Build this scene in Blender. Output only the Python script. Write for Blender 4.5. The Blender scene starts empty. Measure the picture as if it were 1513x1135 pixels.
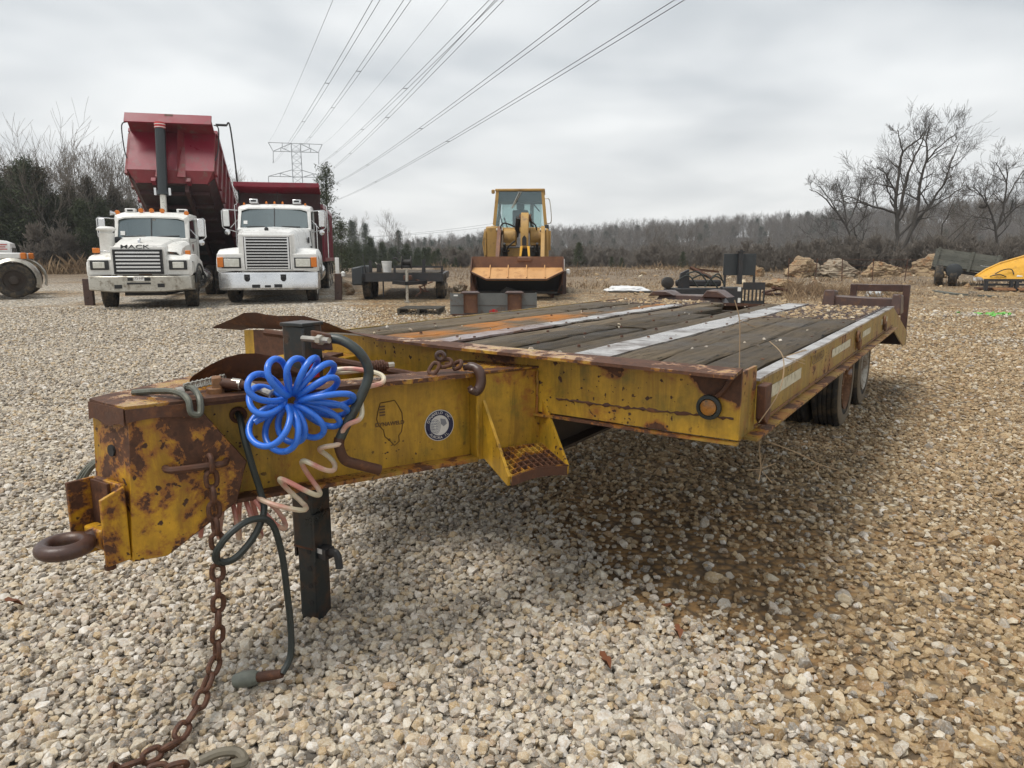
import bpy, bmesh, math, random
import numpy as np
from mathutils import Vector, Matrix, Euler, noise as mnoise

SC = bpy.context.scene
COL = SC.collection
R = math.radians
PI = math.pi

# ------------------------------------------------------------------ camera
EYE = 1.5
FOC = 1049.0 / 1513.0
PITCH = R(10.134)
cam_data = bpy.data.cameras.new('camera')
cam_data.sensor_fit = 'HORIZONTAL'
cam_data.sensor_width = 36.0
cam_data.lens = FOC * 36.0
cam_data.clip_start = 0.05
cam_data.clip_end = 3000.0
cam = bpy.data.objects.new('camera', cam_data)
cam.location = (0, 0, EYE)
cam.rotation_euler = (R(90) - PITCH, 0, 0)
COL.objects.link(cam)
SC.camera = cam

# ------------------------------------------------------------------ sky, sun, exposure
world = bpy.data.worlds.new('World')
SC.world = world
world.use_nodes = True
SUN_EL, SUN_AZ = R(64), R(-118)          # azimuth from +Y towards +X


def build_world():
    nt = world.node_tree
    nt.nodes.clear()
    N = nt.nodes.new
    L = nt.links.new
    out = N('ShaderNodeOutputWorld')
    bg = N('ShaderNodeBackground')
    bg.inputs['Strength'].default_value = 0.068
    sky = N('ShaderNodeTexSky')
    sky.sky_type = 'NISHITA'
    sky.sun_disc = False
    sky.sun_elevation = SUN_EL
    sky.sun_rotation = SUN_AZ
    sky.air_density = 1.0
    sky.dust_density = 3.0
    tc = N('ShaderNodeTexCoord')
    # project the view direction onto a flat cloud layer
    sep = N('ShaderNodeSeparateXYZ')
    L(tc.outputs['Generated'], sep.inputs[0])
    addz = N('ShaderNodeMath'); addz.operation = 'ADD'; addz.inputs[1].default_value = 0.16
    mx = N('ShaderNodeMath'); mx.operation = 'MAXIMUM'; mx.inputs[1].default_value = 0.0
    L(sep.outputs['Z'], mx.inputs[0]); L(mx.outputs[0], addz.inputs[0])
    dx = N('ShaderNodeMath'); dx.operation = 'DIVIDE'
    dy = N('ShaderNodeMath'); dy.operation = 'DIVIDE'
    L(sep.outputs['X'], dx.inputs[0]); L(addz.outputs[0], dx.inputs[1])
    L(sep.outputs['Y'], dy.inputs[0]); L(addz.outputs[0], dy.inputs[1])
    cmb = N('ShaderNodeCombineXYZ')
    L(dx.outputs[0], cmb.inputs[0]); L(dy.outputs[0], cmb.inputs[1])
    n1 = N('ShaderNodeTexNoise')
    n1.inputs['Scale'].default_value = 0.95
    n1.inputs['Detail'].default_value = 3.5
    n1.inputs['Roughness'].default_value = 0.5
    n1.inputs['Distortion'].default_value = 0.2
    L(cmb.outputs[0], n1.inputs['Vector'])
    ramp = N('ShaderNodeValToRGB')
    e = ramp.color_ramp.elements
    e[0].position = 0.36; e[0].color = (4.5, 4.8, 5.05, 1)
    e[1].position = 0.62; e[1].color = (7.6, 7.75, 7.75, 1)
    L(n1.outputs['Fac'], ramp.inputs['Fac'])
    # cloud base is paler and warmer low down, where it is seen through more air
    hz = N('ShaderNodeMapRange')
    hz.inputs['From Min'].default_value = 0.0
    hz.inputs['From Max'].default_value = 0.22
    hz.inputs['To Min'].default_value = 0.75
    hz.inputs['To Max'].default_value = 0.0
    L(sep.outputs['Z'], hz.inputs['Value'])
    mixh = N('ShaderNodeMix'); mixh.data_type = 'RGBA'
    L(hz.outputs[0], mixh.inputs['Factor'])
    L(ramp.outputs['Color'], mixh.inputs['A'])
    mixh.inputs['B'].default_value = (7.3, 7.25, 7.0, 1)
    mix = N('ShaderNodeMix'); mix.data_type = 'RGBA'
    mix.inputs['Factor'].default_value = 0.96
    L(sky.outputs['Color'], mix.inputs['A'])
    L(mixh.outputs['Result'], mix.inputs['B'])
    L(mix.outputs['Result'], bg.inputs['Color'])
    L(bg.outputs[0], out.inputs['Surface'])


build_world()

sun_data = bpy.data.lights.new('sun', 'SUN')
sun_data.energy = 1.5
sun_data.angle = R(24)
sun_data.color = (1.0, 0.96, 0.90)
sun = bpy.data.objects.new('sun', sun_data)
COL.objects.link(sun)
_sd = Vector((math.sin(SUN_AZ) * math.cos(SUN_EL), math.cos(SUN_AZ) * math.cos(SUN_EL), math.sin(SUN_EL)))
sun.rotation_euler = (-_sd).to_track_quat('-Z', 'Y').to_euler()

SC.view_settings.view_transform = 'Standard'
SC.view_settings.look = 'None'
SC.view_settings.exposure = 1.0
SC.view_settings.gamma = 1.0
SC.view_settings.use_curve_mapping = False
SC.cycles.max_bounces = 6
SC.cycles.transparent_max_bounces = 12


# ------------------------------------------------------------------ where things stand
def gh(x, y):
    """height of the lot: flat near the trailer, a gentle rise behind it, falling away into the valley"""
    t = y - 6.0
    if t <= 0:
        z = 0.0
    elif t < 2:
        z = 0.03 * t * t / 4
    else:
        z = 0.03 * (t - 1)
    z = min(z, 0.84)
    if y > 42 and x > -14:
        k = min(1.0, (y - 42) / 70.0)
        z -= 7.0 * k * k * (3 - 2 * k)
    return z


_c, _s = math.cos(PITCH), math.sin(PITCH)


def ray(u, v):
    x = (u - 756.5) / 1049.0
    y = (v - 567.5) / 1049.0
    return Vector((x, _c - y * _s, -_s - y * _c))


def px(u, v, Y):
    """the place at distance Y seen at photograph pixel (u, v)"""
    r = ray(u, v)
    return Vector((0, 0, EYE)) + r * (Y / r.y)


def gx(u, Y):
    """a place on the ground at distance Y in the direction of column u"""
    p = px(u, 400, Y)
    return Vector((p.x, Y, gh(p.x, Y)))


# ------------------------------------------------------------------ mesh builder
class MB:
    def __init__(s):
        s.v = []; s.f = []

    def add(s, vs, fs):
        o = len(s.v)
        s.v += [tuple(p) for p in vs]
        s.f += [tuple(i + o for i in f) for f in fs]
        return s

    def box(s, c, d, rot=None):
        hx, hy, hz = d[0] / 2, d[1] / 2, d[2] / 2
        vs = [Vector((sx * hx, sy * hy, sz * hz)) for sz in (-1, 1) for sx, sy in ((-1, -1), (1, -1), (1, 1), (-1, 1))]
        if rot is not None:
            m = rot if isinstance(rot, Matrix) else Euler(rot).to_matrix()
            vs = [m @ p for p in vs]
        vs = [p + Vector(c) for p in vs]
        return s.hexa(vs)

    def bx(s, x0, x1, y0, y1, z0, z1):
        return s.box(((x0 + x1) / 2, (y0 + y1) / 2, (z0 + z1) / 2), (abs(x1 - x0), abs(y1 - y0), abs(z1 - z0)))

    def hexa(s, vs):
        return s.add(vs, [(3, 2, 1, 0), (4, 5, 6, 7), (0, 1, 5, 4), (1, 2, 6, 5), (2, 3, 7, 6), (3, 0, 4, 7)])

    def prism(s, poly, vec):
        n = len(poly)
        a = [Vector(p) for p in poly]
        b = [p + Vector(vec) for p in a]
        fs = [tuple(range(n - 1, -1, -1)), tuple(range(n, 2 * n))]
        fs += [(i, (i + 1) % n, n + (i + 1) % n, n + i) for i in range(n)]
        return s.add(a + b, fs)

    def tube(s, pts, r, n=8, closed=False, cap=True, sq=1.0):
        P = [Vector(p) for p in pts]
        m = len(P)
        rs = r if isinstance(r, (list, tuple)) else [r] * m
        T = []
        for i in range(m):
            if closed:
                t = P[(i + 1) % m] - P[i - 1]
            else:
                t = P[min(i + 1, m - 1)] - P[max(i - 1, 0)]
            if t.length < 1e-9:
                t = Vector((0, 0, 1))
            T.append(t.normalized())
        up = Vector((0, 0, 1)) if abs(T[0].z) < 0.9 else Vector((1, 0, 0))
        nrm = (up - T[0] * up.dot(T[0])).normalized()
        vs = []
        for i in range(m):
            nrm = nrm - T[i] * nrm.dot(T[i])
            if nrm.length < 1e-6:
                nrm = T[i].orthogonal()
            nrm.normalize()
            b = T[i].cross(nrm)
            for k in range(n):
                a = 2 * PI * k / n
                vs.append(P[i] + nrm * (math.cos(a) * rs[i]) + b * (math.sin(a) * rs[i] * sq))
        fs = []
        for i in range(m if closed else m - 1):
            j = (i + 1) % m
            for k in range(n):
                k2 = (k + 1) % n
                fs.append((i * n + k, i * n + k2, j * n + k2, j * n + k))
        if cap and not closed:
            fs.append(tuple(range(n - 1, -1, -1)))
            fs.append(tuple((m - 1) * n + k for k in range(n)))
        return s.add(vs, fs)

    def cyl(s, p0, p1, r0, r1=None, n=12):
        return s.tube([p0, p1], [r0, r0 if r1 is None else r1], n)

    def lathe(s, prof, c=(0, 0, 0), axis='z', n=24, closed=False):
        """prof: list of (radius, position along the axis)"""
        vs = []
        for r_, h in prof:
            for k in range(n):
                a = 2 * PI * k / n
                p = (r_ * math.cos(a), r_ * math.sin(a), h)
                if axis == 'x':
                    p = (p[2], p[0], p[1])
                elif axis == 'y':
                    p = (p[0], p[2], p[1])
                vs.append(Vector(p) + Vector(c))
        fs = []
        m = len(prof)
        for i in range(m if closed else m - 1):
            j = (i + 1) % m
            for k in range(n):
                k2 = (k + 1) % n
                fs.append((i * n + k, i * n + k2, j * n + k2, j * n + k))
        if not closed:
            fs.append(tuple(range(n - 1, -1, -1)))
            fs.append(tuple((m - 1) * n + k for k in range(n)))
        return s.add(vs, fs)

    def strip(s, rows):
        """sheet through rows of equal length"""
        n = len(rows[0])
        vs = [p for row in rows for p in row]
        fs = [(i * n + k, i * n + k + 1, (i + 1) * n + k + 1, (i + 1) * n + k) for i in range(len(rows) - 1) for k in range(n - 1)]
        return s.add(vs, fs)

    def sheet(s, rows, vec):
        """sheet given a thickness along vec"""
        n = len(rows[0]); m = len(rows)
        a = [Vector(p) for row in rows for p in row]
        b = [p + Vector(vec) for p in a]
        N = n * m
        fs = []
        for i in range(m - 1):
            for k in range(n - 1):
                q = (i * n + k, i * n + k + 1, (i + 1) * n + k + 1, (i + 1) * n + k)
                fs.append(q)
                fs.append(tuple(N + x for x in reversed(q)))
        rim = [k for k in range(n)] + [i * n + n - 1 for i in range(1, m)] + [(m - 1) * n + k for k in range(n - 2, -1, -1)] + [i * n for i in range(m - 2, 0, -1)]
        for i, x in enumerate(rim):
            y = rim[(i + 1) % len(rim)]
            fs.append((y, x, N + x, N + y))
        return s.add(a + b, fs)

    def torus(s, c, R_, r, axis='z', n=24, m=10, sx=1.0):
        pts = []
        for k in range(n):
            a = 2 * PI * k / n
            p = (R_ * math.cos(a) * sx, R_ * math.sin(a), 0)
            if axis == 'x': p = (0, p[0], p[1])
            elif axis == 'y': p = (p[0], 0, p[1])
            pts.append(Vector(p) + Vector(c))
        return s.tube(pts, r, m, closed=True)

    def build(s, name, mat, parent=None, bevel=0.0, smooth=40, recalc=True, seg=2):
        me = bpy.data.meshes.new(name)
        me.from_pydata(s.v, [], s.f)
        if recalc:
            bm = bmesh.new(); bm.from_mesh(me)
            bmesh.ops.recalc_face_normals(bm, faces=bm.faces)
            bm.to_mesh(me); bm.free()
        if smooth:
            me.shade_smooth()
            me.set_sharp_from_angle(angle=R(smooth))
        else:
            me.shade_flat()
        me.materials.append(mat)
        o = bpy.data.objects.new(name, me)
        COL.objects.link(o)
        if parent is not None:
            o.parent = parent
        if bevel:
            b = o.modifiers.new('edge', 'BEVEL')
            b.width = bevel; b.segments = seg; b.limit_method = 'ANGLE'; b.angle_limit = R(40)
            b.harden_normals = False
        return o


def tag(o, label=None, cat=None, group=None, kind=None):
    if label: o['label'] = label
    if cat: o['category'] = cat
    if group: o['group'] = group
    if kind: o['kind'] = kind
    return o


def thing(name, label, cat, loc=(0, 0, 0), rz=0.0, group=None):
    o = bpy.data.objects.new(name, None)
    o.empty_display_size = 0.2
    COL.objects.link(o)
    o.location = loc
    o.rotation_euler = (0, 0, rz)
    return tag(o, label, cat, group)


def copy_tree(o, parent=None):
    c = o.copy()
    COL.objects.link(c)
    if parent is not None:
        c.parent = parent
    for ch in list(o.children):
        copy_tree(ch, c)
    return c


def text_mesh(name, s, size, mat, parent, M, depth=0.002, align='CENTER', bold=0.0):
    cu = bpy.data.curves.new('t', 'FONT')
    cu.body = s; cu.size = size; cu.align_x = align; cu.align_y = 'CENTER'
    cu.extrude = depth; cu.offset = bold; cu.resolution_u = 3
    t = bpy.data.objects.new('t', cu)
    COL.objects.link(t)
    dg = bpy.context.evaluated_depsgraph_get()
    me = bpy.data.meshes.new_from_object(t.evaluated_get(dg))
    bpy.data.objects.remove(t); bpy.data.curves.remove(cu)
    me.transform(M)
    me.materials.clear(); me.materials.append(mat)
    me.name = name
    o = bpy.data.objects.new(name, me)
    COL.objects.link(o)
    if parent is not None: o.parent = parent
    return o


def frame(origin, xdir, up):
    x = Vector(xdir).normalized(); u = Vector(up)
    y = (u - x * u.dot(x)).normalized()
    z = x.cross(y)
    m = Matrix((x, y, z)).transposed().to_4x4()
    m.translation = Vector(origin)
    return m


def bez(pts, n=8, closed=False):
    """smooth curve (Catmull-Rom) through points"""
    P = [Vector(p) for p in pts]
    out = []
    m = len(P)
    for i in range(m if closed else m - 1):
        p0 = P[i - 1] if (i > 0 or closed) else P[0]
        p1 = P[i]; p2 = P[(i + 1) % m]
        p3 = P[(i + 2) % m] if (i + 2 < m or closed) else P[-1]
        for k in range(n):
            t = k / n
            out.append(0.5 * ((2 * p1) + (p2 - p0) * t + (2 * p0 - 5 * p1 + 4 * p2 - p3) * t * t + (3 * p1 - p0 - 3 * p2 + p3) * t ** 3))
    if not closed: out.append(P[-1])
    return out
# ------------------------------------------------------------------ materials
class NT:
    def __init__(s, name):
        s.m = bpy.data.materials.new(name); s.m.use_nodes = True
        s.t = s.m.node_tree; s.t.nodes.clear()
        s.out = s.n('ShaderNodeOutputMaterial')
        s.b = s.n('ShaderNodeBsdfPrincipled')
        s.l(s.b.outputs[0], s.out.inputs['Surface'])

    def n(s, k, **kw):
        x = s.t.nodes.new(k)
        for a, b in kw.items(): setattr(x, a, b)
        return x

    def l(s, a, b): s.t.links.new(a, b)

    def coord(s, kind='Object', scale=None, loc=None):
        tc = s.n('ShaderNodeTexCoord')
        o = tc.outputs[kind]
        if scale is not None or loc is not None:
            mp = s.n('ShaderNodeMapping')
            if scale is not None: mp.inputs['Scale'].default_value = scale
            if loc is not None: mp.inputs['Location'].default_value = loc
            s.l(o, mp.inputs['Vector']); o = mp.outputs[0]
        return o

    def pos(s):
        return s.n('ShaderNodeNewGeometry').outputs['Position']

    def noise(s, vec, scale, detail=6, rough=0.6, dist=0.0):
        x = s.n('ShaderNodeTexNoise')
        x.inputs['Scale'].default_value = scale; x.inputs['Detail'].default_value = detail
        x.inputs['Roughness'].default_value = rough; x.inputs['Distortion'].default_value = dist
        s.l(vec, x.inputs['Vector'])
        return x.outputs['Fac']

    def ramp(s, fac, stops, interp='LINEAR'):
        x = s.n('ShaderNodeValToRGB'); x.color_ramp.interpolation = interp
        e = x.color_ramp.elements
        while len(e) < len(stops): e.new(0.5)
        for i, (p, c) in enumerate(stops):
            e[i].position = p
            e[i].color = (c, c, c, 1) if isinstance(c, (int, float)) else (*c[:3], 1)
        s.l(fac, x.inputs['Fac'])
        return x.outputs['Color']

    def mix(s, fac, a, b, mode='MIX'):
        x = s.n('ShaderNodeMix', data_type='RGBA', blend_type=mode)
        for k, v in (('Factor', fac), ('A', a), ('B', b)):
            i = x.inputs[k]
            if isinstance(v, (int, float)): i.default_value = v if k == 'Factor' else (v, v, v, 1)
            elif isinstance(v, (tuple, list)): i.default_value = (*v[:3], 1)
            else: s.l(v, i)
        return x.outputs['Result']

    def math(s, op, a, b=0.0):
        x = s.n('ShaderNodeMath', operation=op)
        for i, v in enumerate((a, b)):
            if isinstance(v, (int, float)): x.inputs[i].default_value = v
            else: s.l(v, x.inputs[i])
        return x.outputs[0]

    def bump(s, h, strength=0.3, dist=0.01):
        x = s.n('ShaderNodeBump')
        x.inputs['Strength'].default_value = strength; x.inputs['Distance'].default_value = dist
        s.l(h, x.inputs['Height']); s.l(x.outputs[0], s.b.inputs['Normal'])

    def set(s, **kw):
        for k, v in kw.items():
            i = s.b.inputs[k.replace('_', ' ')]
            if isinstance(v, (int, float)): i.default_value = v
            elif isinstance(v, (tuple, list)): i.default_value = (*v[:3], 1)
            else: s.l(v, i)
        return s


def worn(name, c1, c2, rough=0.6, scale=4.0, metal=0.0, bump=0.15, grain=60.0, dirt=None, dirt_amt=0.5, rrange=0.15, spec=0.5):
    """two-tone mottled surface with fine grain and optional dirt blotches"""
    t = NT(name)
    v = t.coord()
    a = t.noise(v, scale, 8, 0.65)
    g = t.noise(v, grain, 4, 0.6)
    col = t.mix(t.ramp(a, [(0.32, 0.0), (0.68, 1.0)]), c1, c2)
    col = t.mix(0.35, col, t.mix(g, tuple(x * 0.55 for x in c1), tuple(min(1, x * 1.45) for x in c2)))
    rgh = t.ramp(a, [(0.3, max(0.05, rough - rrange)), (0.7, min(1, rough + rrange))])
    if dirt is not None:
        d = t.noise(t.coord(loc=(3.1, 7.7, 1.3)), scale * 1.7, 9, 0.7)
        k = t.ramp(d, [(0.62 - 0.3 * dirt_amt, 0.0), (0.78 - 0.3 * dirt_amt, 1.0)])
        col = t.mix(k, col, dirt)
    t.set(Base_Color=col, Roughness=rgh, Metallic=metal)
    t.b.inputs['Specular IOR Level'].default_value = spec
    if bump: t.bump(t.math('ADD', a, t.math('MULTIPLY', g, 0.4)), bump, 0.01)
    return t.m


def rusty(name, paint, amt=0.45, scale=3.0, spots=0.66, algae=0.5, stains=(), specks=1.0,  rust=(0.050, 0.019, 0.008), edge=(0.24, 0.085, 0.014), rough=0.42):
    """old paint: streaks of grime and algae, rust patches with orange edges, rust pin-spots"""
    t = NT(name)
    v = t.coord()
    big = t.noise(v, scale, 12, 0.72, 0.3)
    fine = t.noise(v, 38, 5, 0.65)
    f2 = t.noise(t.coord(loc=(5, 2, 9)), 14, 6, 0.6)
    streak = t.noise(t.coord(scale=(13, 13, 1.8)), 1.0, 8, 0.72, 0.8)
    blot = t.noise(t.coord(loc=(9, 4, 3)), 5.5, 7, 0.7)
    p = t.mix(t.ramp(fine, [(0.3, 0.0), (0.75, 1.0)]), tuple(x * 0.8 for x in paint), tuple(min(1, x * 1.08) for x in paint))
    grime = tuple(x * y for x, y in zip(paint, (0.42, 0.40, 0.6)))
    p = t.mix(t.ramp(streak, [(0.42, 0.0), (0.66, 0.85)]), p, grime)
    green = (0.075, 0.085, 0.012)
    k = t.math('MULTIPLY', t.ramp(blot, [(0.5, 0.0), (0.72, algae)]), t.ramp(streak, [(0.3, 0.2), (0.6, 1.0)]))
    p = t.mix(k, p, green)
    msk = t.math('ADD', t.math('MULTIPLY', big, 0.72), t.math('MULTIPLY', f2, 0.28))
    for sx_, sy_, sz_, sr in stains:        # rust that started at a known spot
        dv = t.n('ShaderNodeVectorMath', operation='DISTANCE'); t.l(v, dv.inputs[0]); dv.inputs[1].default_value = (sx_, sy_, sz_)
        near = t.ramp(t.math('MULTIPLY', dv.outputs['Value'], 0.5 / sr), [(0.1, 0.24), (0.60, 0.0)])
        msk = t.math('ADD', msk, near)
    th = 0.70 - 0.36 * amt
    edgek = t.ramp(msk, [(th - 0.065, 0.0), (th - 0.03, 0.45), (th - 0.004, 1.0)])
    corek = t.ramp(msk, [(th, 0.0), (th + 0.012, 1.0)])
    pin = t.ramp(t.noise(v, 30, 3, 0.5), [(spots, 0.0), (spots + 0.03, 1.0)])
    vo = t.n('ShaderNodeTexVoronoi'); vo.inputs['Scale'].default_value = 66; t.l(t.mix(0.03, v, t.n('ShaderNodeTexNoise').outputs['Color']), vo.inputs['Vector'])
    sc_ = t.n('ShaderNodeSeparateColor'); t.l(vo.outputs['Color'], sc_.inputs[0])
    speck = t.math('MULTIPLY', t.math('LESS_THAN', vo.outputs['Distance'], t.math('MULTIPLY', sc_.outputs[0], 0.34)), t.math('MULTIPLY', t.math('GREATER_THAN', sc_.outputs[1], 0.62), specks))
    pin = t.math('MAXIMUM', pin, speck)
    pin2 = t.math('MULTIPLY', pin, t.ramp(t.noise(v, 3.0, 2), [(0.4, 0.0), (0.55, 1.0)]))
    rc = t.mix(t.ramp(fine, [(0.35, 0.0), (0.7, 1.0)]), rust, tuple(x * 2.1 for x in rust))
    col = t.mix(edgek, p, edge)
    col = t.mix(corek, col, rc)
    col = t.mix(pin2, col, rust)
    rk = t.math('MAXIMUM', corek, pin2)
    rgh = t.mix(rk, rough, 0.72)
    t.set(Base_Color=col, Roughness=rgh)
    h = t.math('ADD', t.math('MULTIPLY', rk, -0.6), t.math('MULTIPLY', fine, 0.5))
    t.bump(h, 0.35, 0.006)
    return t.m


def glassy(name, tint, refl=0.22, through=0.5):
    t = NT(name)
    tr = t.n('ShaderNodeBsdfTransparent'); tr.inputs[0].default_value = (*tint, 1)
    df = t.n('ShaderNodeBsdfDiffuse'); df.inputs[0].default_value = (0.09, 0.11, 0.11, 1)
    gl = t.n('ShaderNodeBsdfGlossy'); gl.inputs['Roughness'].default_value = 0.06
    gl.inputs['Color'].default_value = (0.78, 0.88, 0.9, 1)
    m0 = t.n('ShaderNodeMixShader'); m0.inputs[0].default_value = through
    t.l(df.outputs[0], m0.inputs[1]); t.l(tr.outputs[0], m0.inputs[2])
    m1 = t.n('ShaderNodeMixShader')
    fr = t.n('ShaderNodeFresnel'); fr.inputs[0].default_value = 1.5
    t.l(t.math('ADD', fr.outputs[0], refl), m1.inputs[0])
    t.l(m0.outputs[0], m1.inputs[1]); t.l(gl.outputs[0], m1.inputs[2])
    t.l(m1.outputs[0], t.out.inputs['Surface'])
    return t.m


def plank_mat(name, c1, c2, axis=1, stain=None, rough=0.75):
    """weathered boards: grain along the board, a tone for each board"""
    t = NT(name)
    sc = [34, 34, 34]; sc[axis] = 2.0
    v = t.coord(scale=tuple(sc))
    info = t.n('ShaderNodeObjectInfo')
    add = t.n('ShaderNodeVectorMath', operation='ADD')
    cmb = t.n('ShaderNodeCombineXYZ')
    t.l(t.math('MULTIPLY', info.outputs['Random'], 37.0), cmb.inputs[0])
    t.l(t.math('MULTIPLY', info.outputs['Random'], 91.0), cmb.inputs[1])
    t.l(v, add.inputs[0]); t.l(cmb.outputs[0], add.inputs[1])
    g = t.noise(add.outputs[0], 1.0, 10, 0.78, 0.3)
    w = t.noise(t.coord(), 2.3, 6, 0.6)
    crack = t.ramp(t.noise(add.outputs[0], 2.2, 3, 0.5), [(0.30, 1.0), (0.36, 0.0)])
    col = t.mix(t.ramp(g, [(0.3, 0.0), (0.7, 1.0)]), c1, c2)
    col = t.mix(t.math('MULTIPLY', info.outputs['Random'], 0.55), col, tuple(x * 0.5 for x in c1))
    col = t.mix(t.ramp(w, [(0.45, 0.0), (0.7, 0.6)]), col, tuple(x * 0.62 for x in c1))
    if stain: col = t.mix(t.ramp(w, [(0.36, 1.0), (0.56, 0.0)]), col, stain)
    col = t.mix(crack, col, (0.012, 0.010, 0.008))
    t.set(Base_Color=col, Roughness=t.ramp(w, [(0.4, rough), (0.65, rough - 0.28)]))
    t.b.inputs['Specular IOR Level'].default_value = 0.22
    t.bump(t.math('SUBTRACT', g, crack), 0.9, 0.02)
    return t.m


def plain(name, c, rough=0.5, metal=0.0, **kw):
    t = NT(name)
    v = t.coord()
    g = t.noise(v, 25, 5, 0.65)
    col = t.mix(t.ramp(g, [(0.3, 0.0), (0.7, 1.0)]), tuple(x * 0.86 for x in c), tuple(min(1, x * 1.1) for x in c))
    t.set(Base_Color=col, Roughness=t.ramp(g, [(0.3, max(0.04, rough - 0.08)), (0.7, min(1, rough + 0.1))]), Metallic=metal)
    for k, x in kw.items(): t.b.inputs[k.replace('_', ' ')].default_value = x
    return t.m


YEL = (0.46, 0.26, 0.018)
M = {}
M['yellow'] = rusty('yellow_paint_rusted', YEL, 0.27, 2.4, 0.655, 0.75)
M['yellow_nose'] = rusty('yellow_paint_nose', (0.54, 0.29, 0.014), 0.53, 5.2, 0.63, 0.2, specks=0.0)
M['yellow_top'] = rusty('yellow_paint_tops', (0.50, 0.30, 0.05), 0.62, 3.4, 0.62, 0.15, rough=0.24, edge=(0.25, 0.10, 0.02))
M['yellow_beam'] = rusty('yellow_paint_beam', (0.50, 0.285, 0.020), 0.22, 1.7, 0.63, 0.8, stains=((-0.03, -0.2, 1.07, 0.12), (-0.13, -0.2, 1.10, 0.08), (-0.50, -0.2, 1.12, 0.09), (-0.62, -0.2, 1.12, 0.06), (-1.0, -0.2, 1.13, 0.10), (-0.30, -0.2, 0.85, 0.06)))
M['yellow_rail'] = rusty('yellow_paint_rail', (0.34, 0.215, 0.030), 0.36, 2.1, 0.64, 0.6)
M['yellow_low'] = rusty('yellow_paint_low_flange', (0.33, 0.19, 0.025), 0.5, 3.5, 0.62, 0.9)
M['rusted_web'] = rusty('rust_eaten_yellow', YEL, 0.86, 2.6, 0.62, 0.2)
M['rust'] = worn('brown_rust', (0.036, 0.015, 0.009), (0.095, 0.036, 0.016), 0.7, 9, bump=0.35, grain=70, dirt=(0.16, 0.06, 0.02), dirt_amt=0.3)
M['rust_wet'] = worn('wet_rust', (0.030, 0.018, 0.016), (0.075, 0.035, 0.024), 0.38, 7, bump=0.25, grain=60, dirt=(0.11, 0.05, 0.02), dirt_amt=0.3)
M['rust_orange'] = worn('orange_rust', (0.14, 0.06, 0.022), (0.25, 0.12, 0.045), 0.6, 6, bump=0.3, dirt=(0.06, 0.03, 0.02), dirt_amt=0.45)
M['strip'] = worn('worn_steel_strip', (0.40, 0.38, 0.36), (0.58, 0.56, 0.54), 0.32, 2.6, metal=0.6, bump=0.03, grain=25, dirt=(0.11, 0.075, 0.055), dirt_amt=0.55)
M['strip_purple'] = worn('rust_stained_strip', (0.20, 0.14, 0.13), (0.40, 0.34, 0.34), 0.35, 3.0, metal=0.5, bump=0.15, dirt=(0.20, 0.085, 0.03), dirt_amt=0.5)
M['dark'] = worn('dark_steel', (0.012, 0.013, 0.015), (0.030, 0.030, 0.032), 0.5, 6, bump=0.15, dirt=(0.05, 0.028, 0.018), dirt_amt=0.25)
M['frame'] = worn('under_frame', (0.02, 0.016, 0.012), (0.045, 0.03, 0.02), 0.8, 4, bump=0.2)
M['jack'] = worn('jack_paint', (0.006, 0.009, 0.011), (0.018, 0.024, 0.026), 0.36, 8, bump=0.15, dirt=(0.055, 0.030, 0.018), dirt_amt=0.5)
M['crank'] = worn('crank_paint', (0.018, 0.024, 0.022), (0.045, 0.055, 0.050), 0.4, 12, bump=0.12, dirt=(0.03, 0.02, 0.015), dirt_amt=0.35)
M['blue'] = plain('blue_hose', (0.028, 0.15, 0.62), 0.3)
t = NT('pink_white_hose')
_z = t.noise(t.coord(), 7, 3, 0.5)
t.set(Base_Color=t.mix(t.ramp(_z, [(0.46, 0.0), (0.6, 1.0)]), (0.58, 0.52, 0.38), (0.50, 0.20, 0.16)), Roughness=0.4)
M['pinkhose'] = t.m
M['cable'] = plain('black_cable', (0.020, 0.026, 0.024), 0.5)
M['wire_rope'] = worn('wire_rope', (0.05, 0.055, 0.045), (0.14, 0.14, 0.11), 0.5, 30, metal=0.3, bump=0.3, grain=200)
M['zinc'] = worn('zinc_fitting', (0.35, 0.33, 0.28), (0.55, 0.52, 0.46), 0.35, 20, metal=0.8, bump=0.1)
M['plank'] = plank_mat('weathered_oak', (0.044, 0.031, 0.018), (0.25, 0.19, 0.12), 1)
M['plank_rusty'] = plank_mat('rust_stained_oak', (0.115, 0.080, 0.045), (0.26, 0.17, 0.085), 1, stain=(0.40, 0.155, 0.032))
M['plank_dark'] = plank_mat('rotten_oak', (0.026, 0.018, 0.010), (0.155, 0.115, 0.068), 1)
M['mesh'] = worn('ramp_mesh', (0.05, 0.035, 0.03), (0.16, 0.11, 0.09), 0.5, 8, metal=0.2)
M['tyre'] = worn('tyre_rubber', (0.012, 0.011, 0.010), (0.028, 0.025, 0.021), 0.8, 5, bump=0.15, dirt=(0.095, 0.070, 0.042), dirt_amt=0.55)
M['tyre_wall'] = worn('dusty_tyre_wall', (0.10, 0.078, 0.052), (0.19, 0.15, 0.10), 0.85, 7, bump=0.1)
M['rim_rust'] = rusty('white_rim_rusted', (0.55, 0.54, 0.50), 0.75, 6.0, 0.6, 0.0, rust=(0.10, 0.045, 0.018), edge=(0.27, 0.11, 0.025))
M['rim_white'] = worn('white_rim', (0.36, 0.34, 0.29), (0.54, 0.52, 0.46), 0.5, 5, dirt=(0.17, 0.11, 0.06), dirt_amt=0.6)
M['tape'] = worn('dirty_white_tape', (0.42, 0.40, 0.30), (0.62, 0.60, 0.47), 0.45, 9, bump=0.05, dirt=(0.22, 0.18, 0.09), dirt_amt=0.4)
M['decal_blue'] = plain('decal_navy', (0.008, 0.014, 0.055), 0.3)
M['decal_white'] = plain('decal_silver', (0.58, 0.57, 0.55), 0.35)
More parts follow.
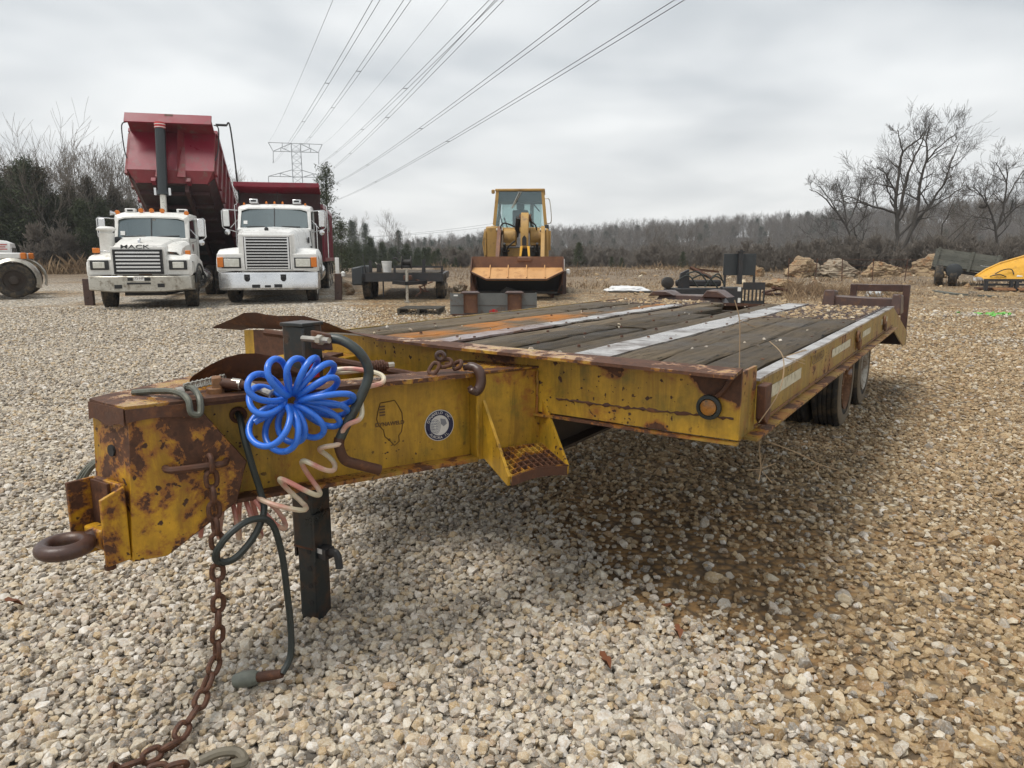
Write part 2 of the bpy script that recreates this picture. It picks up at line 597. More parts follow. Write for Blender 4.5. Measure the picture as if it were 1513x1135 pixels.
M['decal_line'] = plain('decal_brown_line', (0.10, 0.05, 0.015), 0.5)
M['decal_red'] = plain('decal_red', (0.45, 0.02, 0.02), 0.4)
M['amber'] = plain('amber_lens', (0.62, 0.17, 0.01), 0.2)
M['amber_old'] = worn('old_amber_lens', (0.24, 0.09, 0.012), (0.36, 0.15, 0.02), 0.3, 30, dirt=(0.10, 0.07, 0.03), dirt_amt=0.4)
M['rubber'] = plain('rubber_ring', (0.020, 0.024, 0.022), 0.55)
# vehicles
M['white'] = worn('truck_white', (0.66, 0.66, 0.63), (0.78, 0.78, 0.76), 0.32, 1.3, bump=0.0, grain=14, dirt=(0.50, 0.47, 0.40), dirt_amt=0.05)
M['white_dirty'] = worn('truck_white_dirty', (0.60, 0.59, 0.54), (0.75, 0.74, 0.70), 0.38, 1.6, bump=0.0, grain=18, dirt=(0.42, 0.38, 0.30), dirt_amt=0.12)
M['bumper_dull'] = worn('aluminium_bumper', (0.36, 0.34, 0.29), (0.56, 0.54, 0.48), 0.42, 2.6, metal=0.55, bump=0.06, dirt=(0.16, 0.13, 0.095), dirt_amt=0.42)
M['bumper_bright'] = worn('bright_bumper', (0.58, 0.59, 0.60), (0.78, 0.79, 0.80), 0.24, 1.8, metal=0.8, bump=0.04, dirt=(0.36, 0.33, 0.28), dirt_amt=0.2)
M['chrome'] = worn('chrome', (0.58, 0.58, 0.58), (0.74, 0.74, 0.74), 0.2, 6, metal=0.9, bump=0.03)
M['grille_dark'] = plain('grille_shadow', (0.012, 0.012, 0.013), 0.6)
M['bezel'] = plain('black_bezel', (0.018, 0.018, 0.018), 0.5)
M['lamp'] = worn('headlamp_lens', (0.45, 0.44, 0.36), (0.72, 0.72, 0.66), 0.12, 14, bump=0.2, grain=90)
M['glass'] = glassy('tinted_windscreen', (0.42, 0.52, 0.52), 0.16, 0.62)
M['glass_side'] = glassy('side_glass', (0.30, 0.36, 0.36), 0.08, 0.7)
M['glass_clear'] = glassy('cab_glass', (0.84, 0.92, 0.91), 0.06, 0.9)
M['cab_in'] = plain('cab_lining', (0.045, 0.045, 0.043), 0.8)
M['seat'] = plain('cab_seat', (0.16, 0.155, 0.14), 0.8)
M['red'] = worn('tipper_red', (0.15, 0.006, 0.018), (0.225, 0.012, 0.028), 0.40, 1.4, bump=0.06, grain=20, dirt=(0.13, 0.045, 0.045), dirt_amt=0.30)
M['red_worn'] = worn('tipper_red_side', (0.13, 0.009, 0.015), (0.20, 0.020, 0.024), 0.5, 2.2, bump=0.08, dirt=(0.13, 0.08, 0.06), dirt_amt=0.36)
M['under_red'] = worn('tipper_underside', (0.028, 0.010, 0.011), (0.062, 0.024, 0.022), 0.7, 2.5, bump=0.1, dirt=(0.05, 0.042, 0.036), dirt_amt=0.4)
M['ram'] = plain('hoist_ram', (0.020, 0.026, 0.028), 0.35)
M['ram_rod'] = plain('hoist_rod', (0.58, 0.56, 0.50), 0.3, 0.3)
M['cat'] = worn('loader_yellow', (0.32, 0.185, 0.045), (0.43, 0.255, 0.070), 0.48, 2.5, bump=0.06, dirt=(0.17, 0.095, 0.035), dirt_amt=0.3)
M['cat_dark'] = worn('loader_dark_bucket_shade', (0.012, 0.012, 0.012), (0.035, 0.03, 0.025), 0.7, 4, bump=0.1)  # near-black tone; in the bucket interior it stands in for shade
M['bucket_rust'] = worn('bucket_rust', (0.085, 0.035, 0.019), (0.19, 0.085, 0.045), 0.6, 3.0, bump=0.15, dirt=(0.22, 0.10, 0.04), dirt_amt=0.4)
M['bucket_orange'] = worn('bucket_orange', (0.40, 0.20, 0.07), (0.54, 0.30, 0.12), 0.55, 2.0, bump=0.12, dirt=(0.27, 0.115, 0.035), dirt_amt=0.34)
M['grey_paint'] = worn('grey_attachment', (0.085, 0.090, 0.088), (0.145, 0.150, 0.145), 0.55, 3.0, bump=0.1, dirt=(0.10, 0.055, 0.032), dirt_amt=0.28)
M['charcoal'] = worn('charcoal_pads', (0.018, 0.022, 0.025), (0.036, 0.042, 0.046), 0.5, 4, bump=0.1)
M['pallet'] = plank_mat('old_pallet', (0.055, 0.048, 0.038), (0.13, 0.115, 0.09), 0)
M['bedwood'] = plank_mat('grey_green_boards', (0.13, 0.135, 0.115), (0.25, 0.25, 0.215), 0)
M['white_plain'] = plain('white_plastic', (0.68, 0.68, 0.66), 0.45)
M['tarp'] = worn('white_tarp', (0.55, 0.56, 0.57), (0.76, 0.76, 0.76), 0.5, 4, bump=0.3)
M['sheet_grey'] = worn('sheet_debris', (0.34, 0.37, 0.39), (0.55, 0.56, 0.56), 0.5, 5, bump=0.2)
M['yellow_blade'] = worn('yellow_blade', (0.60, 0.30, 0.02), (0.72, 0.38, 0.03), 0.45, 2.0, bump=0.05, dirt=(0.35, 0.17, 0.03), dirt_amt=0.25)
M['yellow_bag'] = plain('yellow_bag', (0.70, 0.58, 0.06), 0.5)
M['rock'] = worn('tan_limestone', (0.15, 0.10, 0.06), (0.36, 0.265, 0.155), 0.85, 1.6, bump=0.7, grain=16, dirt=(0.27, 0.125, 0.045), dirt_amt=0.35)
M['rock_grey'] = worn('grey_limestone', (0.16, 0.13, 0.095), (0.36, 0.30, 0.22), 0.85, 1.6, bump=0.7, grain=16, dirt=(0.22, 0.12, 0.055), dirt_amt=0.35)
M['tower'] = plain('galvanised_lattice', (0.24, 0.25, 0.255), 0.6, 0.2)
M['wire'] = plain('conductor', (0.16, 0.165, 0.17), 0.6)
M['bark'] = worn('grey_bark', (0.045, 0.039, 0.032), (0.105, 0.092, 0.076), 0.9, 6, bump=0.4)
M['bark_dark'] = worn('dark_bark', (0.045, 0.039, 0.033), (0.095, 0.083, 0.070), 0.9, 5, bump=0.4)
M['twig'] = plain('twigs', (0.15, 0.128, 0.105), 0.9)
M['twig_dark'] = plain('dark_twigs', (0.070, 0.060, 0.050), 0.9)
t = NT('cedar_foliage')
_i = t.noise(t.coord(), 1.6, 4, 0.6)
_j = t.noise(t.coord(), 14, 3, 0.6)
t.set(Base_Color=t.mix(t.ramp(t.math('ADD', t.math('MULTIPLY', _i, 0.6), t.math('MULTIPLY', _j, 0.4)), [(0.35, 0.0), (0.66, 1.0)]), (0.018, 0.030, 0.012), (0.066, 0.078, 0.028)), Roughness=0.8)
M['cedar'] = t.m
t = NT('cedar_brown_foliage')
_i = t.noise(t.coord(), 1.3, 4, 0.6)
t.set(Base_Color=t.mix(t.ramp(_i, [(0.36, 0.0), (0.64, 1.0)]), (0.024, 0.028, 0.014), (0.080, 0.064, 0.032)), Roughness=0.85)
M['cedar_brown'] = t.m
t = NT('dead_grass')
_g = t.noise(t.pos(), 1.2, 4, 0.6)
t.set(Base_Color=t.mix(t.ramp(_g, [(0.35, 0.0), (0.65, 1.0)]), (0.14, 0.088, 0.048), (0.34, 0.245, 0.145)), Roughness=0.9)
M['grass'] = t.m
M['leaf'] = plain('dead_leaf', (0.16, 0.055, 0.02), 0.6)
# ------------------------------------------------------------------ ground, hill, gravel
NPR = np.random.default_rng(7)


def gp(u, v, z=0.0):
    r = ray(u, v)
    return Vector((0, 0, EYE)) + r * ((z - EYE) / r.z)


# the pale heap of fresh stone ends along this line; beyond it the lot is worn brown
_p1, _p2 = gp(880, 835), gp(1210, 1092)
_dl = (_p2 - _p1); _dl.z = 0; _dl.normalize()
BN = Vector((-_dl.y, _dl.x, 0))
if BN.dot(gp(1300, 900) - _p1) < 0: BN = -BN
BC = -BN.dot(_p1)
DIRT = gp(985, 815)          # bare trodden dirt beside the stone heap


def np_noise(x, y, s, seed=0.0):
    return (np.sin(x * s + 1.7 * np.sin(y * s * 0.7 + seed)) + np.sin(y * s * 1.13 + 2.1 * np.sin(x * s * 0.6 + seed * 2.0))
            + 0.5 * np.sin((x + y) * s * 2.3 + seed)) / 2.5


def grid_mesh(name, xs, ys, fz, mat):
    X, Y = np.meshgrid(np.array(xs), np.array(ys))
    Z = np.vectorize(fz)(X, Y)
    nx, ny = len(xs), len(ys)
    v = np.stack([X.ravel(), Y.ravel(), Z.ravel()], -1)
    i = np.arange(nx * ny).reshape(ny, nx)
    f = np.stack([i[:-1, :-1], i[:-1, 1:], i[1:, 1:], i[1:, :-1]], -1).reshape(-1, 4)
    me = bpy.data.meshes.new(name)
    me.from_pydata(v.tolist(), [], f.tolist())
    me.shade_smooth()
    me.materials.append(mat)
    o = bpy.data.objects.new(name, me)
    COL.objects.link(o)
    return o


def ground_z(x, y):
    z = gh(x, y)
    if y > 7:
        z += 0.035 * mnoise.noise(Vector((x * 0.35, y * 0.35, 0.3))) * min(1, (y - 7) / 4)
    if 24 < y < 44 and x > -6:
        z += 0.16 * max(0, mnoise.noise(Vector((x * 0.5, y * 0.5, 4.3)))) * min(1, (y - 24) / 5)
    return z


STONE_GREY = [(0.0, (0.13, 0.12, 0.11)), (0.12, (0.27, 0.245, 0.21)), (0.32, (0.43, 0.39, 0.33)), (0.52, (0.55, 0.495, 0.39)),
              (0.66, (0.46, 0.34, 0.19)), (0.76, (0.62, 0.57, 0.47)), (0.90, (0.66, 0.63, 0.58)), (1.0, (0.32, 0.22, 0.13))]
STONE_TAN = [(0.0, (0.10, 0.078, 0.052)), (0.2, (0.20, 0.13, 0.06)), (0.45, (0.35, 0.245, 0.125)), (0.65, (0.46, 0.345, 0.195)),
             (0.8, (0.28, 0.155, 0.06)), (0.93, (0.54, 0.46, 0.32)), (1.0, (0.60, 0.54, 0.42))]

t = NT('lot_ground')
pos = t.pos()
sep = t.n('ShaderNodeSeparateXYZ'); t.l(pos, sep.inputs[0])
flat = t.n('ShaderNodeCombineXYZ'); t.l(sep.outputs[0], flat.inputs[0]); t.l(sep.outputs[1], flat.inputs[1])
vor = t.n('ShaderNodeTexVoronoi'); vor.inputs['Scale'].default_value = 21
t.l(flat.outputs[0], vor.inputs['Vector'])
vr = t.n('ShaderNodeSeparateColor'); t.l(vor.outputs['Color'], vr.inputs[0])
c_grey = t.ramp(vr.outputs[0], STONE_GREY)
c_tan = t.ramp(vr.outputs[0], STONE_TAN)
big = t.noise(flat.outputs[0], 0.30, 6, 0.6)
mid = t.noise(flat.outputs[0], 1.3, 7, 0.65)
fine = t.noise(flat.outputs[0], 40, 5, 0.7)
# side of the line
sd = t.math('ADD', t.math('ADD', t.math('MULTIPLY', sep.outputs[0], BN.x), t.math('MULTIPLY', sep.outputs[1], BN.y)), BC)
sd = t.math('ADD', sd, t.math('MULTIPLY', t.math('SUBTRACT', mid, 0.5), 0.9))
sd2 = t.math('ADD', t.math('ADD', sep.outputs[0], t.math('MULTIPLY', sep.outputs[1], 0.25)), -0.5)
sd2 = t.math('ADD', sd2, t.math('MULTIPLY', t.math('SUBTRACT', mid, 0.5), 2.0))
sd = t.math('MINIMUM', sd, sd2)
brown = t.ramp(t.math('ADD', t.math('MULTIPLY', sd, 0.6), 0.5), [(0.35, 0.0), (0.65, 1.0)])
patch = t.ramp(big, [(0.47, 0.0), (0.60, 1.0)])
far_l = t.ramp(t.math('MULTIPLY', sep.outputs[1], 0.02), [(0.18, 0.0), (0.30, 1.0)])
brown = t.math('MAXIMUM', brown, t.math('MULTIPLY', patch, t.math('MULTIPLY', far_l, 0.85)))
soil = t.mix(fine, (0.13, 0.072, 0.026), (0.34, 0.205, 0.085))
soil2 = t.mix(mid, soil, (0.30, 0.165, 0.055))
col = t.mix(brown, c_grey, c_tan)
bare = t.math('MULTIPLY', brown, t.ramp(mid, [(0.46, 0.0), (0.62, 0.85)]))
dv = t.n('ShaderNodeVectorMath', operation='DISTANCE'); t.l(flat.outputs[0], dv.inputs[0]); dv.inputs[1].default_value = (DIRT.x, DIRT.y, 0)
dk = t.math('ADD', t.math('MULTIPLY', dv.outputs['Value'], -1.0), t.math('MULTIPLY', mid, 0.9))
bare = t.math('MAXIMUM', bare, t.ramp(t.math('ADD', dk, 0.95), [(0.30, 0.0), (0.60, 0.95)]))
col = t.mix(bare, col, soil2)
grassy = t.ramp(t.math('MULTIPLY', sep.outputs[1], 0.02), [(0.44, 0.0), (0.60, 1.0)])
gcol = t.mix(t.ramp(mid, [(0.35, 0.0), (0.65, 1.0)]), t.mix(fine, (0.10, 0.060, 0.032), (0.22, 0.15, 0.085)), t.mix(vr.outputs[0], (0.20, 0.14, 0.085), (0.38, 0.31, 0.22)))
col = t.mix(grassy, col, gcol)
gap = t.ramp(vor.outputs['Distance'], [(0.35, 0.0), (0.75, 0.8)])
col = t.mix(gap, col, (0.06, 0.045, 0.03))
t.set(Base_Color=col, Roughness=0.85)
t.bump(t.math('ADD', t.math('MULTIPLY', vor.outputs['Distance'], -1.0), t.math('MULTIPLY', fine, 0.4)), 0.8, 0.03)
M['ground'] = t.m

xs = [-420, -240, -140, -100] + list(np.arange(-70, -24, 3.0)) + list(np.arange(-24, 30, 0.5)) + list(np.arange(30, 92, 3.0)) + [120, 160, 260, 420]
ys = [-40, -20, -8, -3] + list(np.arange(0, 46, 0.4)) + list(np.arange(46, 113, 2.0))
tag(grid_mesh('ground', xs, ys, ground_z, M['ground']), kind='structure')

RIDGE_U = [-900, 300, 510, 600, 700, 800, 900, 1000, 1100, 1200, 1300, 1400, 1513, 1800, 2600]
RIDGE_V = [352, 356, 356, 350, 342, 336, 328, 323, 318, 310, 302, 295, 290, 282, 276]


def hill_z(x, y):
    u = 756.5 + 1066 * x / max(y, 1)
    v = float(np.interp(u, RIDGE_U, RIDGE_V))
    top = EYE + (380 - v) * 0.222 - 7.5
    k = min(1.0, max(0.0, (y - 112) / 130.0))
    k = k * k * (3 - 2 * k)
    z = -6.2 + (top + 6.2) * k
    return z + 0.6 * mnoise.noise(Vector((x * 0.03, y * 0.03, 1.0))) * k


t = NT('wooded_hill_floor')
t.set(Base_Color=t.mix(t.noise(t.pos(), 0.6, 6, 0.7), (0.055, 0.042, 0.032), (0.13, 0.10, 0.075)), Roughness=0.95)
M['hillfloor'] = t.m
tag(grid_mesh('hill', list(np.arange(-460, 461, 12.0)), list(np.arange(110, 431, 8.0)), hill_z, M['hillfloor']), kind='structure')


def stone_mat(name, stops, seed):
    t = NT(name)
    info = t.n('ShaderNodeObjectInfo')
    off = t.n('ShaderNodeVectorMath', operation='ADD'); cb = t.n('ShaderNodeCombineXYZ')
    t.l(t.math('MULTIPLY', info.outputs['Random'], 57.0), cb.inputs[0]); t.l(t.math('MULTIPLY', info.outputs['Random'], 23.0), cb.inputs[1])
    t.l(t.coord(), off.inputs[0]); t.l(cb.outputs[0], off.inputs[1])
    g = t.noise(off.outputs[0], 1.5, 6, 0.72)
    g2 = t.noise(off.outputs[0], 3.4, 5, 0.7)
    rc = t.ramp(info.outputs['Random'], stops)
    col = t.mix(t.ramp(g, [(0.42, 0.0), (0.60, 0.85)]), rc, t.mix(0.55, rc, (0.36, 0.225, 0.095)))
    col = t.mix(t.ramp(g2, [(0.50, 0.0), (0.68, 0.8 if seed == 1 else 0.5)]), col, t.mix(0.6, col, (0.70, 0.68, 0.63)))
    col = t.mix(t.ramp(g2, [(0.30, 0.75), (0.42, 0.0)]), col, t.mix(0.6, col, (0.085, 0.08, 0.075)))
    wn = t.n('ShaderNodeTexWhiteNoise', noise_dimensions='1D')
    t.l(t.math('MULTIPLY', info.outputs['Random'], 173.3), wn.inputs['W'])
    col = t.mix(t.math('MULTIPLY', wn.outputs['Value'], 0.25), col, t.mix(0.55, col, (0.05, 0.045, 0.04)))
    t.set(Base_Color=col, Roughness=0.72)
    t.bump(g, 0.25, 0.3)
    return t.m


M['stone_grey'] = stone_mat('pale_crushed_limestone', STONE_GREY, 1)
M['stone_tan'] = stone_mat('tan_crushed_limestone', STONE_TAN, 2)


def stone_group(name, mat, kinds=9):
    ng = bpy.data.node_groups.new(name, 'GeometryNodeTree')
    ng.interface.new_socket('Geometry', in_out='INPUT', socket_type='NodeSocketGeometry')
    ng.interface.new_socket('Geometry', in_out='OUTPUT', socket_type='NodeSocketGeometry')
    N = ng.nodes.new; L = ng.links.new
    gi = N('NodeGroupInput'); go = N('NodeGroupOutput')
    g2i = N('GeometryNodeGeometryToInstance')
    for k in range(kinds):
        pts = N('GeometryNodePoints'); pts.inputs['Count'].default_value = 18 + k % 5
        rv = N('FunctionNodeRandomValue'); rv.data_type = 'FLOAT_VECTOR'
        rv.inputs[0].default_value = (-1, -1, -1); rv.inputs[1].default_value = (1, 1, 1)
        rv.inputs['Seed'].default_value = 11 + k * 7
        nm = N('ShaderNodeVectorMath'); nm.operation = 'NORMALIZE'
        L(rv.outputs[0], nm.inputs[0])
        sc = N('ShaderNodeVectorMath'); sc.operation = 'MULTIPLY'
        sc.inputs[1].default_value = (1.10 + 0.10 * (k % 3), 0.95, 0.74 + 0.07 * (k % 4))
        L(nm.outputs[0], sc.inputs[0])
        L(sc.outputs[0], pts.inputs['Position'])
        ch = N('GeometryNodeConvexHull'); L(pts.outputs[0], ch.inputs[0])
        sm = N('GeometryNodeSetMaterial'); sm.inputs['Material'].default_value = mat
        ss = N('GeometryNodeSetShadeSmooth'); ss.inputs['Shade Smooth'].default_value = False
        L(ch.outputs[0], sm.inputs[0]); L(sm.outputs[0], ss.inputs[0])
        L(ss.outputs[0], g2i.inputs[0])
    iop = N('GeometryNodeInstanceOnPoints')
    iop.inputs['Pick Instance'].default_value = True
    m2p = N('GeometryNodeMeshToPoints')
    L(gi.outputs[0], m2p.inputs[0])
    L(m2p.outputs[0], iop.inputs['Points'])
    L(g2i.outputs[0], iop.inputs['Instance'])
    for nm_, ty, sock in (('rot', 'FLOAT_VECTOR', 'Rotation'), ('scl', 'FLOAT', 'Scale'), ('idx', 'INT', 'Instance Index')):
        na = N('GeometryNodeInputNamedAttribute'); na.data_type = ty
        na.inputs['Name'].default_value = nm_
        L(na.outputs['Attribute'], iop.inputs[sock])
    L(iop.outputs[0], go.inputs[0])
    return ng


def scatter(name, P, scl, mat, group_name, kinds=9, rot=None):
    n = len(P)
    me = bpy.data.meshes.new(name)
    me.vertices.add(n)
    me.vertices.foreach_set('co', P.astype(np.float32).ravel())
    a = me.attributes.new('rot', 'FLOAT_VECTOR', 'POINT')
    if rot is None:
        rot = np.stack([NPR.normal(0, 0.35, n), NPR.normal(0, 0.35, n), NPR.uniform(0, 6.28, n)], -1)
    a.data.foreach_set('vector', rot.astype(np.float32).ravel())
    a = me.attributes.new('scl', 'FLOAT', 'POINT'); a.data.foreach_set('value', scl.astype(np.float32))
    a = me.attributes.new('idx', 'INT', 'POINT'); a.data.foreach_set('value', NPR.integers(0, kinds, n).astype(np.int32))
    me.materials.append(mat)
    o = bpy.data.objects.new(name, me)
    COL.objects.link(o)
    md = o.modifiers.new('stones', 'NODES')
    md.node_group = stone_group(group_name, mat, kinds)
    return o


def wedge(y0, y1, dens):
    area = 0.80 * (y1 ** 2 - y0 ** 2) + 4.0 * (y1 - y0)
    n = int(area * dens)
    out = np.zeros((0, 2))
    while len(out) < n:
        y = NPR.uniform(y0, y1, n * 2)
        x = NPR.uniform(-(0.80 * y1 + 2), 0.80 * y1 + 2, n * 2)
        ok = np.abs(x) < 0.80 * y + 2.0
        out = np.concatenate([out, np.stack([x, y], -1)[ok]])
    return out[:n]


def brown_mask(x, y):
    s = np.minimum(BN.x * x + BN.y * y + BC, 0.6 * (x + 0.25 * y - 0.5))
    return 1 / (1 + np.exp(-(s + 0.28 * np_noise(x, y, 2.1, 1.0) + 0.12 * np_noise(x, y, 6.5, 4.0)) * 9))


pts = np.concatenate([wedge(0.9, 4.0, 3600), wedge(4.0, 7.0, 2500), wedge(7.0, 11.0, 1300), wedge(11.0, 17.0, 560)])
bm_ = brown_mask(pts[:, 0], pts[:, 1])
patch = np_noise(pts[:, 0], pts[:, 1], 0.55, 2.0)
bm_ = np.where((pts[:, 1] > 11) & (pts[:, 0] > -4.5) & (patch > 0.1), 0.75, bm_)
is_b = NPR.uniform(0, 1, len(pts)) < bm_
gz_ = np.array([ground_z(x, y) for x, y in pts])


def make_stones(sel, base, spread, zj, far_grow=0.05):
    P = pts[sel]; n = len(P)
    s = base * np.exp(NPR.normal(0, spread, n)) * (1 + far_grow * np.clip(P[:, 1] - 5, 0, 12))
    z = gz_[sel] + NPR.uniform(-0.3, 1.0, n) * zj
    return np.stack([P[:, 0], P[:, 1], z], -1), s


P, s = make_stones(~is_b, 0.0132, 0.30, 0.020, 0.03)
tag(scatter('grey_gravel', P, s, M['stone_grey'], 'grey_stones'), 'loose pale grey and cream crushed stone covering the lot', 'gravel', kind='stuff')
bare_np = np_noise(pts[:, 0], pts[:, 1], 1.6, 5.5)
keep = is_b & (NPR.uniform(0, 1, len(pts)) < np.where(bare_np > 0.35, 0.26, 0.66) * np.clip(0.10 + 0.9 * (np.hypot(pts[:, 0] - DIRT.x, pts[:, 1] - DIRT.y) + 0.25 * bare_np - 0.35), 0.10, 1))
P, s = make_stones(keep, 0.0125, 0.34, 0.012, 0.05)
tag(scatter('tan_gravel', P, s, M['stone_tan'], 'tan_stones'), 'small tan stones trodden into brown dirt right of the trailer', 'gravel', kind='stuff')
# stones pushed over the brown dirt
sel = (NPR.uniform(0, 1, len(pts)) < 0.035) & is_b
P, s = make_stones(sel, 0.0165, 0.30, 0.014, 0.05)
tag(scatter('scattered_gravel', P, s, M['stone_grey'], 'scattered_stones'), 'paler larger stones scattered over the brown dirt', 'gravel', kind='stuff')


# a few dead leaves on the stones
def leaf(u, v, s, rz):
    p = gp(u, v)
    b = MB()
    q = [(0, -1), (0.45, -0.4), (0.75, 0.1), (0.3, 0.25), (0.35, 0.8), (0, 1.1), (-0.3, 0.75), (-0.3, 0.2), (-0.7, 0.1), (-0.4, -0.45)]
    b.prism([(x * s, y * s, 0.012 * math.sin(3 * x) + 0.004 * k) for k, (x, y) in enumerate(q)], (0, 0, 0.001))
    o = b.build('fallen_leaf', M['leaf'])
    o.location = (p.x, p.y, 0.045); o.rotation_euler = (0.25, 0.15, rz)
    return o


for (u, v, s, rz, lab) in ((893, 996, 0.035, 0.6, 'curled rust brown dead leaf on the pale gravel in front of the step'),
                           (22, 908, 0.036, 1.9, 'brown dead leaf on the gravel below the pintle ring'),
                           (985, 915, 0.035, 2.6, 'pinkish brown dead leaf at the edge of the brown dirt'),
                           (1000, 952, 0.030, 0.2, 'dark brown dead leaf among pale stones beside the brown dirt')):
    tag(leaf(u, v, s, rz), lab, 'leaf', 'dead leaves on the gravel')
# ------------------------------------------------------------------ the yellow equipment trailer
# local frame: x to the trailer's right, y rearwards, z up; origin on the ground under the front right deck corner
T0 = Vector((0.909, 2.602, 0.0))
TA = R(-33.32)
DZ = 1.046
trailer = thing('equipment_trailer', 'rusty yellow flatbed equipment trailer with weathered plank deck and ring hitch', 'trailer', T0, TA)
TM = Matrix.Translation(T0) @ Matrix.Rotation(TA, 4, 'Z')

# near leg of the A-frame tongue: d along the leg, o outwards from its flange edge, z up
LA = Vector((-1.5, -1.53, 0)); LB = Vector((-0.83, -0.2, 0))
LDIR = (LB - LA).normalized(); LOUT = Vector((LDIR.y, -LDIR.x, 0))


def lg(d, o, z):
    return LA + LDIR * d + LOUT * o + Vector((0, 0, z + 0.013 * d))


FA = Vector((-1.69, -1.53, 0)); FB = Vector((-2.02, -0.2, 0))
FDIR = (FB - FA).normalized(); FOUT = Vector((-FDIR.y, FDIR.x, 0))


def fg(d, o, z):
    return FA + FDIR * d + FOUT * o + Vector((0, 0, z + 0.013 * d))


def lbox(b, g, d0, d1, o0, o1, z0, z1):
    b.hexa([g(d0, o0, z0), g(d1, o0, z0), g(d1, o1, z0), g(d0, o1, z0), g(d0, o0, z1), g(d1, o0, z1), g(d1, o1, z1), g(d0, o1, z1)])


def tw(b, name, mat, **k):
    return b.build(name, mat, trailer, **k)


# --- tongue legs
for g, o_sign in ((lg, 1), (fg, 1)):
    b = MB(); lbox(b, g, 0.02, 1.21, -0.085, -0.072, 0.69, 1.02); leg_o = tw(b, 'tongue_leg', M['yellow'])
    b = MB()
    n = 24
    rows = [[g(0.02 + 1.19 * i / n, 0.0 + 0.004 * math.sin(i * 1.7), 1.022), g(0.02 + 1.19 * i / n, -0.15, 1.022)] for i in range(n + 1)]
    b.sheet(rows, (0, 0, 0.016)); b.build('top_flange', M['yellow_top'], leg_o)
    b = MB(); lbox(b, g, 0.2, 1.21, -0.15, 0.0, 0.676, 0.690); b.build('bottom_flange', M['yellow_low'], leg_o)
# boxes where the legs meet the front beam
b = MB(); lbox(b, lg, 1.212, 1.56, -0.30, 0.0, 0.682, 1.030); tw(b, 'tongue_box', M['yellow'], bevel=0.004)
b = MB(); lbox(b, lg, 1.209, 1.555, -0.305, 0.005, 1.0315, 1.040); tw(b, 'box_lid', M['yellow_top'])
b = MB(); b.hexa([(-2.2, -0.50, 0.70), (-1.84, -0.50, 0.70), (-1.84, -0.205, 0.70), (-2.2, -0.205, 0.70), (-2.2, -0.50, 1.02), (-1.84, -0.50, 1.02), (-1.84, -0.205, 1.03), (-2.2, -0.205, 1.03)])
tw(b, 'tongue_box', M['yellow'], bevel=0.004)

# --- nose
prof = [(-0.005, 1.018), (-0.03, 0.60), (-0.032, 0.547), (0.07, 0.545), (0.285, 0.682), (0.325, 0.82), (0.20, 1.005)]
b = MB(); b.prism([lg(d, 0.002, z) for d, z in prof], LOUT * 0.014); nose = tw(b, 'nose_plate', M['yellow_nose'], bevel=0.003)
b = MB(); b.prism([fg(d, 0.002, z) for d, z in prof], FOUT * 0.014); tw(b, 'nose_plate', M['yellow_nose'])
b = MB()
nz = [lg(-0.004, 0.012, 1.018), lg(-0.032, 0.012, 0.548), fg(-0.032, 0.012, 0.548), fg(-0.004, 0.012, 1.018)]
b.prism(nz, (0, 0.016, 0)); front = tw(b, 'nose_face', M['yellow_nose'], bevel=0.003)
b = MB(); b.prism([lg(-0.03, 0.0, 0.549), lg(0.07, 0.0, 0.549), lg(0.28, 0.0, 0.684), fg(0.28, 0.0, 0.684), fg(0.07, 0.0, 0.549), fg(-0.03, 0.0, 0.549)], (0, 0, 0.012)); tw(b, 'nose_floor', M['yellow_low'])
b = MB()
rows = [[fg(d, 0.018, 1.039 + w), (fg(d, 0.018, 1.039) + lg(d, 0.018, 1.039)) / 2 + Vector((0, 0, w2)), lg(d, 0.018, 1.037)] for d, w, w2 in
        ((-0.012, 0.0, -0.004), (0.06, 0.002, 0.004), (0.15, 0.0, -0.003), (0.25, 0.001, 0.002), (0.42, 0.0, 0.0))]
b.sheet(rows, (0, 0, 0.012)); tw(b, 'nose_top_plate', M['yellow_top'])
b = MB()   # torn rusty cap lip over the nose
rows = [[lg(d, 0.020, 1.040), lg(d, 0.022 + 0.003 * math.sin(31 * d), 1.000 + 0.006 * math.sin(23 * d))] for d in np.linspace(-0.012, 0.19, 12)]
b.sheet(rows, tuple(LOUT * 0.004)); tw(b, 'cap_lip', M['rust'])
b = MB()
pA, pB = fg(-0.012, 0.018, 0), lg(-0.012, 0.018, 0)
rows = [[pA.lerp(pB, k) + Vector((0, -0.001, 1.042)), pA.lerp(pB, k) + Vector((0, -0.003, 0.985 + 0.008 * math.sin(9 * k)))] for k in np.linspace(0, 1, 9)]
b.sheet(rows, (0, -0.004, 0)); tw(b, 'cap_lip', M['rust'])
# hole in the nose face
b = MB(); hc = pA.lerp(pB, 0.52) + Vector((0, -0.001, 0.895)); b.cyl(hc + Vector((0, 0.004, 0)), hc + Vector((0, -0.0035, 0)), 0.019, n=18); tw(b, 'bolt_hole', M['grille_dark'])

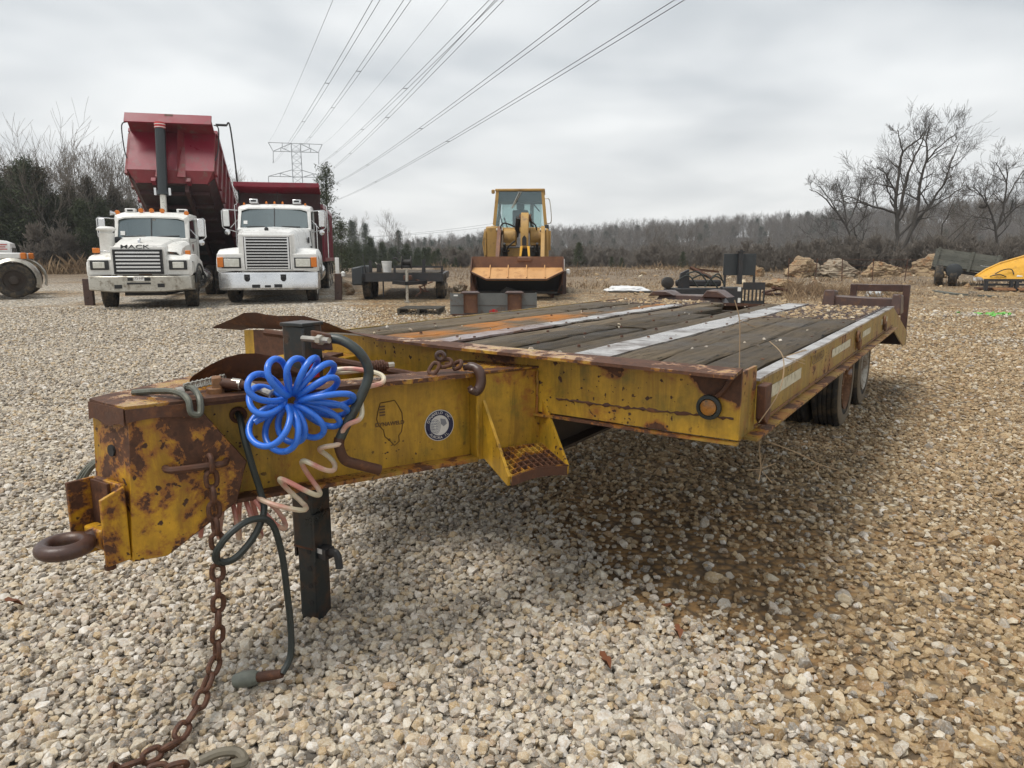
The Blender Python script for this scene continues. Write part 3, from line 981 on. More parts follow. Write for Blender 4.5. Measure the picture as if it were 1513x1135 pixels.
# --- coupler: bracket, bolts and the pintle ring
AX = -1.59
b = MB()
b.bx(AX - 0.075, AX + 0.085, -1.580, -1.563, 0.555, 0.805)
b.bx(AX - 0.085, AX - 0.073, -1.66, -1.572, 0.555, 0.805)
b.prism([(AX + 0.083, -1.645, 0.56), (AX + 0.083, -1.645, 0.775), (AX + 0.083, -1.570, 0.80), (AX + 0.083, -1.570, 0.56)], (0.013, 0, 0))
bracket = tw(b, 'coupler_bracket', M['yellow_nose'], bevel=0.003)
b = MB(); b.bx(AX - 0.072, AX + 0.03, -1.590, -1.581, 0.64, 0.80); b.build('wear_plate', M['rust'], bracket)
for z in (0.745, 0.60):
    b = MB(); b.cyl((AX + 0.045, -1.58, z), (AX + 0.045, -1.612, z), 0.024, n=6); b.build('bolt', M['rust'], bracket, bevel=0.002)
b = MB()
ring_c = Vector((AX, -1.715, 0.632))
b.torus(ring_c, 0.060, 0.0235, 'z', 36, 14)
b.tube([ring_c + Vector((0, 0.06, 0)), ring_c + Vector((0, 0.10, 0.0)), ring_c + Vector((0, 0.135, 0.0))], [0.026, 0.034, 0.036], 12)
tw(b, 'pintle_ring', M['rust_wet'])
b = MB(); b.bx(AX - 0.05, AX + 0.05, -1.636, -1.592, 0.60, 0.665); tw(b, 'ring_socket', M['yellow_nose'], bevel=0.008)
b = MB(); b.cyl((AX + 0.02, -1.60, 0.53), (AX + 0.02, -1.60, 0.56), 0.012, n=8); b.cyl((AX + 0.02, -1.60, 0.52), (AX + 0.02, -1.60, 0.535), 0.017, n=6); tw(b, 'bolt', M['rust'])
# chain bar on the nose side
b = MB(); b.tube(bez([lg(0.085, 0.014, 0.838), lg(0.092, 0.045, 0.838), lg(0.12, 0.058, 0.838), lg(0.23, 0.058, 0.836), lg(0.258, 0.045, 0.834), lg(0.268, 0.014, 0.834)], 5), 0.0115, 8)
tw(b, 'chain_bar', M['rust'])
# grommet where the cable leaves the leg
b = MB(); b.torus((0, 0, 0), 0.022, 0.008, 'z', 18, 6); o = tw(b, 'cable_grommet', M['rust'])
o.matrix_local = frame(lg(0.327, -0.066, 0.965), LDIR, (0, 0, 1))

# --- front beam: web, flanges; the top flange is bent up at its left end
st = [(0.0, 1.106, -0.10, 0.0, 1.118), (-0.15, 1.108, -0.10, 0.0, 1.119), (-0.3, 1.110, -0.10, 0.0, 1.12), (-0.6, 1.114, -0.10, 0, 1.122), (-0.9, 1.118, -0.10, 0, 1.124), (-1.2, 1.122, -0.10, 0, 1.128),
      (-1.45, 1.128, -0.098, 0, 1.131), (-1.65, 1.132, -0.092, 0, 1.132), (-1.8, 1.145, -0.078, 0, 1.133), (-1.9, 1.158, -0.06, 0, 1.133), (-2.0, 1.176, -0.045, 0, 1.132), (-2.1, 1.192, -0.035, 0, 1.13), (-2.2, 1.205, -0.03, 0, 1.128),
      (-2.3, 1.203, -0.03, 0, 1.126), (-2.4, 1.196, -0.03, 0, 1.124), (-2.5, 1.200, -0.035, 0, 1.122), (-2.58, 1.208, -0.04, 0, 1.12), (-2.66, 1.203, -0.05, 0, 1.118), (-2.74, 1.168, -0.07, 0, 1.112), (-2.80, 1.146, -0.085, 0, 1.10), (-2.87, 1.118, -0.11, 0, 1.10)]
b = MB()
def web_bottom(x): return 0.853 if x > -0.25 else 0.853 - 0.008 * math.sin((x + 0.25) * 2.0)
rows = [[(x, -0.2, zt - 0.012), (x, -0.2, 0.97), (x, -0.2, web_bottom(x) + 0.008)] for x, _, _, _, zt in st[:-2]]
b.sheet(rows[:12], (0, 0.012, 0)); beam = tw(b, 'front_beam', M['yellow_beam'])
b = MB(); b.sheet(rows[11:-1], (0, 0.012, 0)); b.build('rusted_web', M['rusted_web'], beam)['label'] = 'rust brown end of the beam web'
b = MB(); b.sheet(rows[-2:], (0, 0.012, 0)); b.build('web_end', M['yellow_beam'], beam)
b = MB()
rows = [[(x, -0.188, zt), (x, -0.2 + dy * 0.5, (zt + zf) / 2 + 0.001), (x, -0.2 + dy, zf)] for x, zf, dy, _, zt in st]
b.sheet(rows[:8], (0, 0, -0.012)); b.build('top_flange', M['yellow_top'], beam)
b = MB(); b.sheet(rows[7:], (0, 0.012, -0.006)); b.build('bent_flange', M['rust'], beam)['label'] = 'bent and rusted end of the top flange'
b = MB()
rows = [[(x, -0.188, web_bottom(x) + 0.002), (x, -0.212, web_bottom(x)), (x, -0.222, web_bottom(x) + 0.003)] for x in np.linspace(0, -2.75, 16)]
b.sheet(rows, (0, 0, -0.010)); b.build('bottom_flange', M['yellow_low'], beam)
b = MB()
rs = random.Random(3)
rows = []
for x in np.linspace(-0.02, -0.74, 60):
    c_ = 0.940 + 0.010 * math.sin(3 * x) + rs.uniform(-.003, .003); w_ = 0.002 + 0.0065 * rs.random() ** 2
    rows.append([(x, -0.2022, c_ + w_), (x, -0.2045, c_), (x, -0.2022, c_ - w_)])
b.sheet(rows, (0, 0.003, 0)); b.build('rusty_seam', M['rust'], beam)
b = MB(); b.bx(-0.012, 0.0, -0.186, 0.0, 0.856, 1.104); b.build('end_plate', M['yellow_rail'], beam)
# round amber marker lamp
mk = Vector((-0.106, -0.2, 0.972))
b = MB(); b.lathe([(0.040, 0.0), (0.046, -0.012), (0.044, -0.022), (0.033, -0.026), (0.030, -0.018)], mk, 'y', 28); lampo = tw(b, 'marker_lamp', M['rubber'])
b = MB(); b.lathe([(0.031, -0.016), (0.029, -0.024), (0.018, -0.030), (0.004, -0.032)], mk, 'y', 20); b.build('lens', M['amber_old'], lampo)
b = MB(); b.tube(bez([mk + Vector((0.025, -0.012, 0.042)), mk + Vector((0.05, -0.012, 0.07)), mk + Vector((0.075, -0.010, 0.118))], 4), 0.010, 6); b.build('cable_stain', M['rust'], lampo)

# --- fold-out step beside the tongue box
b = MB()
for d in (1.232, 1.50):
    o = MB()
    o.prism([lg(d, 0.002, 0.925), lg(d, 0.205, 0.665), lg(d, 0.20, 0.628), lg(d, 0.002, 0.69)], tuple(LDIR * 0.012))
    tw(o, 'step_side', M['yellow'])
b = MB()
def sag(k): return -0.045 * (0.0) + 0.014 * math.sin(PI * k)
ND, NO = 9, 6
for i in range(ND):
    for j in range(NO):
        pass
d0, d1, o0, o1 = 1.246, 1.498, 0.015, 0.205
for j in range(NO + 1):      # long bars
    o_ = o0 + (o1 - o0) * j / NO
    pts = [lg(d0 + (d1 - d0) * k / 12, o_, 0.702 + sag(k / 12) * (0.4 + 0.6 * j / NO) - 0.046 * j / NO) for k in range(13)]
    rows = [[p + Vector((0, 0, 0.014)), p - Vector((0, 0, 0.014))] for p in pts]
    b.sheet(rows, tuple(LOUT * 0.004))
for i in range(ND + 1):      # cross bars
    k = i / ND
    pts = [lg(d0 + (d1 - d0) * k, o0 + (o1 - o0) * j / 8, 0.702 + sag(k) * (0.4 + 0.6 * j / 8) - 0.046 * j / 8) for j in range(9)]
    rows = [[p + Vector((0, 0, 0.013)), p - Vector((0, 0, 0.006))] for p in pts]
    b.sheet(rows, tuple(LDIR * 0.005))
tw(b, 'step_tread', M['yellow_top'])
b = MB()
pts = [lg(d0 + (d1 - d0) * k / 12, 0.206, 0.664 + sag(k / 12)) for k in range(13)]
b.sheet([[p, p - Vector((0, 0, 0.036))] for p in pts], tuple(LOUT * 0.006)); tw(b, 'step_lip', M['rust'])

# --- decals on the leg
DM = frame(lg(1.075, -0.0705, 0.829), LDIR, (0, 0, 1))
b = MB(); b.lathe([(0.063, 0), (0.063, 0.0012)], (0, 0, 0), 'z', 36); o = tw(b, 'round_decal', M['decal_white']); o.matrix_local = DM
dec = o
b = MB(); b.lathe([(0.060, 0.0014), (0.060, 0.0022), (0.041, 0.0022), (0.041, 0.0014)], (0, 0, 0), 'z', 36, closed=True); b.build('decal_ring', M['decal_blue'], dec)
b = MB()      # globe grid on the emblem
for k in range(4):
    b.torus((-0.018, -0.004, 0.0016), 0.010 + 0.0065 * k, 0.0010, 'z', 18, 4, sx=0.75)
for k in range(5):
    b.bx(-0.036, -0.008, -0.026 + k * 0.011, -0.024 + k * 0.011, 0.0013, 0.0022)
b.prism([(0.004, 0.028, 0.0013), (0.026, 0.022, 0.0013), (0.032, 0.004, 0.0013), (0.018, -0.006, 0.0013), (0.006, 0.006, 0.0013)], (0, 0, 0.0007))
b.build('emblem', plain('decal_grey', (0.20, 0.21, 0.24), 0.4), dec)


def arc_text(s, r, a0, step, flip, size, mat, parent, name):
    allm = MB()
    for i, ch in enumerate(s):
        if ch == ' ': continue
        a = a0 + (step * i if flip else -step * i)
        tm = Matrix.Rotation(a - PI / 2 if not flip else a + PI / 2, 4, 'Z')
        tm.translation = (r * math.cos(a), r * math.sin(a), 0.0024)
        o_ = text_mesh('x', ch, size, mat, None, tm, 0.0003)
        me = o_.data
        allm.add([v.co.copy() for v in me.vertices], [tuple(p.vertices) for p in me.polygons])
        bpy.data.objects.remove(o_)
    return allm.build(name, mat, parent, recalc=False, smooth=0)


arc_text('DYNAWELD INC.', 0.0505, R(158), R(11.2), False, 0.0155, M['decal_white'], dec, 'lettering')
arc_text('AURORA IL', 0.0505, R(222), R(11.2), True, 0.0155, M['decal_white'], dec, 'lettering')

# state-outline decal: a brown line and faint lettering
ill = [(-0.036, 0.080), (0.022, 0.085), (0.036, 0.062), (0.050, 0.034), (0.052, -0.006), (0.046, -0.040), (0.034, -0.055), (0.036, -0.078), (0.016, -0.092), (-0.002, -0.070), (-0.022, -0.052), (-0.026, -0.026), (-0.044, -0.006), (-0.052, 0.020), (-0.046, 0.048)]
IM = frame(lg(0.87, -0.0705, 0.866), LDIR, (0, 0, 1))
b = MB(); b.tube([(x, y, 0.0) for x, y in ill], 0.0018, 4, closed=True); o = tw(b, 'outline_decal', M['decal_line']); o.matrix_local = IM
st_ = o
text_mesh('lettering', 'DYNAWELD', 0.021, M['decal_line'], st_, Matrix.Translation((0, -0.004, 0.0005)), 0.0004, bold=0.0006)
b = MB()
for k in range(4): b.bx(-0.040, -0.018, 0.030 + 0.011 * k, 0.036 + 0.011 * k, -0.0006, 0.0006)
b.build('lettering', M['decal_line'], st_)

# --- jack
JX, JY = -1.55, -0.80
jr = Matrix.Rotation(R(6), 3, 'Z')
def jbox(b, x0, x1, y0, y1, z0, z1):
    b.box((JX + (x0 + x1) / 2, JY + (y0 + y1) / 2, (z0 + z1) / 2), (x1 - x0, y1 - y0, z1 - z0), jr)
b = MB(); jbox(b, -0.054, 0.054, -0.054, 0.054, 0.33, 1.24); jack = tw(b, 'jack', M['jack'], bevel=0.008)
b = MB(); jbox(b, -0.059, 0.059, -0.059, 0.059, 1.235, 1.250); b.build('cap', M['jack'], jack, bevel=0.003)
b = MB(); jbox(b, -0.044, 0.044, -0.044, 0.044, 0.0, 0.345); inner = b.build('drop_leg', M['jack'], jack, bevel=0.005)
for k in range(4):
    b = MB()
    c = Vector((JX, JY, 0.09 + 0.075 * k)) + jr @ Vector((0.018, -0.0445, 0)); n_ = jr @ Vector((0, -1, 0))
    b.cyl(c, c + n_ * 0.002, 0.012, n=10); b.build('pin_hole', M['grille_dark'], inner)
for (s0, s1) in ((-0.062, -0.052), (0.052, 0.062)):
    b = MB(); jbox(b, s0, s1, -0.05, 0.05, 0.28, 0.48); b.build('sleeve_plate', M['jack'], jack)
b = MB(); jbox(b, -0.115, 0.115, -0.10, 0.10, 0.98, 1.005); b.build('mount_plate', M['yellow_low'], jack)
b = MB(); jbox(b, -0.11, 0.11, -0.095, 0.095, 0.66, 0.68); b.build('mount_plate', M['yellow_low'], jack)
# sticker on the jack face
b = MB(); c0 = Vector((JX, JY, 1.06)) + jr @ Vector((0.055, 0, 0))
b.box(c0 + Vector((0, 0.0, 0)), (0.002, 0.050, 0.055), jr); stk = b.build('sticker', M['decal_red'], jack)
b = MB(); b.box(c0 + Vector((0.0015, -0.006, -0.004)), (0.002, 0.020, 0.034), jr); b.box(c0 + Vector((0.0015, 0.012, 0.010)), (0.002, 0.012, 0.012), jr); b.build('sticker_print', M['decal_white'], stk)
# crank
def lo(P): return [lg(d, o, z) for d, o, z in P]
b = MB(); cr = [(0.60, 0.0, 1.215), (0.655, 0.05, 1.212), (0.70, 0.09, 1.178), (0.730, 0.10, 1.13), (0.735, 0.10, 1.08), (0.70, 0.10, 1.005), (0.655, 0.10, 0.93), (0.625, 0.10, 0.875)]
b.tube(bez(lo(cr), 6), 0.0175, 10); crank = b.build('crank', M['crank'], jack)
b = MB(); b.tube(bez(lo([(0.625, 0.10, 0.88), (0.622, 0.10, 0.85), (0.64, 0.10, 0.80), (0.69, 0.10, 0.773), (0.765, 0.10, 0.742)]), 6), 0.0185, 10); b.build('crank_handle', M['rust'], jack)
b = MB(); b.hexa([lg(0.575, -0.03, 1.18), lg(0.63, 0.03, 1.175), lg(0.63, 0.055, 1.175), lg(0.575, -0.005, 1.18), lg(0.575, -0.03, 1.245), lg(0.625, 0.03, 1.235), lg(0.625, 0.055, 1.235), lg(0.575, -0.005, 1.245)]); b.build('crank_socket', M['rust'], jack, bevel=0.006)
b = MB(); b.cyl(lg(0.55, -0.04, 1.215), lg(0.61, 0.08, 1.215), 0.010, n=8); b.cyl(lg(0.585, 0.03, 1.215), lg(0.595, 0.05, 1.215), 0.017, n=6); b.build('crank_bolt', M['zinc'], jack)
for z in (0.55, 0.82):
    b = MB(); c_ = Vector((JX, JY, z)) + jr @ Vector((0.03, -0.0545, 0)); b.cyl(c_, c_ + jr @ Vector((0, -0.003, 0)), 0.009, n=10); b.build('pin_hole', M['rust'], jack)
b = MB()
ring_ = [Vector((JX, JY, 0.332)) + jr @ Vector((0.050 * sx_, 0.050 * sy_, 0)) for sx_, sy_ in ((-1, -1), (1, -1), (1, 1), (-1, 1))]
b.tube(ring_, 0.007, 6, closed=True); b.build('collar_weld', M['rust'], jack)
b = MB(); b.cyl((JX - 0.05, JY - 0.02, 1.195), (JX - 0.155, JY - 0.055, 1.205), 0.014, n=8); b.build('gear_shaft', M['rust'], jack)
# spring latch on the drop leg
b = MB()
c1 = Vector((JX + 0.050, JY - 0.01, 0.315))
b.tube(bez([c1, c1 + Vector((0.05, 0.0, 0.0)), c1 + Vector((0.085, 0, 0.012)), c1 + Vector((0.105, 0, 0.0)), c1 + Vector((0.112, 0, -0.05))], 5), [0.018] * 21, 8, sq=0.7)
b.box(c1 + Vector((0.03, 0, 0.0)), (0.06, 0.05, 0.045))
latch = b.build('latch', M['dark'], jack, bevel=0.003)
b = MB(); b.box(c1 + Vector((0.025, -0.026, 0.012)), (0.035, 0.002, 0.020)); b.build('latch_label', M['decal_white'], jack)

# brown brace and curved plate lying in the tongue
b = MB()
rows = []
for i in range(9):
    k = i / 8
    d = 0.20 + 0.42 * k
    h = 0.105 * math.sin(PI * min(1, 0.12 + k * 0.95)) ** 0.8
    rows.append([lg(d, -0.26, 1.045), lg(d, -0.245, 1.045 + h * 0.6), lg(d + 0.01, -0.21 - 0.05 * k, 1.045 + h)])
b.sheet(rows, (0.006, 0.004, 0.004)); tw(b, 'curved_guard', M['rust'])
b = MB(); b.cyl((-1.50, -0.74, 1.10), (-1.20, -0.36, 0.985), 0.016, n=8); tw(b, 'brace_rod', M['rust'])

# --- deck: boards, strips, frame
rng = random.Random(5)
def board_mesh(x0, x1, y0, y1, seed, ragged=0.0):
    r_ = random.Random(seed)
    b = MB(); n = 14
    rows = []
    for i in range(n + 1):
        y = y0 + (y1 - y0) * i / n
        j = lambda a: r_.uniform(-a, a)
        e0 = x0 + j(0.004) + (ragged * r_.random() if i % 5 == 2 else 0)
        e1 = x1 + j(0.004) - (ragged * r_.random() if i % 6 == 3 else 0)
        rows.append([(e0, y, DZ - 0.008 + j(0.002)), (e0 + 0.010, y, DZ + j(0.004)), ((e0 + e1) / 2, y, DZ + 0.002 + j(0.004)), (e1 - 0.010, y, DZ + j(0.004)), (e1, y, DZ - 0.008 + j(0.002))])
    b.sheet(rows, (0, 0, -0.036))
    return b


def boards(x0, x1, n, segs, mats, seed):
    w = (x1 - x0) / n
    for i in range(n):
        a = x0 + w * i + 0.006; c = x0 + w * (i + 1) - 0.006
        dz = rng.uniform(-0.010, 0.006)
        for k, (ya, yb) in enumerate(segs(i)):
            o = board_mesh(a, c, ya, yb, seed + i * 7 + k, 0.018).build('deck_board', M[mats(i, k)], trailer)
            o.location.z = dz + rng.uniform(-0.004, 0.004)


REAR = 4.78
boards(-0.735, -0.070, 3, lambda i: [(-0.15, 2.90 + 0.05 * i)], lambda i, k: 'plank', 10)
boards(-1.71, -0.930, 4, lambda i: [(-0.15, 1.62 if i in (1, 2) else 4.3), (1.70, 3.9) if i in (1,) else (1.66, 3.0) if i == 2 else (4.32, 4.6)], lambda i, k: 'plank_dark' if i in (1, 2) else 'plank', 40)
boards(-2.03, -1.86, 1, lambda i: [(-0.15, 2.4), (2.42, 4.0)], lambda i, k: 'plank_rusty', 70)
boards(-2.28, -2.03, 1, lambda i: [(-0.15, 2.9), (2.92, 4.0)], lambda i, k: 'plank_rusty' if k == 0 else 'plank', 75)
boards(-2.70, -2.28, 2, lambda i: [(-0.15, 2.0 + 0.7 * i), (2.03 + 0.7 * i, 4.0)], lambda i, k: 'plank', 80)


def deck_strip(x0, x1, y0, y1, mat, dz=0.004):
    b = MB(); n = 20
    b.sheet([[(x0, y0 + (y1 - y0) * i / n, DZ + dz + 0.0015 * math.sin(i * 2.1)), (x1, y0 + (y1 - y0) * i / n, DZ + dz + 0.0015 * math.cos(i * 1.7))] for i in range(n + 1)], (0, 0, -0.012))
    return tw(b, 'deck_strip', M[mat])


deck_strip(-0.928, -0.738, -0.15, REAR, 'strip')
deck_strip(-1.855, -1.715, -0.15, 1.45, 'strip_purple')
deck_strip(-1.850, -1.718, 1.46, 3.95, 'strip')
# long beams, cross members and the dark gap where boards are gone
for x in (-0.83, -1.785):
    b = MB(); b.bx(x - 0.005, x + 0.005, -0.18, REAR, 0.70, DZ - 0.010); b.bx(x - 0.07, x + 0.07, -0.18, REAR, 0.688, 0.70); tw(b, 'frame_beam', M['frame'])
for y in np.arange(0.35, 4.7, 0.55):
    b = MB(); b.bx(-2.68, -0.03, y - 0.03, y + 0.03, 0.90, DZ - 0.055); tw(b, 'cross_member', M['frame'])
b = MB(); b.bx(-2.72, -2.70, -0.15, REAR, 0.88, DZ); tw(b, 'side_rail', M['yellow_rail'])
# right rail: top strip, web, bottom flange
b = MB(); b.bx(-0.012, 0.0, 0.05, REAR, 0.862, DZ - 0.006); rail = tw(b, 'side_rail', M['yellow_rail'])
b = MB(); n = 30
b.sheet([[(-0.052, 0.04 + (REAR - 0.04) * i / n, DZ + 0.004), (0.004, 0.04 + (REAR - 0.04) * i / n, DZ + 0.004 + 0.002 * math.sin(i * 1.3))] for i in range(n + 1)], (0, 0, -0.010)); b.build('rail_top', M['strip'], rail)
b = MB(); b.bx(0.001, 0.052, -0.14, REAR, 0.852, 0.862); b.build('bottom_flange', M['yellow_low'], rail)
b = MB(); b.bx(0.0008, 0.006, -0.0, REAR, 0.872, 0.880); b.build('rail_seam', M['rust_orange'], rail)
for k in range(9):
    b = MB(); b.bx(-0.055, -0.045, 3.3 + 0.16 * k, 3.40 + 0.16 * k, DZ + 0.0065, DZ + 0.009); b.build('rail_slot', M['grille_dark'], rail)
# stake pocket beside the beam end
b = MB(); b.prism([(0.003, 0.0, 1.03), (0.003, 0.09, 1.03), (0.003, 0.085, 0.90), (0.003, 0.05, 0.872), (0.003, 0.005, 0.90)], (0.035, 0, 0)); b.build('stake_pocket', M['rust'], rail, bevel=0.004)
for (a, c, z0, z1) in ((0.13, 0.79, 0.945, 0.995), (1.60, 2.24, 0.945, 0.990), (2.80, 3.20, 0.945, 0.988), (3.86, 4.30, 0.95, 0.995)):
    b = MB(); n = 6
    b.sheet([[(0.0015, a + (c - a) * i / n, z1), (0.0015, a + (c - a) * i / n, z0)] for i in range(n + 1)], (0.0015, 0, 0)); b.build('reflective_tape', M['tape'], rail)
b = MB(); b.bx(0.0008, 0.0028, 1.02, 1.36, 0.968, 1.024); sign = b.build('name_plate', worn('faded_plate', (0.26, 0.17, 0.03), (0.34, 0.23, 0.05), 0.5), rail)
text_mesh('lettering', 'DYNAWELD', 0.056, M['decal_line'], sign, frame((0.0032, 1.19, 0.999), (0, 1, 0), (0, 0, 1)), 0.0005, bold=0.001)
b = MB(); b.bx(0.003, 0.0040, 1.06, 1.32, 0.974, 0.979); b.build('lettering', M['decal_line'], sign)
# chain hooks hanging on the rail
for y in (2.50, 3.98):
    b = MB()
    b.torus((0.012, y, 0.985), 0.030, 0.010, 'x', 14, 6); b.torus((0.018, y + 0.05, 0.93), 0.034, 0.011, 'x', 14, 6, sx=0.8)
    b.bx(0.002, 0.02, y + 0.02, y + 0.06, 0.90, 1.00)
    b.build('tie_down_hook', M['rust_orange'], rail)

# expanded metal ramp sections at the rear of the deck, with gravel caught on them
def grate(x0, x1, y0, y1, nm):
    b = MB(); nx = max(3, int((x1 - x0) / 0.075))
    ny = int((y1 - y0) / 0.12)
    for i in range(nx + 1):
        x = x0 + (x1 - x0) * i / nx
        b.bx(x - 0.006, x + 0.006, y0, y1, DZ - 0.03, DZ - 0.004)
    for i in range(ny + 1):
        y = y0 + (y1 - y0) * i / ny
        b.bx(x0, x1, y - 0.010, y + 0.010, DZ - 0.026, DZ - 0.001)
    return tw(b, nm, M['mesh'])
grate(-0.72, -0.08, 3.02, REAR, 'ramp_grating')
grate(-2.66, -1.72, 4.02, REAR, 'ramp_grating')
b = MB(); b.bx(-0.72, -0.08, 3.02, REAR, DZ - 0.045, DZ - 0.034); b.bx(-2.66, -1.72, 4.02, REAR, DZ - 0.045, DZ - 0.034); tw(b, 'dirt_pan', M['rust'])
n = 1700
gx_ = np.where(NPR.uniform(0, 1, n) < 0.55, NPR.uniform(-0.70, -0.10, n), NPR.uniform(-2.64, -1.74, n))
gy_ = np.where(gx_ > -1, NPR.uniform(3.05, REAR, n), NPR.uniform(4.0, REAR, n))
P = np.stack([gx_, gy_, DZ - 0.012 + NPR.uniform(-0.012, 0.008, n)], -1)
g_o = scatter('caught_gravel', P, np.full(n, 0.014) * np.exp(NPR.normal(0, 0.3, n)), M['stone_tan'], 'deck_stones')
g_o.location = T0; g_o.rotation_euler = (0, 0, TA)
tag(g_o, 'tan gravel caught on the rear gratings of the trailer deck', 'gravel', kind='stuff')
n = 45
P = np.stack([NPR.uniform(-2.6, -0.2, n), NPR.uniform(0, 4.5, n), np.full(n, DZ + 0.009)], -1)
g_o = scatter('deck_stones', P, np.full(n, 0.008) * np.exp(NPR.normal(0, 0.4, n)), M['stone_grey'], 'deck_stones_b')
g_o.location = T0; g_o.rotation_euler = (0, 0, TA)
tag(g_o, 'small pale stones lying about on the plank deck', 'gravel', kind='stuff')

# bolt heads along the strips and board ends, too small to pick apart
b = MB(); rb = random.Random(17)
for x in (-0.90, -0.765, -1.835, -1.735, -0.12, -0.40, -0.62, -1.05, -1.30, -1.55, -2.15, -2.45):
    for k in range(9):
        y = 0.06 + 0.53 * k + rb.uniform(-.03, .03)
        if x > -0.7 and y > 2.8: continue
        if rb.random() < 0.25: continue
        b.cyl((x, y, DZ - 0.002), (x, y, DZ + 0.009), 0.011, 0.008, n=6)
o = tw(b, 'deck_bolts', M['rust']); o['kind'] = 'stuff'
# weld beads where plates meet on the tongue
b = MB()
for (d, o_) in ((1.209, 0.002), (0.325, 0.004)):
    pts_ = [lg(d + 0.002 * rb.uniform(-1, 1), o_, z) for z in np.linspace(0.70, 1.02, 22)] if d > 1 else [lg(0.200 + 0.125 * k / 10 + 0.001, 0.010, 1.005 - 0.185 * k / 10) for k in range(11)] + [lg(0.325 - 0.040 * k / 8, 0.010, 0.82 - 0.138 * k / 8) for k in range(1, 9)]
    b2 = MB(); b2.tube(pts_, [0.005 + 0.002 * rb.random() for _ in pts_], 6); tw(b2, 'weld_bead', M['yellow_nose'] if d < 1 else M['yellow'])
b2 = MB(); b2.tube([(x, -0.2055, 1.110 + 0.004 * rb.random()) for x in np.linspace(-0.02, -1.7, 60)], 0.006, 5); tw(b2, 'weld_bead', M['rust_orange'])
b2 = MB(); b2.tube([(-0.83 + 0.004 * rb.random(), -0.207, z) for z in np.linspace(0.86, 1.04, 14)], 0.006, 5); tw(b2, 'weld_bead', M['yellow_low'])

# beavertail behind the deck
def bt(y): return DZ - 0.38 * (y - REAR) / 1.75
b = MB(); b.prism([(-0.012, REAR, 1.04), (-0.012, 6.50, bt(6.5)), (-0.012, 6.52, 0.54), (-0.012, 6.20, 0.53), (-0.012, REAR, 0.862)], (0.012, 0, 0)); tail = tw(b, 'beavertail_side', M['yellow_rail'])
b = MB(); b.prism([(-2.70, REAR, 1.04), (-2.70, 6.50, bt(6.5)), (-2.70, 6.52, 0.54), (-2.70, 6.20, 0.53), (-2.70, REAR, 0.862)], (-0.012, 0, 0)); tw(b, 'beavertail_side', M['yellow_rail'])
b = MB(); b.hexa([(-2.69, REAR, 1.0), (-0.02, REAR, 1.0), (-0.02, 6.5, bt(6.5) - 0.04), (-2.69, 6.5, bt(6.5) - 0.04), (-2.69, REAR, 1.03), (-0.02, REAR, 1.03), (-0.02, 6.5, bt(6.5) - 0.01), (-2.69, 6.5, bt(6.5) - 0.01)]); tw(b, 'beavertail_deck', M['rust'])
b = MB(); b.bx(-2.70, 0.0, 6.45, 6.53, 0.52, 0.67); tw(b, 'rear_bumper', M['rust_wet'])


def ramp(x0, x1, y, zt, y2):
    b = MB()
    b.box((x0, y, (zt + 0.65) / 2), (0.07, 0.08, zt - 0.65))
    r_o = tw(b, 'loading_ramp', M['rust_wet'], bevel=0.006)
    b = MB(); b.box((x1, y, (zt + 0.65) / 2), (0.07, 0.08, zt - 0.65)); b.build('ramp_post', M['rust_wet'], r_o, bevel=0.006)
    b = MB(); b.box(((x0 + x1) / 2, y, zt - 0.04), (x1 - x0 - 0.07, 0.08, 0.08)); b.build('ramp_bar', M['rust_wet'], r_o, bevel=0.006)
    b = MB(); b.box(((x0 + x1) / 2, y, zt - 0.32), (x1 - x0 - 0.07, 0.07, 0.06)); b.build('ramp_bar', M['rust_wet'], r_o)
    return r_o
ramp(-0.60, -0.05, 6.62, 1.19, 5.5)
b = MB(); b.hexa([(-0.72, 5.55, 0.92), (-0.02, 5.55, 0.92), (-0.02, 5.75, 0.92), (-0.72, 5.75, 0.92), (-0.70, 5.57, 1.10), (-0.04, 5.57, 1.08), (-0.04, 5.70, 1.08), (-0.70, 5.70, 1.10)])
b.hexa([(-0.76, 5.5, 0.92), (-0.62, 5.5, 0.92), (-0.62, 5.85, 0.92), (-0.76, 5.85, 0.92), (-0.74, 5.55, 1.16), (-0.64, 5.55, 1.16), (-0.64, 5.8, 1.14), (-0.74, 5.8, 1.14)])
b.hexa([(-0.10, 5.5, 0.92), (0.0, 5.5, 0.92), (0.0, 5.85, 0.92), (-0.10, 5.85, 0.92), (-0.09, 5.55, 1.13), (-0.01, 5.55, 1.13), (-0.01, 5.8, 1.11), (-0.09, 5.8, 1.11)])
tw(b, 'ramp_foot', M['rust_wet'], bevel=0.012)
b = MB(); b.hexa([(-2.58, 5.3, 0.95), (-1.72, 5.3, 0.95), (-1.72, 5.55, 0.95), (-2.58, 5.55, 0.95), (-2.50, 5.32, 1.07), (-1.80, 5.32, 1.075), (-1.80, 5.5, 1.075), (-2.50, 5.5, 1.07)])
b.prism([(-1.98, 5.25, 1.05), (-1.92, 5.25, 1.135), (-1.80, 5.25, 1.13), (-1.68, 5.25, 1.05)], (0, 0.3, 0))
b.prism([(-2.62, 5.25, 1.05), (-2.56, 5.25, 1.11), (-2.40, 5.25, 1.115), (-2.30, 5.25, 1.06)], (0, 0.3, 0))
tw(b, 'ramp_foot', M['rust_wet'], bevel=0.012)

# --- axles and dual wheels
WR = 0.415


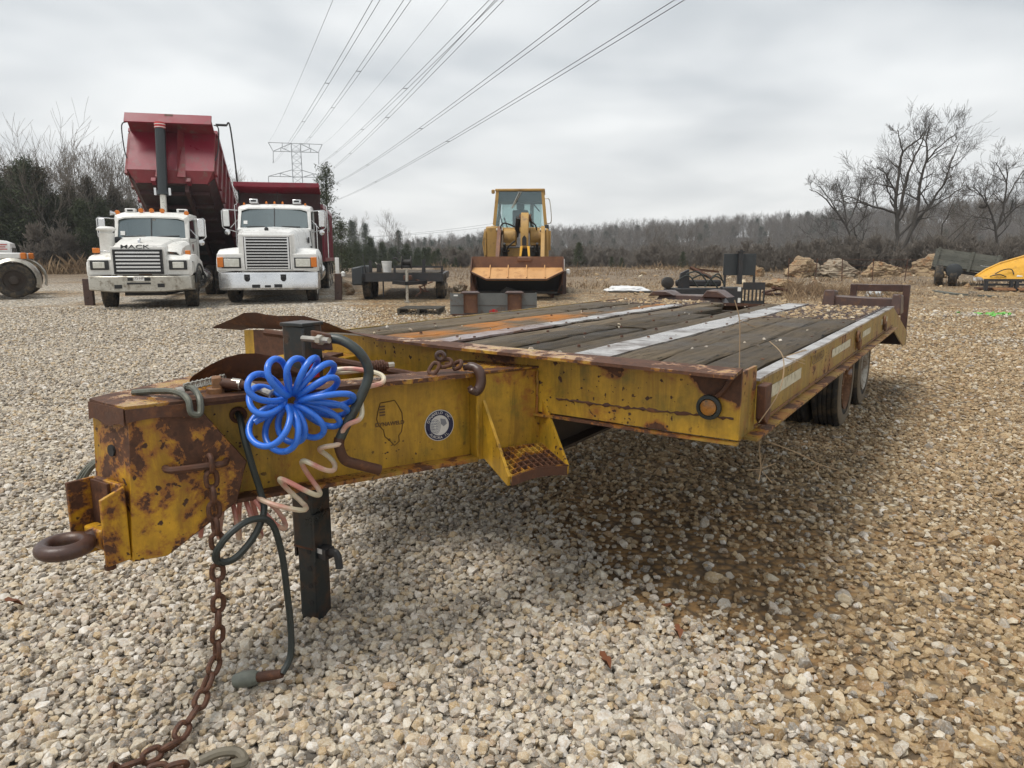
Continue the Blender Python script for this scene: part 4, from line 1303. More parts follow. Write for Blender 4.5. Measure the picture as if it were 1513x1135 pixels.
def trailer_wheel(x, y, rim, outer):
    """x: outer face of the tyre"""
    b = MB(); w = 0.225
    pr = [(0.25, 0.0 - 0.02), (0.32, 0.006), (0.37, 0.004), (0.402, -0.012), (WR, -0.032)]
    for k in range(4):
        xa = -0.032 - (w - 0.064) * (k + 0.40) / 4.4; xb = xa - 0.010
        pr += [(WR, xa), (WR - 0.012, xa - 0.001), (WR - 0.012, xb), (WR, xb - 0.001)]
    pr += [(WR, -w + 0.032), (0.402, -w + 0.012), (0.37, -w), (0.32, -w), (0.25, -w + 0.02)]
    b.lathe(pr, (x, y, WR - 0.012), 'x', 40, closed=True)
    ty = tw(b, 'tyre', M['tyre'])
    if outer:
        b = MB(); b.lathe([(0.30, 0.0052), (0.37, 0.0058), (0.400, -0.008), (0.398, -0.003), (0.37, 0.0095), (0.30, 0.0085)], (x, y, WR - 0.012), 'x', 40, closed=True); b.build('dusty_wall', M['tyre_wall'], ty)
    b = MB(); b.lathe([(0.240, -0.20), (0.240, -0.025), (0.252, 0.006), (0.246, 0.010), (0.222, -0.02), (0.215, -0.10), (0.15, -0.12), (0.13, -0.09), (0.09, -0.085), (0.07, -0.03), (0.02, -0.028)], (x, y, WR - 0.012), 'x', 36)
    rm = b.build('rim', rim, ty)
    return ty


for yy, rm in ((4.22, M['rim_rust']), (5.36, M['rim_white'])):
    trailer_wheel(-0.27, yy, rm, True); trailer_wheel(-0.53, yy, M['frame'], False)
    trailer_wheel(-2.43 + 0.25, yy, M['frame'], False); trailer_wheel(-2.17 + 0.25 - 0.52, yy, M['frame'], False)
    b = MB(); b.cyl((-0.35, yy, WR), (-2.3, yy, WR), 0.065, n=12); tw(b, 'axle', M['frame'])
    b = MB(); b.bx(-0.98, -0.84, yy - 0.42, yy + 0.42, 0.50, 0.60); b.bx(-1.86, -1.72, yy - 0.42, yy + 0.42, 0.50, 0.60); tw(b, 'leaf_spring', M['frame'])
# ------------------------------------------------------------------ hoses, cables, chains on the tongue
def lw(d, o, z):
    return TM @ lg(d, o, z)


# blue coiled air hose: petal loops fanning from where it is bundled
rngb = random.Random(3)
hub = (0.475, 0.045, 1.030)
pet = [(62, .205), (84, .22), (108, .205), (42, .215), (20, .22), (-2, .215), (-24, .205), (-40, .20), (-66, .195), (-92, .195), (-110, .20), (-132, .20), (172, .165), (148, .17)]
pts = []
for i, (a, Lp) in enumerate(pet):
    a = R(a + rngb.uniform(-3, 3)); Lp *= rngb.uniform(0.80, 1.10) * 0.82
    w = 0.036 + 0.016 * rngb.random() - 0.008; amp = rngb.uniform(0.02, 0.075)
    oc = 0.012 + 0.012 * (i % 3) + 0.006 * rngb.random()
    for k in range(14):
        tt = 2 * PI * k / 14
        r_ = Lp * (0.5 - 0.5 * math.cos(tt)) + 0.028
        s_ = w * math.sin(tt) * (0.45 + 0.55 * r_ / Lp)
        ox = oc + amp * math.sin(tt) + 0.02 * (r_ / Lp)
        pts.append((hub[0] + r_ * math.cos(a) * 0.93 - s_ * math.sin(a), hub[1] + ox, hub[2] + r_ * math.sin(a) * 0.82 + s_ * math.cos(a) - 0.005))
end = [(0.445, 0.09, 1.015), (0.40, 0.095, 0.99), (0.352, 0.09, 0.968)]
b = MB(); b.tube(bez([lw(*p) for p in pts + end], 3), 0.0108, 10)
hose = b.build('coiled_air_hose', M['blue'])
tag(hose, 'bright blue coiled air hose bunched like petals against the tongue', 'hose')
b = MB(); b.torus((0, 0, 0), 0.021, 0.004, 'z', 16, 6); o = b.build('wire_ring', M['zinc'], hose)
o.matrix_world = TM @ frame(lg(0.425, 0.08, 1.045), LDIR + LOUT * 0.5, (0, 0, 1))
b = MB(); b.cyl(lw(0.36, 0.0, 1.075), lw(0.42, 0.05, 1.045), 0.012, n=8); b.build('end_fitting', M['zinc'], hose)

# pink and white coiled hose trailing from the crank to under the nose
ctrl = bez([lg(*p) for p in ((0.735, 0.07, 1.04), (0.71, 0.10, 0.975), (0.66, 0.125, 0.925), (0.60, 0.10, 0.865), (0.57, 0.09, 0.80), (0.51, 0.09, 0.745), (0.455, 0.07, 0.69), (0.41, 0.0, 0.625), (0.36, -0.05, 0.600), (0.31, -0.09, 0.595), (0.25, -0.11, 0.600), (0.19, -0.12, 0.61), (0.14, -0.13, 0.62))], 14)
turns = 11.0; n = 300; pts = []
for i in range(n + 1):
    k = i / n
    q = k * (len(ctrl) - 1); a_ = int(min(q, len(ctrl) - 2)); c = ctrl[a_].lerp(ctrl[a_ + 1], q - a_)
    tdir = (ctrl[min(a_ + 2, len(ctrl) - 1)] - ctrl[max(a_ - 1, 0)]).normalized()
    u_ = LOUT; v_ = tdir.cross(u_).normalized()
    rr = 0.012 + 0.056 * min(1, max(0, (k - 0.20) / 0.2))
    rr *= 1.0 - 0.15 * math.sin(7 * k)
    ph = 2 * PI * turns * (k ** 1.25)
    pts.append(TM @ (c + u_ * (rr * 0.8 * math.cos(ph)) + v_ * (rr * math.sin(ph))))
b = MB(); b.tube(pts, 0.0088, 8)
h2 = tag(b.build('coiled_air_hose', M['pinkhose']), 'faded pink and cream coiled hose stretched in loose spirals below the tongue', 'hose')
b = MB(); b.tube(bez([lw(*p) for p in ((0.735, 0.07, 1.04), (0.80, 0.06, 1.05), (0.80, 0.03, 1.075), (0.72, -0.02, 1.095), (0.66, -0.06, 1.09), (0.69, -0.09, 1.075), (0.78, -0.09, 1.075))], 6), 0.0088, 8)
b.build('hose_loop', M['pinkhose'], h2)
b = MB()
sp = [lg(0.79 + 0.075 * k / 60, -0.09 + 0.02 * math.cos(2 * PI * k / 7.5), 1.085 + 0.02 * math.sin(2 * PI * k / 7.5)) for k in range(61)]
b.tube([TM @ p for p in sp], 0.0045, 6); b.cyl(lw(0.775, -0.09, 1.085), lw(0.875, -0.09, 1.085), 0.014, n=10); b.build('spring_guard', M['rust'], h2)
b = MB(); b.cyl(lw(0.875, -0.09, 1.085), lw(0.90, -0.09, 1.085), 0.011, n=6); b.build('end_fitting', M['zinc'], h2)

# black electrical cable
cp = [lw(0.327, -0.09, 0.97), lw(0.327, -0.03, 0.958), lw(0.330, 0.01, 0.90), lw(0.348, 0.02, 0.80), lw(0.368, 0.02, 0.71), lw(0.372, 0.04, 0.645), lw(0.33, 0.07, 0.575), lw(0.262, 0.09, 0.52), lw(0.21, 0.10, 0.525), lw(0.205, 0.115, 0.565), lw(0.25, 0.12, 0.62), lw(0.32, 0.10, 0.645),
      lw(0.385, 0.08, 0.615), lw(0.415, 0.07, 0.50), lw(0.425, 0.07, 0.36), lw(0.43, 0.075, 0.22), lw(0.42, 0.09, 0.12), lw(0.385, 0.11, 0.075)]
b = MB(); b.tube(bez(cp, 6), 0.0115, 8)
cab = tag(b.build('electrical_cable', M['cable']), 'black electrical cable looping down from the tongue with its plug on the gravel', 'cable')
pl0 = cp[-1]; dirp = (gp(348, 1006, 0.035) - pl0)
b = MB(); b.tube([pl0, pl0 + dirp * 0.28, pl0 + dirp * 0.55], [0.015, 0.018, 0.018], 10); b.build('plug_boot', M['rust'], cab)
b = MB(); b.tube([pl0 + dirp * 0.5, pl0 + dirp * 0.60, pl0 + dirp * 0.82, pl0 + dirp * 1.0, pl0 + dirp * 1.03], [0.020, 0.028, 0.029, 0.024, 0.016], 12); b.build('plug', worn('plug_grey', (0.09, 0.10, 0.085), (0.16, 0.17, 0.14), 0.5, 20), cab)


# chains
def link_mesh(L_, w, r, name):
    b = MB(); p = []
    for k in range(20):
        a = 2 * PI * k / 20
        x = (L_ / 2 - w / 2) * (1 if math.cos(a) >= 0 else -1) * min(1, abs(math.cos(a)) * 3) + (w / 2 - r) * math.cos(a)
        p.append((x, (w / 2 - r) * math.sin(a), 0))
    b.tube(p, r, 8, closed=True)
    o = b.build(name, M['rust'])
    return o


def chain(name, label, path, L_, w, r, start=0.0):
    P = [Vector(p) for p in path]
    seg = [(P[i + 1] - P[i]).length for i in range(len(P) - 1)]
    tot = sum(seg); pitch = L_ - 2.0 * r
    root = thing(name, label, 'chain', P[0])
    base = None; s_ = start; i = 0
    rg = random.Random(4)
    while s_ < tot:
        d_ = s_; j = 0
        while j < len(seg) - 1 and d_ > seg[j]: d_ -= seg[j]; j += 1
        p = P[j].lerp(P[j + 1], min(1, d_ / seg[j])); tdir = (P[j + 1] - P[j]).normalized()
        if base is None:
            base = link_mesh(L_, w, r, 'chain_link'); o = base
        else:
            o = base.copy(); COL.objects.link(o)
        o.parent = root
        x = tdir; h = x.orthogonal().normalized() if abs(x.z) > 0.95 else Vector((-x.y, x.x, 0)).normalized()
        if abs(x.z) > 0.95: h = Vector((0.94, -0.34, 0)); h = (h - x * h.dot(x)).normalized()
        k = x.cross(h)
        a = (PI / 2 if i % 2 else 0.0) + R(38) + rg.uniform(-0.25, 0.25)
        yv = h * math.cos(a) + k * math.sin(a); zv = x.cross(yv)
        m = Matrix((x, yv, zv)).transposed().to_4x4(); m.translation = p - P[0]
        o.matrix_local = m
        s_ += pitch; i += 1
    return root


c0 = lw(0.213, 0.062, 0.825)
path = [c0 + Vector((0, 0, 0.02)), c0 + Vector((0.002, 0, -0.25)), c0 + Vector((-0.002, -0.02, -0.48)), c0 + Vector((-0.01, -0.04, -0.64)), c0 + Vector((-0.03, -0.15, -0.735)), c0 + Vector((-0.06, -0.27, -0.785)), c0 + Vector((-0.12, -0.33, -0.79)), c0 + Vector((-0.18, -0.37, -0.79)), c0 + Vector((-0.16, -0.42, -0.785)), c0 + Vector((-0.04, -0.38, -0.785)), c0 + Vector((0.03, -0.345, -0.79))]
chain('safety_chain', 'rusty safety chain hanging from the nose bar to a heap on the gravel', path, 0.070, 0.052, 0.0086)
e0 = path[-1] + Vector((0.02, 0.01, 0.0))
b = MB(); b.tube(bez([e0, e0 + Vector((0.05, 0.02, 0.012)), e0 + Vector((0.10, 0.03, 0.006)), e0 + Vector((0.13, 0.0, 0.0)), e0 + Vector((0.10, -0.02, 0.004))], 5), [0.014] * 21, 8)
tag(b.build('chain_grab_hook', worn('mossy_iron', (0.10, 0.085, 0.06), (0.17, 0.15, 0.11), 0.7, 20)), 'grey green iron hook lying at the end of the heaped chain', 'hook')
# hook and links lying over the tongue top
hk = thing('tie_hook', 'rusty chain hook with three links lying over the tongue beside the step', 'hook', lw(1.19, 0, 1.04))
hb = hk.location.copy()
def hkp(d, o, z): return lw(d, o, z) - hb
b = MB(); b.tube(bez([hkp(1.165, -0.025, 1.058), hkp(1.19, 0.005, 1.064), hkp(1.205, 0.028, 1.045), hkp(1.208, 0.036, 1.005), hkp(1.192, 0.036, 0.975), hkp(1.172, 0.034, 0.975), hkp(1.160, 0.030, 0.992)], 5), [0.012] * 3 + [0.017] * 5 + [0.020] * 15 + [0.016] * 5 + [0.011] * 3, 10); b.build('hook', M['rust_wet'], hk)
for (d, o_, z, xd) in ((1.145, -0.04, 1.068, (0.6, -0.7, 0.3)), (1.10, -0.06, 1.078, (1, 0.2, 0.2)), (1.055, -0.065, 1.060, (0.5, 0.4, 0.8))):
    l = link_mesh(0.066, 0.046, 0.008, 'chain_link'); l.parent = hk
    l.matrix_local = frame(hkp(d, o_, z), xd, (0.2, 0.5, 0.9))
b = MB(); b.torus(hkp(1.085, -0.07, 1.105), 0.014, 0.010, 'y', 12, 8); b.build('clevis', M['rust_wet'], hk)

# steel wire rope with a spring over the nose
b = MB(); b.tube(bez([lw(0.02, -0.16, 1.060), lw(0.09, -0.10, 1.068), lw(0.14, -0.02, 1.072), lw(0.165, 0.035, 1.055), lw(0.17, 0.055, 1.015), lw(0.195, 0.055, 1.01), lw(0.20, 0.03, 1.055), lw(0.19, -0.04, 1.075), lw(0.17, -0.09, 1.07)], 6), 0.0105, 8)
wr = tag(b.build('wire_rope', M['wire_rope']), 'grey steel wire rope looped over the front edge of the tongue nose', 'wire rope')
b = MB(); a0, a1 = lg(0.17, -0.07, 1.078), lg(0.30, -0.16, 1.082)
b.tube([TM @ (a0.lerp(a1, k / 90) + Vector((0, 0.012 * math.cos(2 * PI * k / 5.5), 0.012 * math.sin(2 * PI * k / 5.5)))) for k in range(91)], 0.0038, 5); b.build('spring', M['zinc'], wr)
b = MB(); b.cyl(lw(0.155, -0.035, 1.072), lw(0.135, -0.02, 1.072), 0.015, n=8); b.build('ferrule', M['zinc'], wr)
b = MB()
for k in range(3):
    q = bez([fg(0.10, 0.02, 0.86), fg(0.03, 0.09 + 0.01 * k, 0.80), fg(0.0, 0.135 + 0.012 * k, 0.70), fg(0.02, 0.15 + 0.01 * k, 0.665 - 0.012 * k), fg(0.08, 0.10, 0.66 - 0.012 * k), fg(0.14, 0.05, 0.70)], 6)
    b.tube([TM @ p for p in q], 0.008, 6)
tag(b.build('wire_rope', M['wire_rope']), 'hanging loops of dark wire rope on the far side of the ring hitch', 'wire rope')
# glad-hand fitting and pipes on the nose
gl = thing('air_fitting', 'rusty air coupling with brass collar lying on the tongue beside the blue hose', 'air fitting', lw(0.30, -0.05, 1.05))
gb = gl.location.copy()
b = MB(); b.box(lw(0.265, -0.06, 1.075) - gb, (0.03, 0.05, 0.06), (0, 0, 0.4)); b.cyl(lw(0.26, -0.06, 1.07) - gb, lw(0.26, -0.06, 1.045) - gb, 0.03, n=10); b.build('valve_body', M['rust_orange'], gl, bevel=0.004)
b = MB(); b.cyl(lw(0.275, -0.05, 1.085) - gb, lw(0.33, -0.02, 1.077) - gb, 0.017, n=10); b.cyl(lw(0.33, -0.02, 1.077) - gb, lw(0.47, 0.02, 1.062) - gb, 0.014, n=10); b.build('pipe', M['rust'], gl)
b = MB(); b.cyl(lw(0.31, -0.035, 1.081) - gb, lw(0.335, -0.02, 1.077) - gb, 0.019, n=10); b.build('collar', M['zinc'], gl)
b = MB(); b.cyl(lw(0.27, -0.075, 1.066) - gb, lw(0.50, -0.03, 1.056) - gb, 0.014, n=10); b.build('pipe', M['rust'], gl)

# dry weed stalks caught along the rail
rw = random.Random(8)
def stalk(label, pts, r=0.0022):
    b = MB(); b.tube(bez([TM @ Vector(p) for p in pts], 4), r, 5); 
    for k in range(4):
        p = TM @ Vector(pts[-2]); q = p + Vector((rw.uniform(-.06, .10), rw.uniform(-.05, .05), rw.uniform(-.05, .06))); b.tube([p, q], r * 0.6, 4)
    tag(b.build('weed_stalk', M['grass']), label, 'weed stalk')
stalk('thin dry weed stalk arching up over the deck front corner', [(-0.06, 0.0, 0.95), (-0.10, 0.12, 1.12), (-0.13, 0.20, 1.25), (-0.16, 0.22, 1.33)])
stalk('long dry weed stalk poking out below the rail towards the tyre', [(0.02, 0.1, 0.80), (0.10, 0.35, 0.70), (0.14, 0.6, 0.60), (0.18, 0.9, 0.50)])
stalk('dry forked twig hanging under the front end of the rail', [(0.02, 0.0, 0.85), (0.04, -0.05, 0.79), (0.05, -0.06, 0.73), (0.05, -0.08, 0.69)])
stalk('dry stalk leaning across the rail top near the deck corner', [(0.03, -0.05, 0.90), (0.06, 0.12, 1.0), (0.02, 0.32, 1.10), (-0.08, 0.5, 1.14)])
# ------------------------------------------------------------------ tipper trucks
# local frame of a truck: x to the right as one faces its front, y rearwards, z up
def wheel(parent, x, y, r, w, side, rim_mat, dual=False, steer=0.0, hub=True):
    """side: +1 outer face towards +x; x is that outer face"""
    b = MB(); s = side
    ws = [0.0] + ([w + 0.05] if dual else [])
    first = None
    for k, off in enumerate(ws):
        b = MB()
        pr = [(r * 0.60, -0.02), (r * 0.80, 0.012), (r * 0.93, 0.0), (r, -0.035)]
        for q in range(4):
            a = 0.035 + (w - 0.07) * (q + 0.4) / 4.4
            pr += [(r, -a), (r - 0.014, -a - 0.001), (r - 0.014, -a - 0.012), (r, -a - 0.013)]
        pr += [(r, -w + 0.035), (r * 0.93, -w), (r * 0.80, -w - 0.012), (r * 0.60, -w + 0.02)]
        b.lathe([(a, (h - off) * s) for a, h in pr], (0, 0, 0), 'x', 36, closed=True)
        o = b.build('tyre', M['tyre'], parent)
        o.location = (x, y, r); o.rotation_euler = (0, 0, steer)
        first = first or o
    b = MB()
    pr = [(r * 0.61, -0.05), (r * 0.615, -0.004), (r * 0.58, 0.0), (r * 0.52, -0.05), (r * 0.42, -0.075), (r * 0.30, -0.05), (r * 0.22, 0.02), (r * 0.20, 0.05), (r * 0.05, 0.055)]
    b.lathe([(a, h * s) for a, h in pr], (0, 0, 0), 'x', 30)
    for k in range(8):
        a = 2 * PI * k / 8
        b.cyl((-0.05 * s, r * 0.36 * math.cos(a), r * 0.36 * math.sin(a)), (-0.03 * s, r * 0.36 * math.cos(a), r * 0.36 * math.sin(a)), r * 0.035, n=6)
    b.build('rim', rim_mat, first)
    return first


def mirror(parent, sx, x, y, z0, z1, mat):
    b = MB()
    p = [(x * sx, y + 0.05, z1 - 0.02), ((x + 0.36) * sx, y - 0.05, z1), ((x + 0.40) * sx, y - 0.06, z1 - 0.04), ((x + 0.40) * sx, y - 0.06, z0 + 0.06), ((x + 0.36) * sx, y - 0.05, z0), (x * sx, y + 0.05, z0 - 0.1)]
    b.tube(p, 0.014, 6)
    b.tube([(x * sx, y + 0.05, z0 + 0.25), ((x + 0.20) * sx, y - 0.02, z0 + 0.02)], 0.010, 6)
    m = b.build('mirror_bracket', M['chrome'], parent)
    b = MB(); b.box(((x + 0.29) * sx, y - 0.055, (z0 + z1) / 2 + 0.02), (0.17, 0.05, (z1 - z0) * 0.86), (0, 0, 0.15 * sx)); b.build('mirror', mat, m, bevel=0.02)
    b = MB(); b.lathe([(0.02, 0), (0.075, 0.03), (0.07, 0.06), (0.02, 0.075)], ((x + 0.28) * sx, y - 0.08, z0 - 0.10), 'y', 14); b.build('convex_mirror', M['chrome'], m)
    return m


def side_fender(b, sx, xi, xo, y0, wy, r, ztop, zlow, front=0.0):
    """bulging wing: rounded top, arch cut for the wheel"""
    rows = []
    prof = [(y0, zlow), (y0 - 0.02, zlow + 0.25), (y0 + 0.02, ztop - 0.16), (y0 + 0.12, ztop - 0.05), (y0 + 0.35, ztop), (wy, ztop + 0.02), (wy + r * 0.8, ztop - 0.08), (wy + r * 1.15, ztop - 0.32)]
    low = [(y0 + 0.05, zlow), (wy - r * 1.06, zlow + 0.10), (wy - r * 1.0, zlow + 0.30), (wy - r * 0.82, r + r * 0.62), (wy - r * 0.4, r + r * 0.98), (wy, r + r * 1.06), (wy + r * 0.7, r + r * 0.80), (wy + r * 1.05, r + r * 0.40)]
    for (ya, za), (yb, zb) in zip(prof, low):
        rows.append([(xi * sx, ya, za + 0.03), ((xi * 0.4 + xo * 0.6) * sx, ya, za), ((xo - 0.05) * sx, ya + 0.01, za - 0.03), (xo * sx, ya + 0.05, za - 0.12 if za - 0.12 > zb else zb + 0.01), (xo * sx, yb, zb)])
    b.sheet(rows, (-0.02 * sx, 0, -0.01))


def truck_b():
    g = gx(396, 18.0)
    T = thing('tipper_truck', 'white tipper truck with lowered red bed, bright bumper and slatted grille', 'truck', g, R(11), 'tipper trucks parked at the back of the lot')
    T.scale = (0.965, 0.965, 0.965)
    W = M['white']
    # chassis
    for x in (-0.42, 0.42):
        b = MB(); b.bx(x - 0.04, x + 0.04, 0.4, 8.6, 0.62, 0.90); b.build('chassis_rail', M['dark'], T)
    b = MB(); b.bx(-0.5, 0.5, 0.5, 2.6, 0.36, 0.62); b.build('engine_sump', M['cat_dark'], T)
    # bumper
    b = MB()
    pr = [(-1.28, 0.42), (-1.24, 0.10), (-1.15, 0.02), (-0.5, -0.02), (0.5, -0.02), (1.15, 0.02), (1.24, 0.10), (1.28, 0.42)]
    rows = [[(x, y, 0.82), (x, y - 0.02, 0.78), (x, y - 0.02, 0.42), (x * 0.99, y + 0.03, 0.37)] for x, y in pr]
    b.sheet(rows, (0, 0.03, 0)); bp = b.build('bumper', M['bumper_bright'], T, bevel=0.006)
    for x, z, w, h in ((-0.31, 0.47, 0.20, 0.085), (-0.02, 0.465, 0.15, 0.06), (0.24, 0.475, 0.20, 0.085)):
        b = MB(); b.bx(x - w / 2, x + w / 2, -0.048, -0.02, z - h / 2, z + h / 2); b.build('bumper_slot', M['grille_dark'], bp)
    for x in (-0.52, 0.38):
        b = MB(); b.prism([(x - 0.07, -0.045, 0.77), (x + 0.07, -0.045, 0.77), (x + 0.07, -0.045, 0.64), (x + 0.03, -0.045, 0.59), (x - 0.03, -0.045, 0.59), (x - 0.07, -0.045, 0.64)], (0, 0.02, 0)); tw_ = b.build('tow_eye', M['grille_dark'], bp)
        b = MB(); b.torus((x, -0.052, 0.68), 0.04, 0.014, 'y', 14, 6); b.build('tow_ring', M['bezel'], tw_)
    # hood
    b = MB()
    rows = []
    for y, hw, zt, zb in ((0.06, 0.60, 1.78, 0.87), (0.10, 0.66, 1.86, 0.86), (0.45, 0.72, 1.93, 0.9), (1.1, 0.86, 2.00, 0.9), (1.75, 0.96, 2.03, 0.9)):
        rows.append([(-hw - 0.10, y, zb), (-hw - 0.02, y, zt - 0.35), (-hw, y, zt - 0.12), (-hw + 0.10, y, zt - 0.02), (0, y, zt + 0.02), (hw - 0.10, y, zt - 0.02), (hw, y, zt - 0.12), (hw + 0.02, y, zt - 0.35), (hw + 0.10, y, zb)])
    b.sheet(rows, (0, 0, -0.015)); hood = b.build('hood', W, T, bevel=0.0)
    b = MB(); b.bx(-0.70, 0.70, 0.055, 0.075, 0.85, 1.80); b.build('hood_nose', W, hood, bevel=0.02)
    for sx in (-1, 1):
        b = MB(); side_fender(b, sx, 0.60, 1.27, 0.05, 1.02, 0.52, 1.44, 0.86); b.build('wing', W, T)
        b = MB(); b.bx(0.60 * sx, 1.24 * sx, 0.04, 0.09, 0.86, 1.30); b.build('wing_nose', W, T, bevel=0.02)
        b = MB(); b.bx(0.66 * sx, 1.14 * sx, 0.015, 0.045, 0.93, 1.20); hl = b.build('headlamp_frame', M['bezel'], T, bevel=0.01)
        b = MB(); b.bx(0.70 * sx, 1.07 * sx, 0.002, 0.02, 0.965, 1.17); b.build('headlamp', M['lamp'], hl, bevel=0.012)
        b = MB(); b.bx(1.085 * sx, 1.235 * sx, 0.0, 0.16, 0.955, 1.21); b.build('turn_signal', M['amber'], hl, bevel=0.012)
        b = MB(); b.bx(1.10 * sx, 1.13 * sx, 0.6, 1.5, 0.88, 0.90); b.build('splash_edge', M['bezel'], T)
    # grille
    b = MB(); b.bx(-0.57, 0.57, 0.035, 0.056, 0.90, 1.73); gr = b.build('grille', M['grille_dark'], hood)
    for z in np.linspace(0.94, 1.69, 11):
        b = MB(); b.bx(-0.55, 0.55, 0.012, 0.036, z - 0.013, z + 0.013); b.build('grille_bar', M['chrome'], gr)
    for x in (-0.53, 0.53):
        b = MB(); b.bx(x - 0.02, x + 0.02, 0.005, 0.03, 0.91, 1.72); b.build('grille_stile', M['chrome'], gr)
    b = MB(); b.torus((0, 0, 0), 0.60, 0.012, 'y', 4, 4); 
    for (x0, x1, z0, z1) in ((-0.60, 0.60, 1.73, 1.765), (-0.60, 0.60, 0.875, 0.90), (-0.605, -0.57, 0.875, 1.765), (0.57, 0.605, 0.875, 1.765)):
        b = MB(); b.bx(x0, x1, 0.018, 0.058, z0, z1); b.build('grille_surround', W, gr)
    for sx in (-1, 1):      # panel seams, hood latch, door outline
        q = MB(); q.tube([(1.0 * sx, 1.745, 0.98), (0.99 * sx, 1.745, 1.6), (0.965 * sx, 1.745, 1.95)], 0.010, 4); q.build('hood_seam', M['bezel'], hood)
        q = MB(); q.bx(0.985 * sx, 0.996 * sx, 1.95, 1.965, 1.0, 2.0); q.bx(0.985 * sx, 0.996 * sx, 2.94, 2.955, 1.0, 2.0); q.bx(0.985 * sx, 0.996 * sx, 1.95, 2.955, 1.0, 1.015); q.build('door_seam', M['bezel'], T)
        q = MB(); q.box((1.0 * sx, 2.80, 1.72), (0.03, 0.16, 0.04)); q.build('door_handle', M['chrome'], T)
        q = MB(); q.box((0.985 * sx, 1.60, 1.45), (0.03, 0.07, 0.14)); q.build('hood_latch', M['bezel'], hood)
        q = MB(); q.bx(0.70 * sx, 1.05 * sx, 1.75, 2.25, 0.50, 0.56); q.bx(0.70 * sx, 1.05 * sx, 1.75, 2.25, 0.74, 0.78); q.build('cab_step', M['zinc'], T)
    q = MB(); q.tube(bez([(-0.3, 0.3, 0.55), (0.1, 0.25, 0.42), (0.5, 0.3, 0.52)], 5), 0.03, 6); q.tube([(-1.0, 1.02, 0.5), (1.0, 1.02, 0.5)], 0.06, 8); q.build('front_axle', M['cat_dark'], T)
    # emblem on the hood (small bulldog-like badge kept as a plain chrome badge)
    b = MB(); b.lathe([(0.02, -0.02), (0.055, -0.005), (0.05, 0.03), (0.02, 0.045)], (0, 0.16, 1.925), 'y', 12); b.build('hood_badge', M['bezel'], hood)
    b = MB(); b.bx(0.94, 0.962, 1.28, 1.46, 1.60, 1.76); b.build('vent', M['bezel'], T)
    # cab
    cab = MB()
    secs = [(1.75, 0.97, 2.02), (1.80, 0.98, 2.05)]
    cab.bx(-0.99, 0.99, 1.76, 3.15, 0.95, 2.02)
    cabo = cab.build('cab', W, T, bevel=0.03)
    b = MB()
    rows = []
    for y, hw, z in ((1.98, 0.88, 2.56), (2.06, 0.97, 2.63), (2.4, 0.99, 2.68), (3.0, 0.98, 2.68), (3.16, 0.95, 2.60)):
        rows.append([(-hw - 0.02, y, z - 0.12), (-hw, y, z - 0.03), (-hw * 0.8, y, z + 0.02), (0, y, z + 0.03), (hw * 0.8, y, z + 0.02), (hw, y, z - 0.03), (hw + 0.02, y, z - 0.12)])
    b.sheet(rows, (0, 0, -0.04)); b.build('cab_roof', W, cabo)
    for sx in (-1, 1):
        b = MB(); b.hexa([(0.92 * sx, 1.80, 2.0), (0.99 * sx, 1.84, 2.0), (0.99 * sx, 1.92, 2.0), (0.92 * sx, 1.88, 2.0), (0.88 * sx, 2.02, 2.58), (0.98 * sx, 2.06, 2.58), (0.98 * sx, 2.14, 2.58), (0.88 * sx, 2.1, 2.58)]); b.build('windscreen_pillar', W, cabo)
        b = MB(); b.bx(0.90 * sx, 0.99 * sx, 3.0, 3.15, 2.0, 2.58); b.build('rear_pillar', W, cabo)
        b = MB(); b.hexa([(0.965 * sx, 1.95, 2.02), (0.975 * sx, 1.95, 2.02), (0.975 * sx, 2.98, 2.02), (0.965 * sx, 2.98, 2.02), (0.955 * sx, 2.15, 2.56), (0.965 * sx, 2.15, 2.56), (0.965 * sx, 2.98, 2.56), (0.955 * sx, 2.98, 2.56)]); b.build('door_window', M['glass_side'], cabo)
        mirror(T, sx, 1.0, 1.95, 2.0, 2.52, M['white'] if sx < 0 else M['chrome'])
        b = MB(); b.tube(bez([(1.0 * sx, 2.9, 1.2), (1.06 * sx, 2.92, 1.3), (1.06 * sx, 2.92, 2.1), (1.0 * sx, 2.9, 2.2)], 4), 0.016, 6); b.build('grab_handle', M['chrome'], cabo)
        b = MB(); b.lathe([(0.30, 0.0), (0.33, 0.05), (0.33, 1.0), (0.30, 1.05)], (0.92 * sx, 2.3, 0.78), 'y', 24); b.build('fuel_tank', M['chrome'], T)
        wheel(T, 1.15 * sx, 1.02, 0.52, 0.27, sx, M['rim_white'])
        for y in (5.9, 7.25): wheel(T, 1.20 * sx, y, 0.52, 0.25, sx, M['rim_white'], dual=True)
        b = MB(); b.bx(0.7 * sx, 1.22 * sx, 8.0, 8.02, 0.25, 1.0); b.build('mud_flap', M['grille_dark'], T)
        b = MB(); b.bx(0.62 * sx, 1.2 * sx, 5.3, 7.8, 1.08, 1.12); b.build('wheel_guard', M['dark'], T)
    b = MB()
    rows = []
    for k in range(9):
        q = -1 + k / 4; x = 0.905 * q; bow = 0.07 * q * q
        rows.append([(x, 1.78 + bow, 2.025), (x * 0.985, 2.00 + bow, 2.585)])
    b.sheet(rows, (0, 0.008, 0)); ws = b.build('windscreen', M['glass'], cabo)
    b = MB(); b.hexa([(-0.012, 1.765, 2.02), (0.012, 1.765, 2.02), (0.012, 1.78, 2.02), (-0.012, 1.78, 2.02), (-0.012, 1.985, 2.585), (0.012, 1.985, 2.585), (0.012, 2.0, 2.585), (-0.012, 2.0, 2.585)]); b.build('windscreen_bar', M['bezel'], ws)
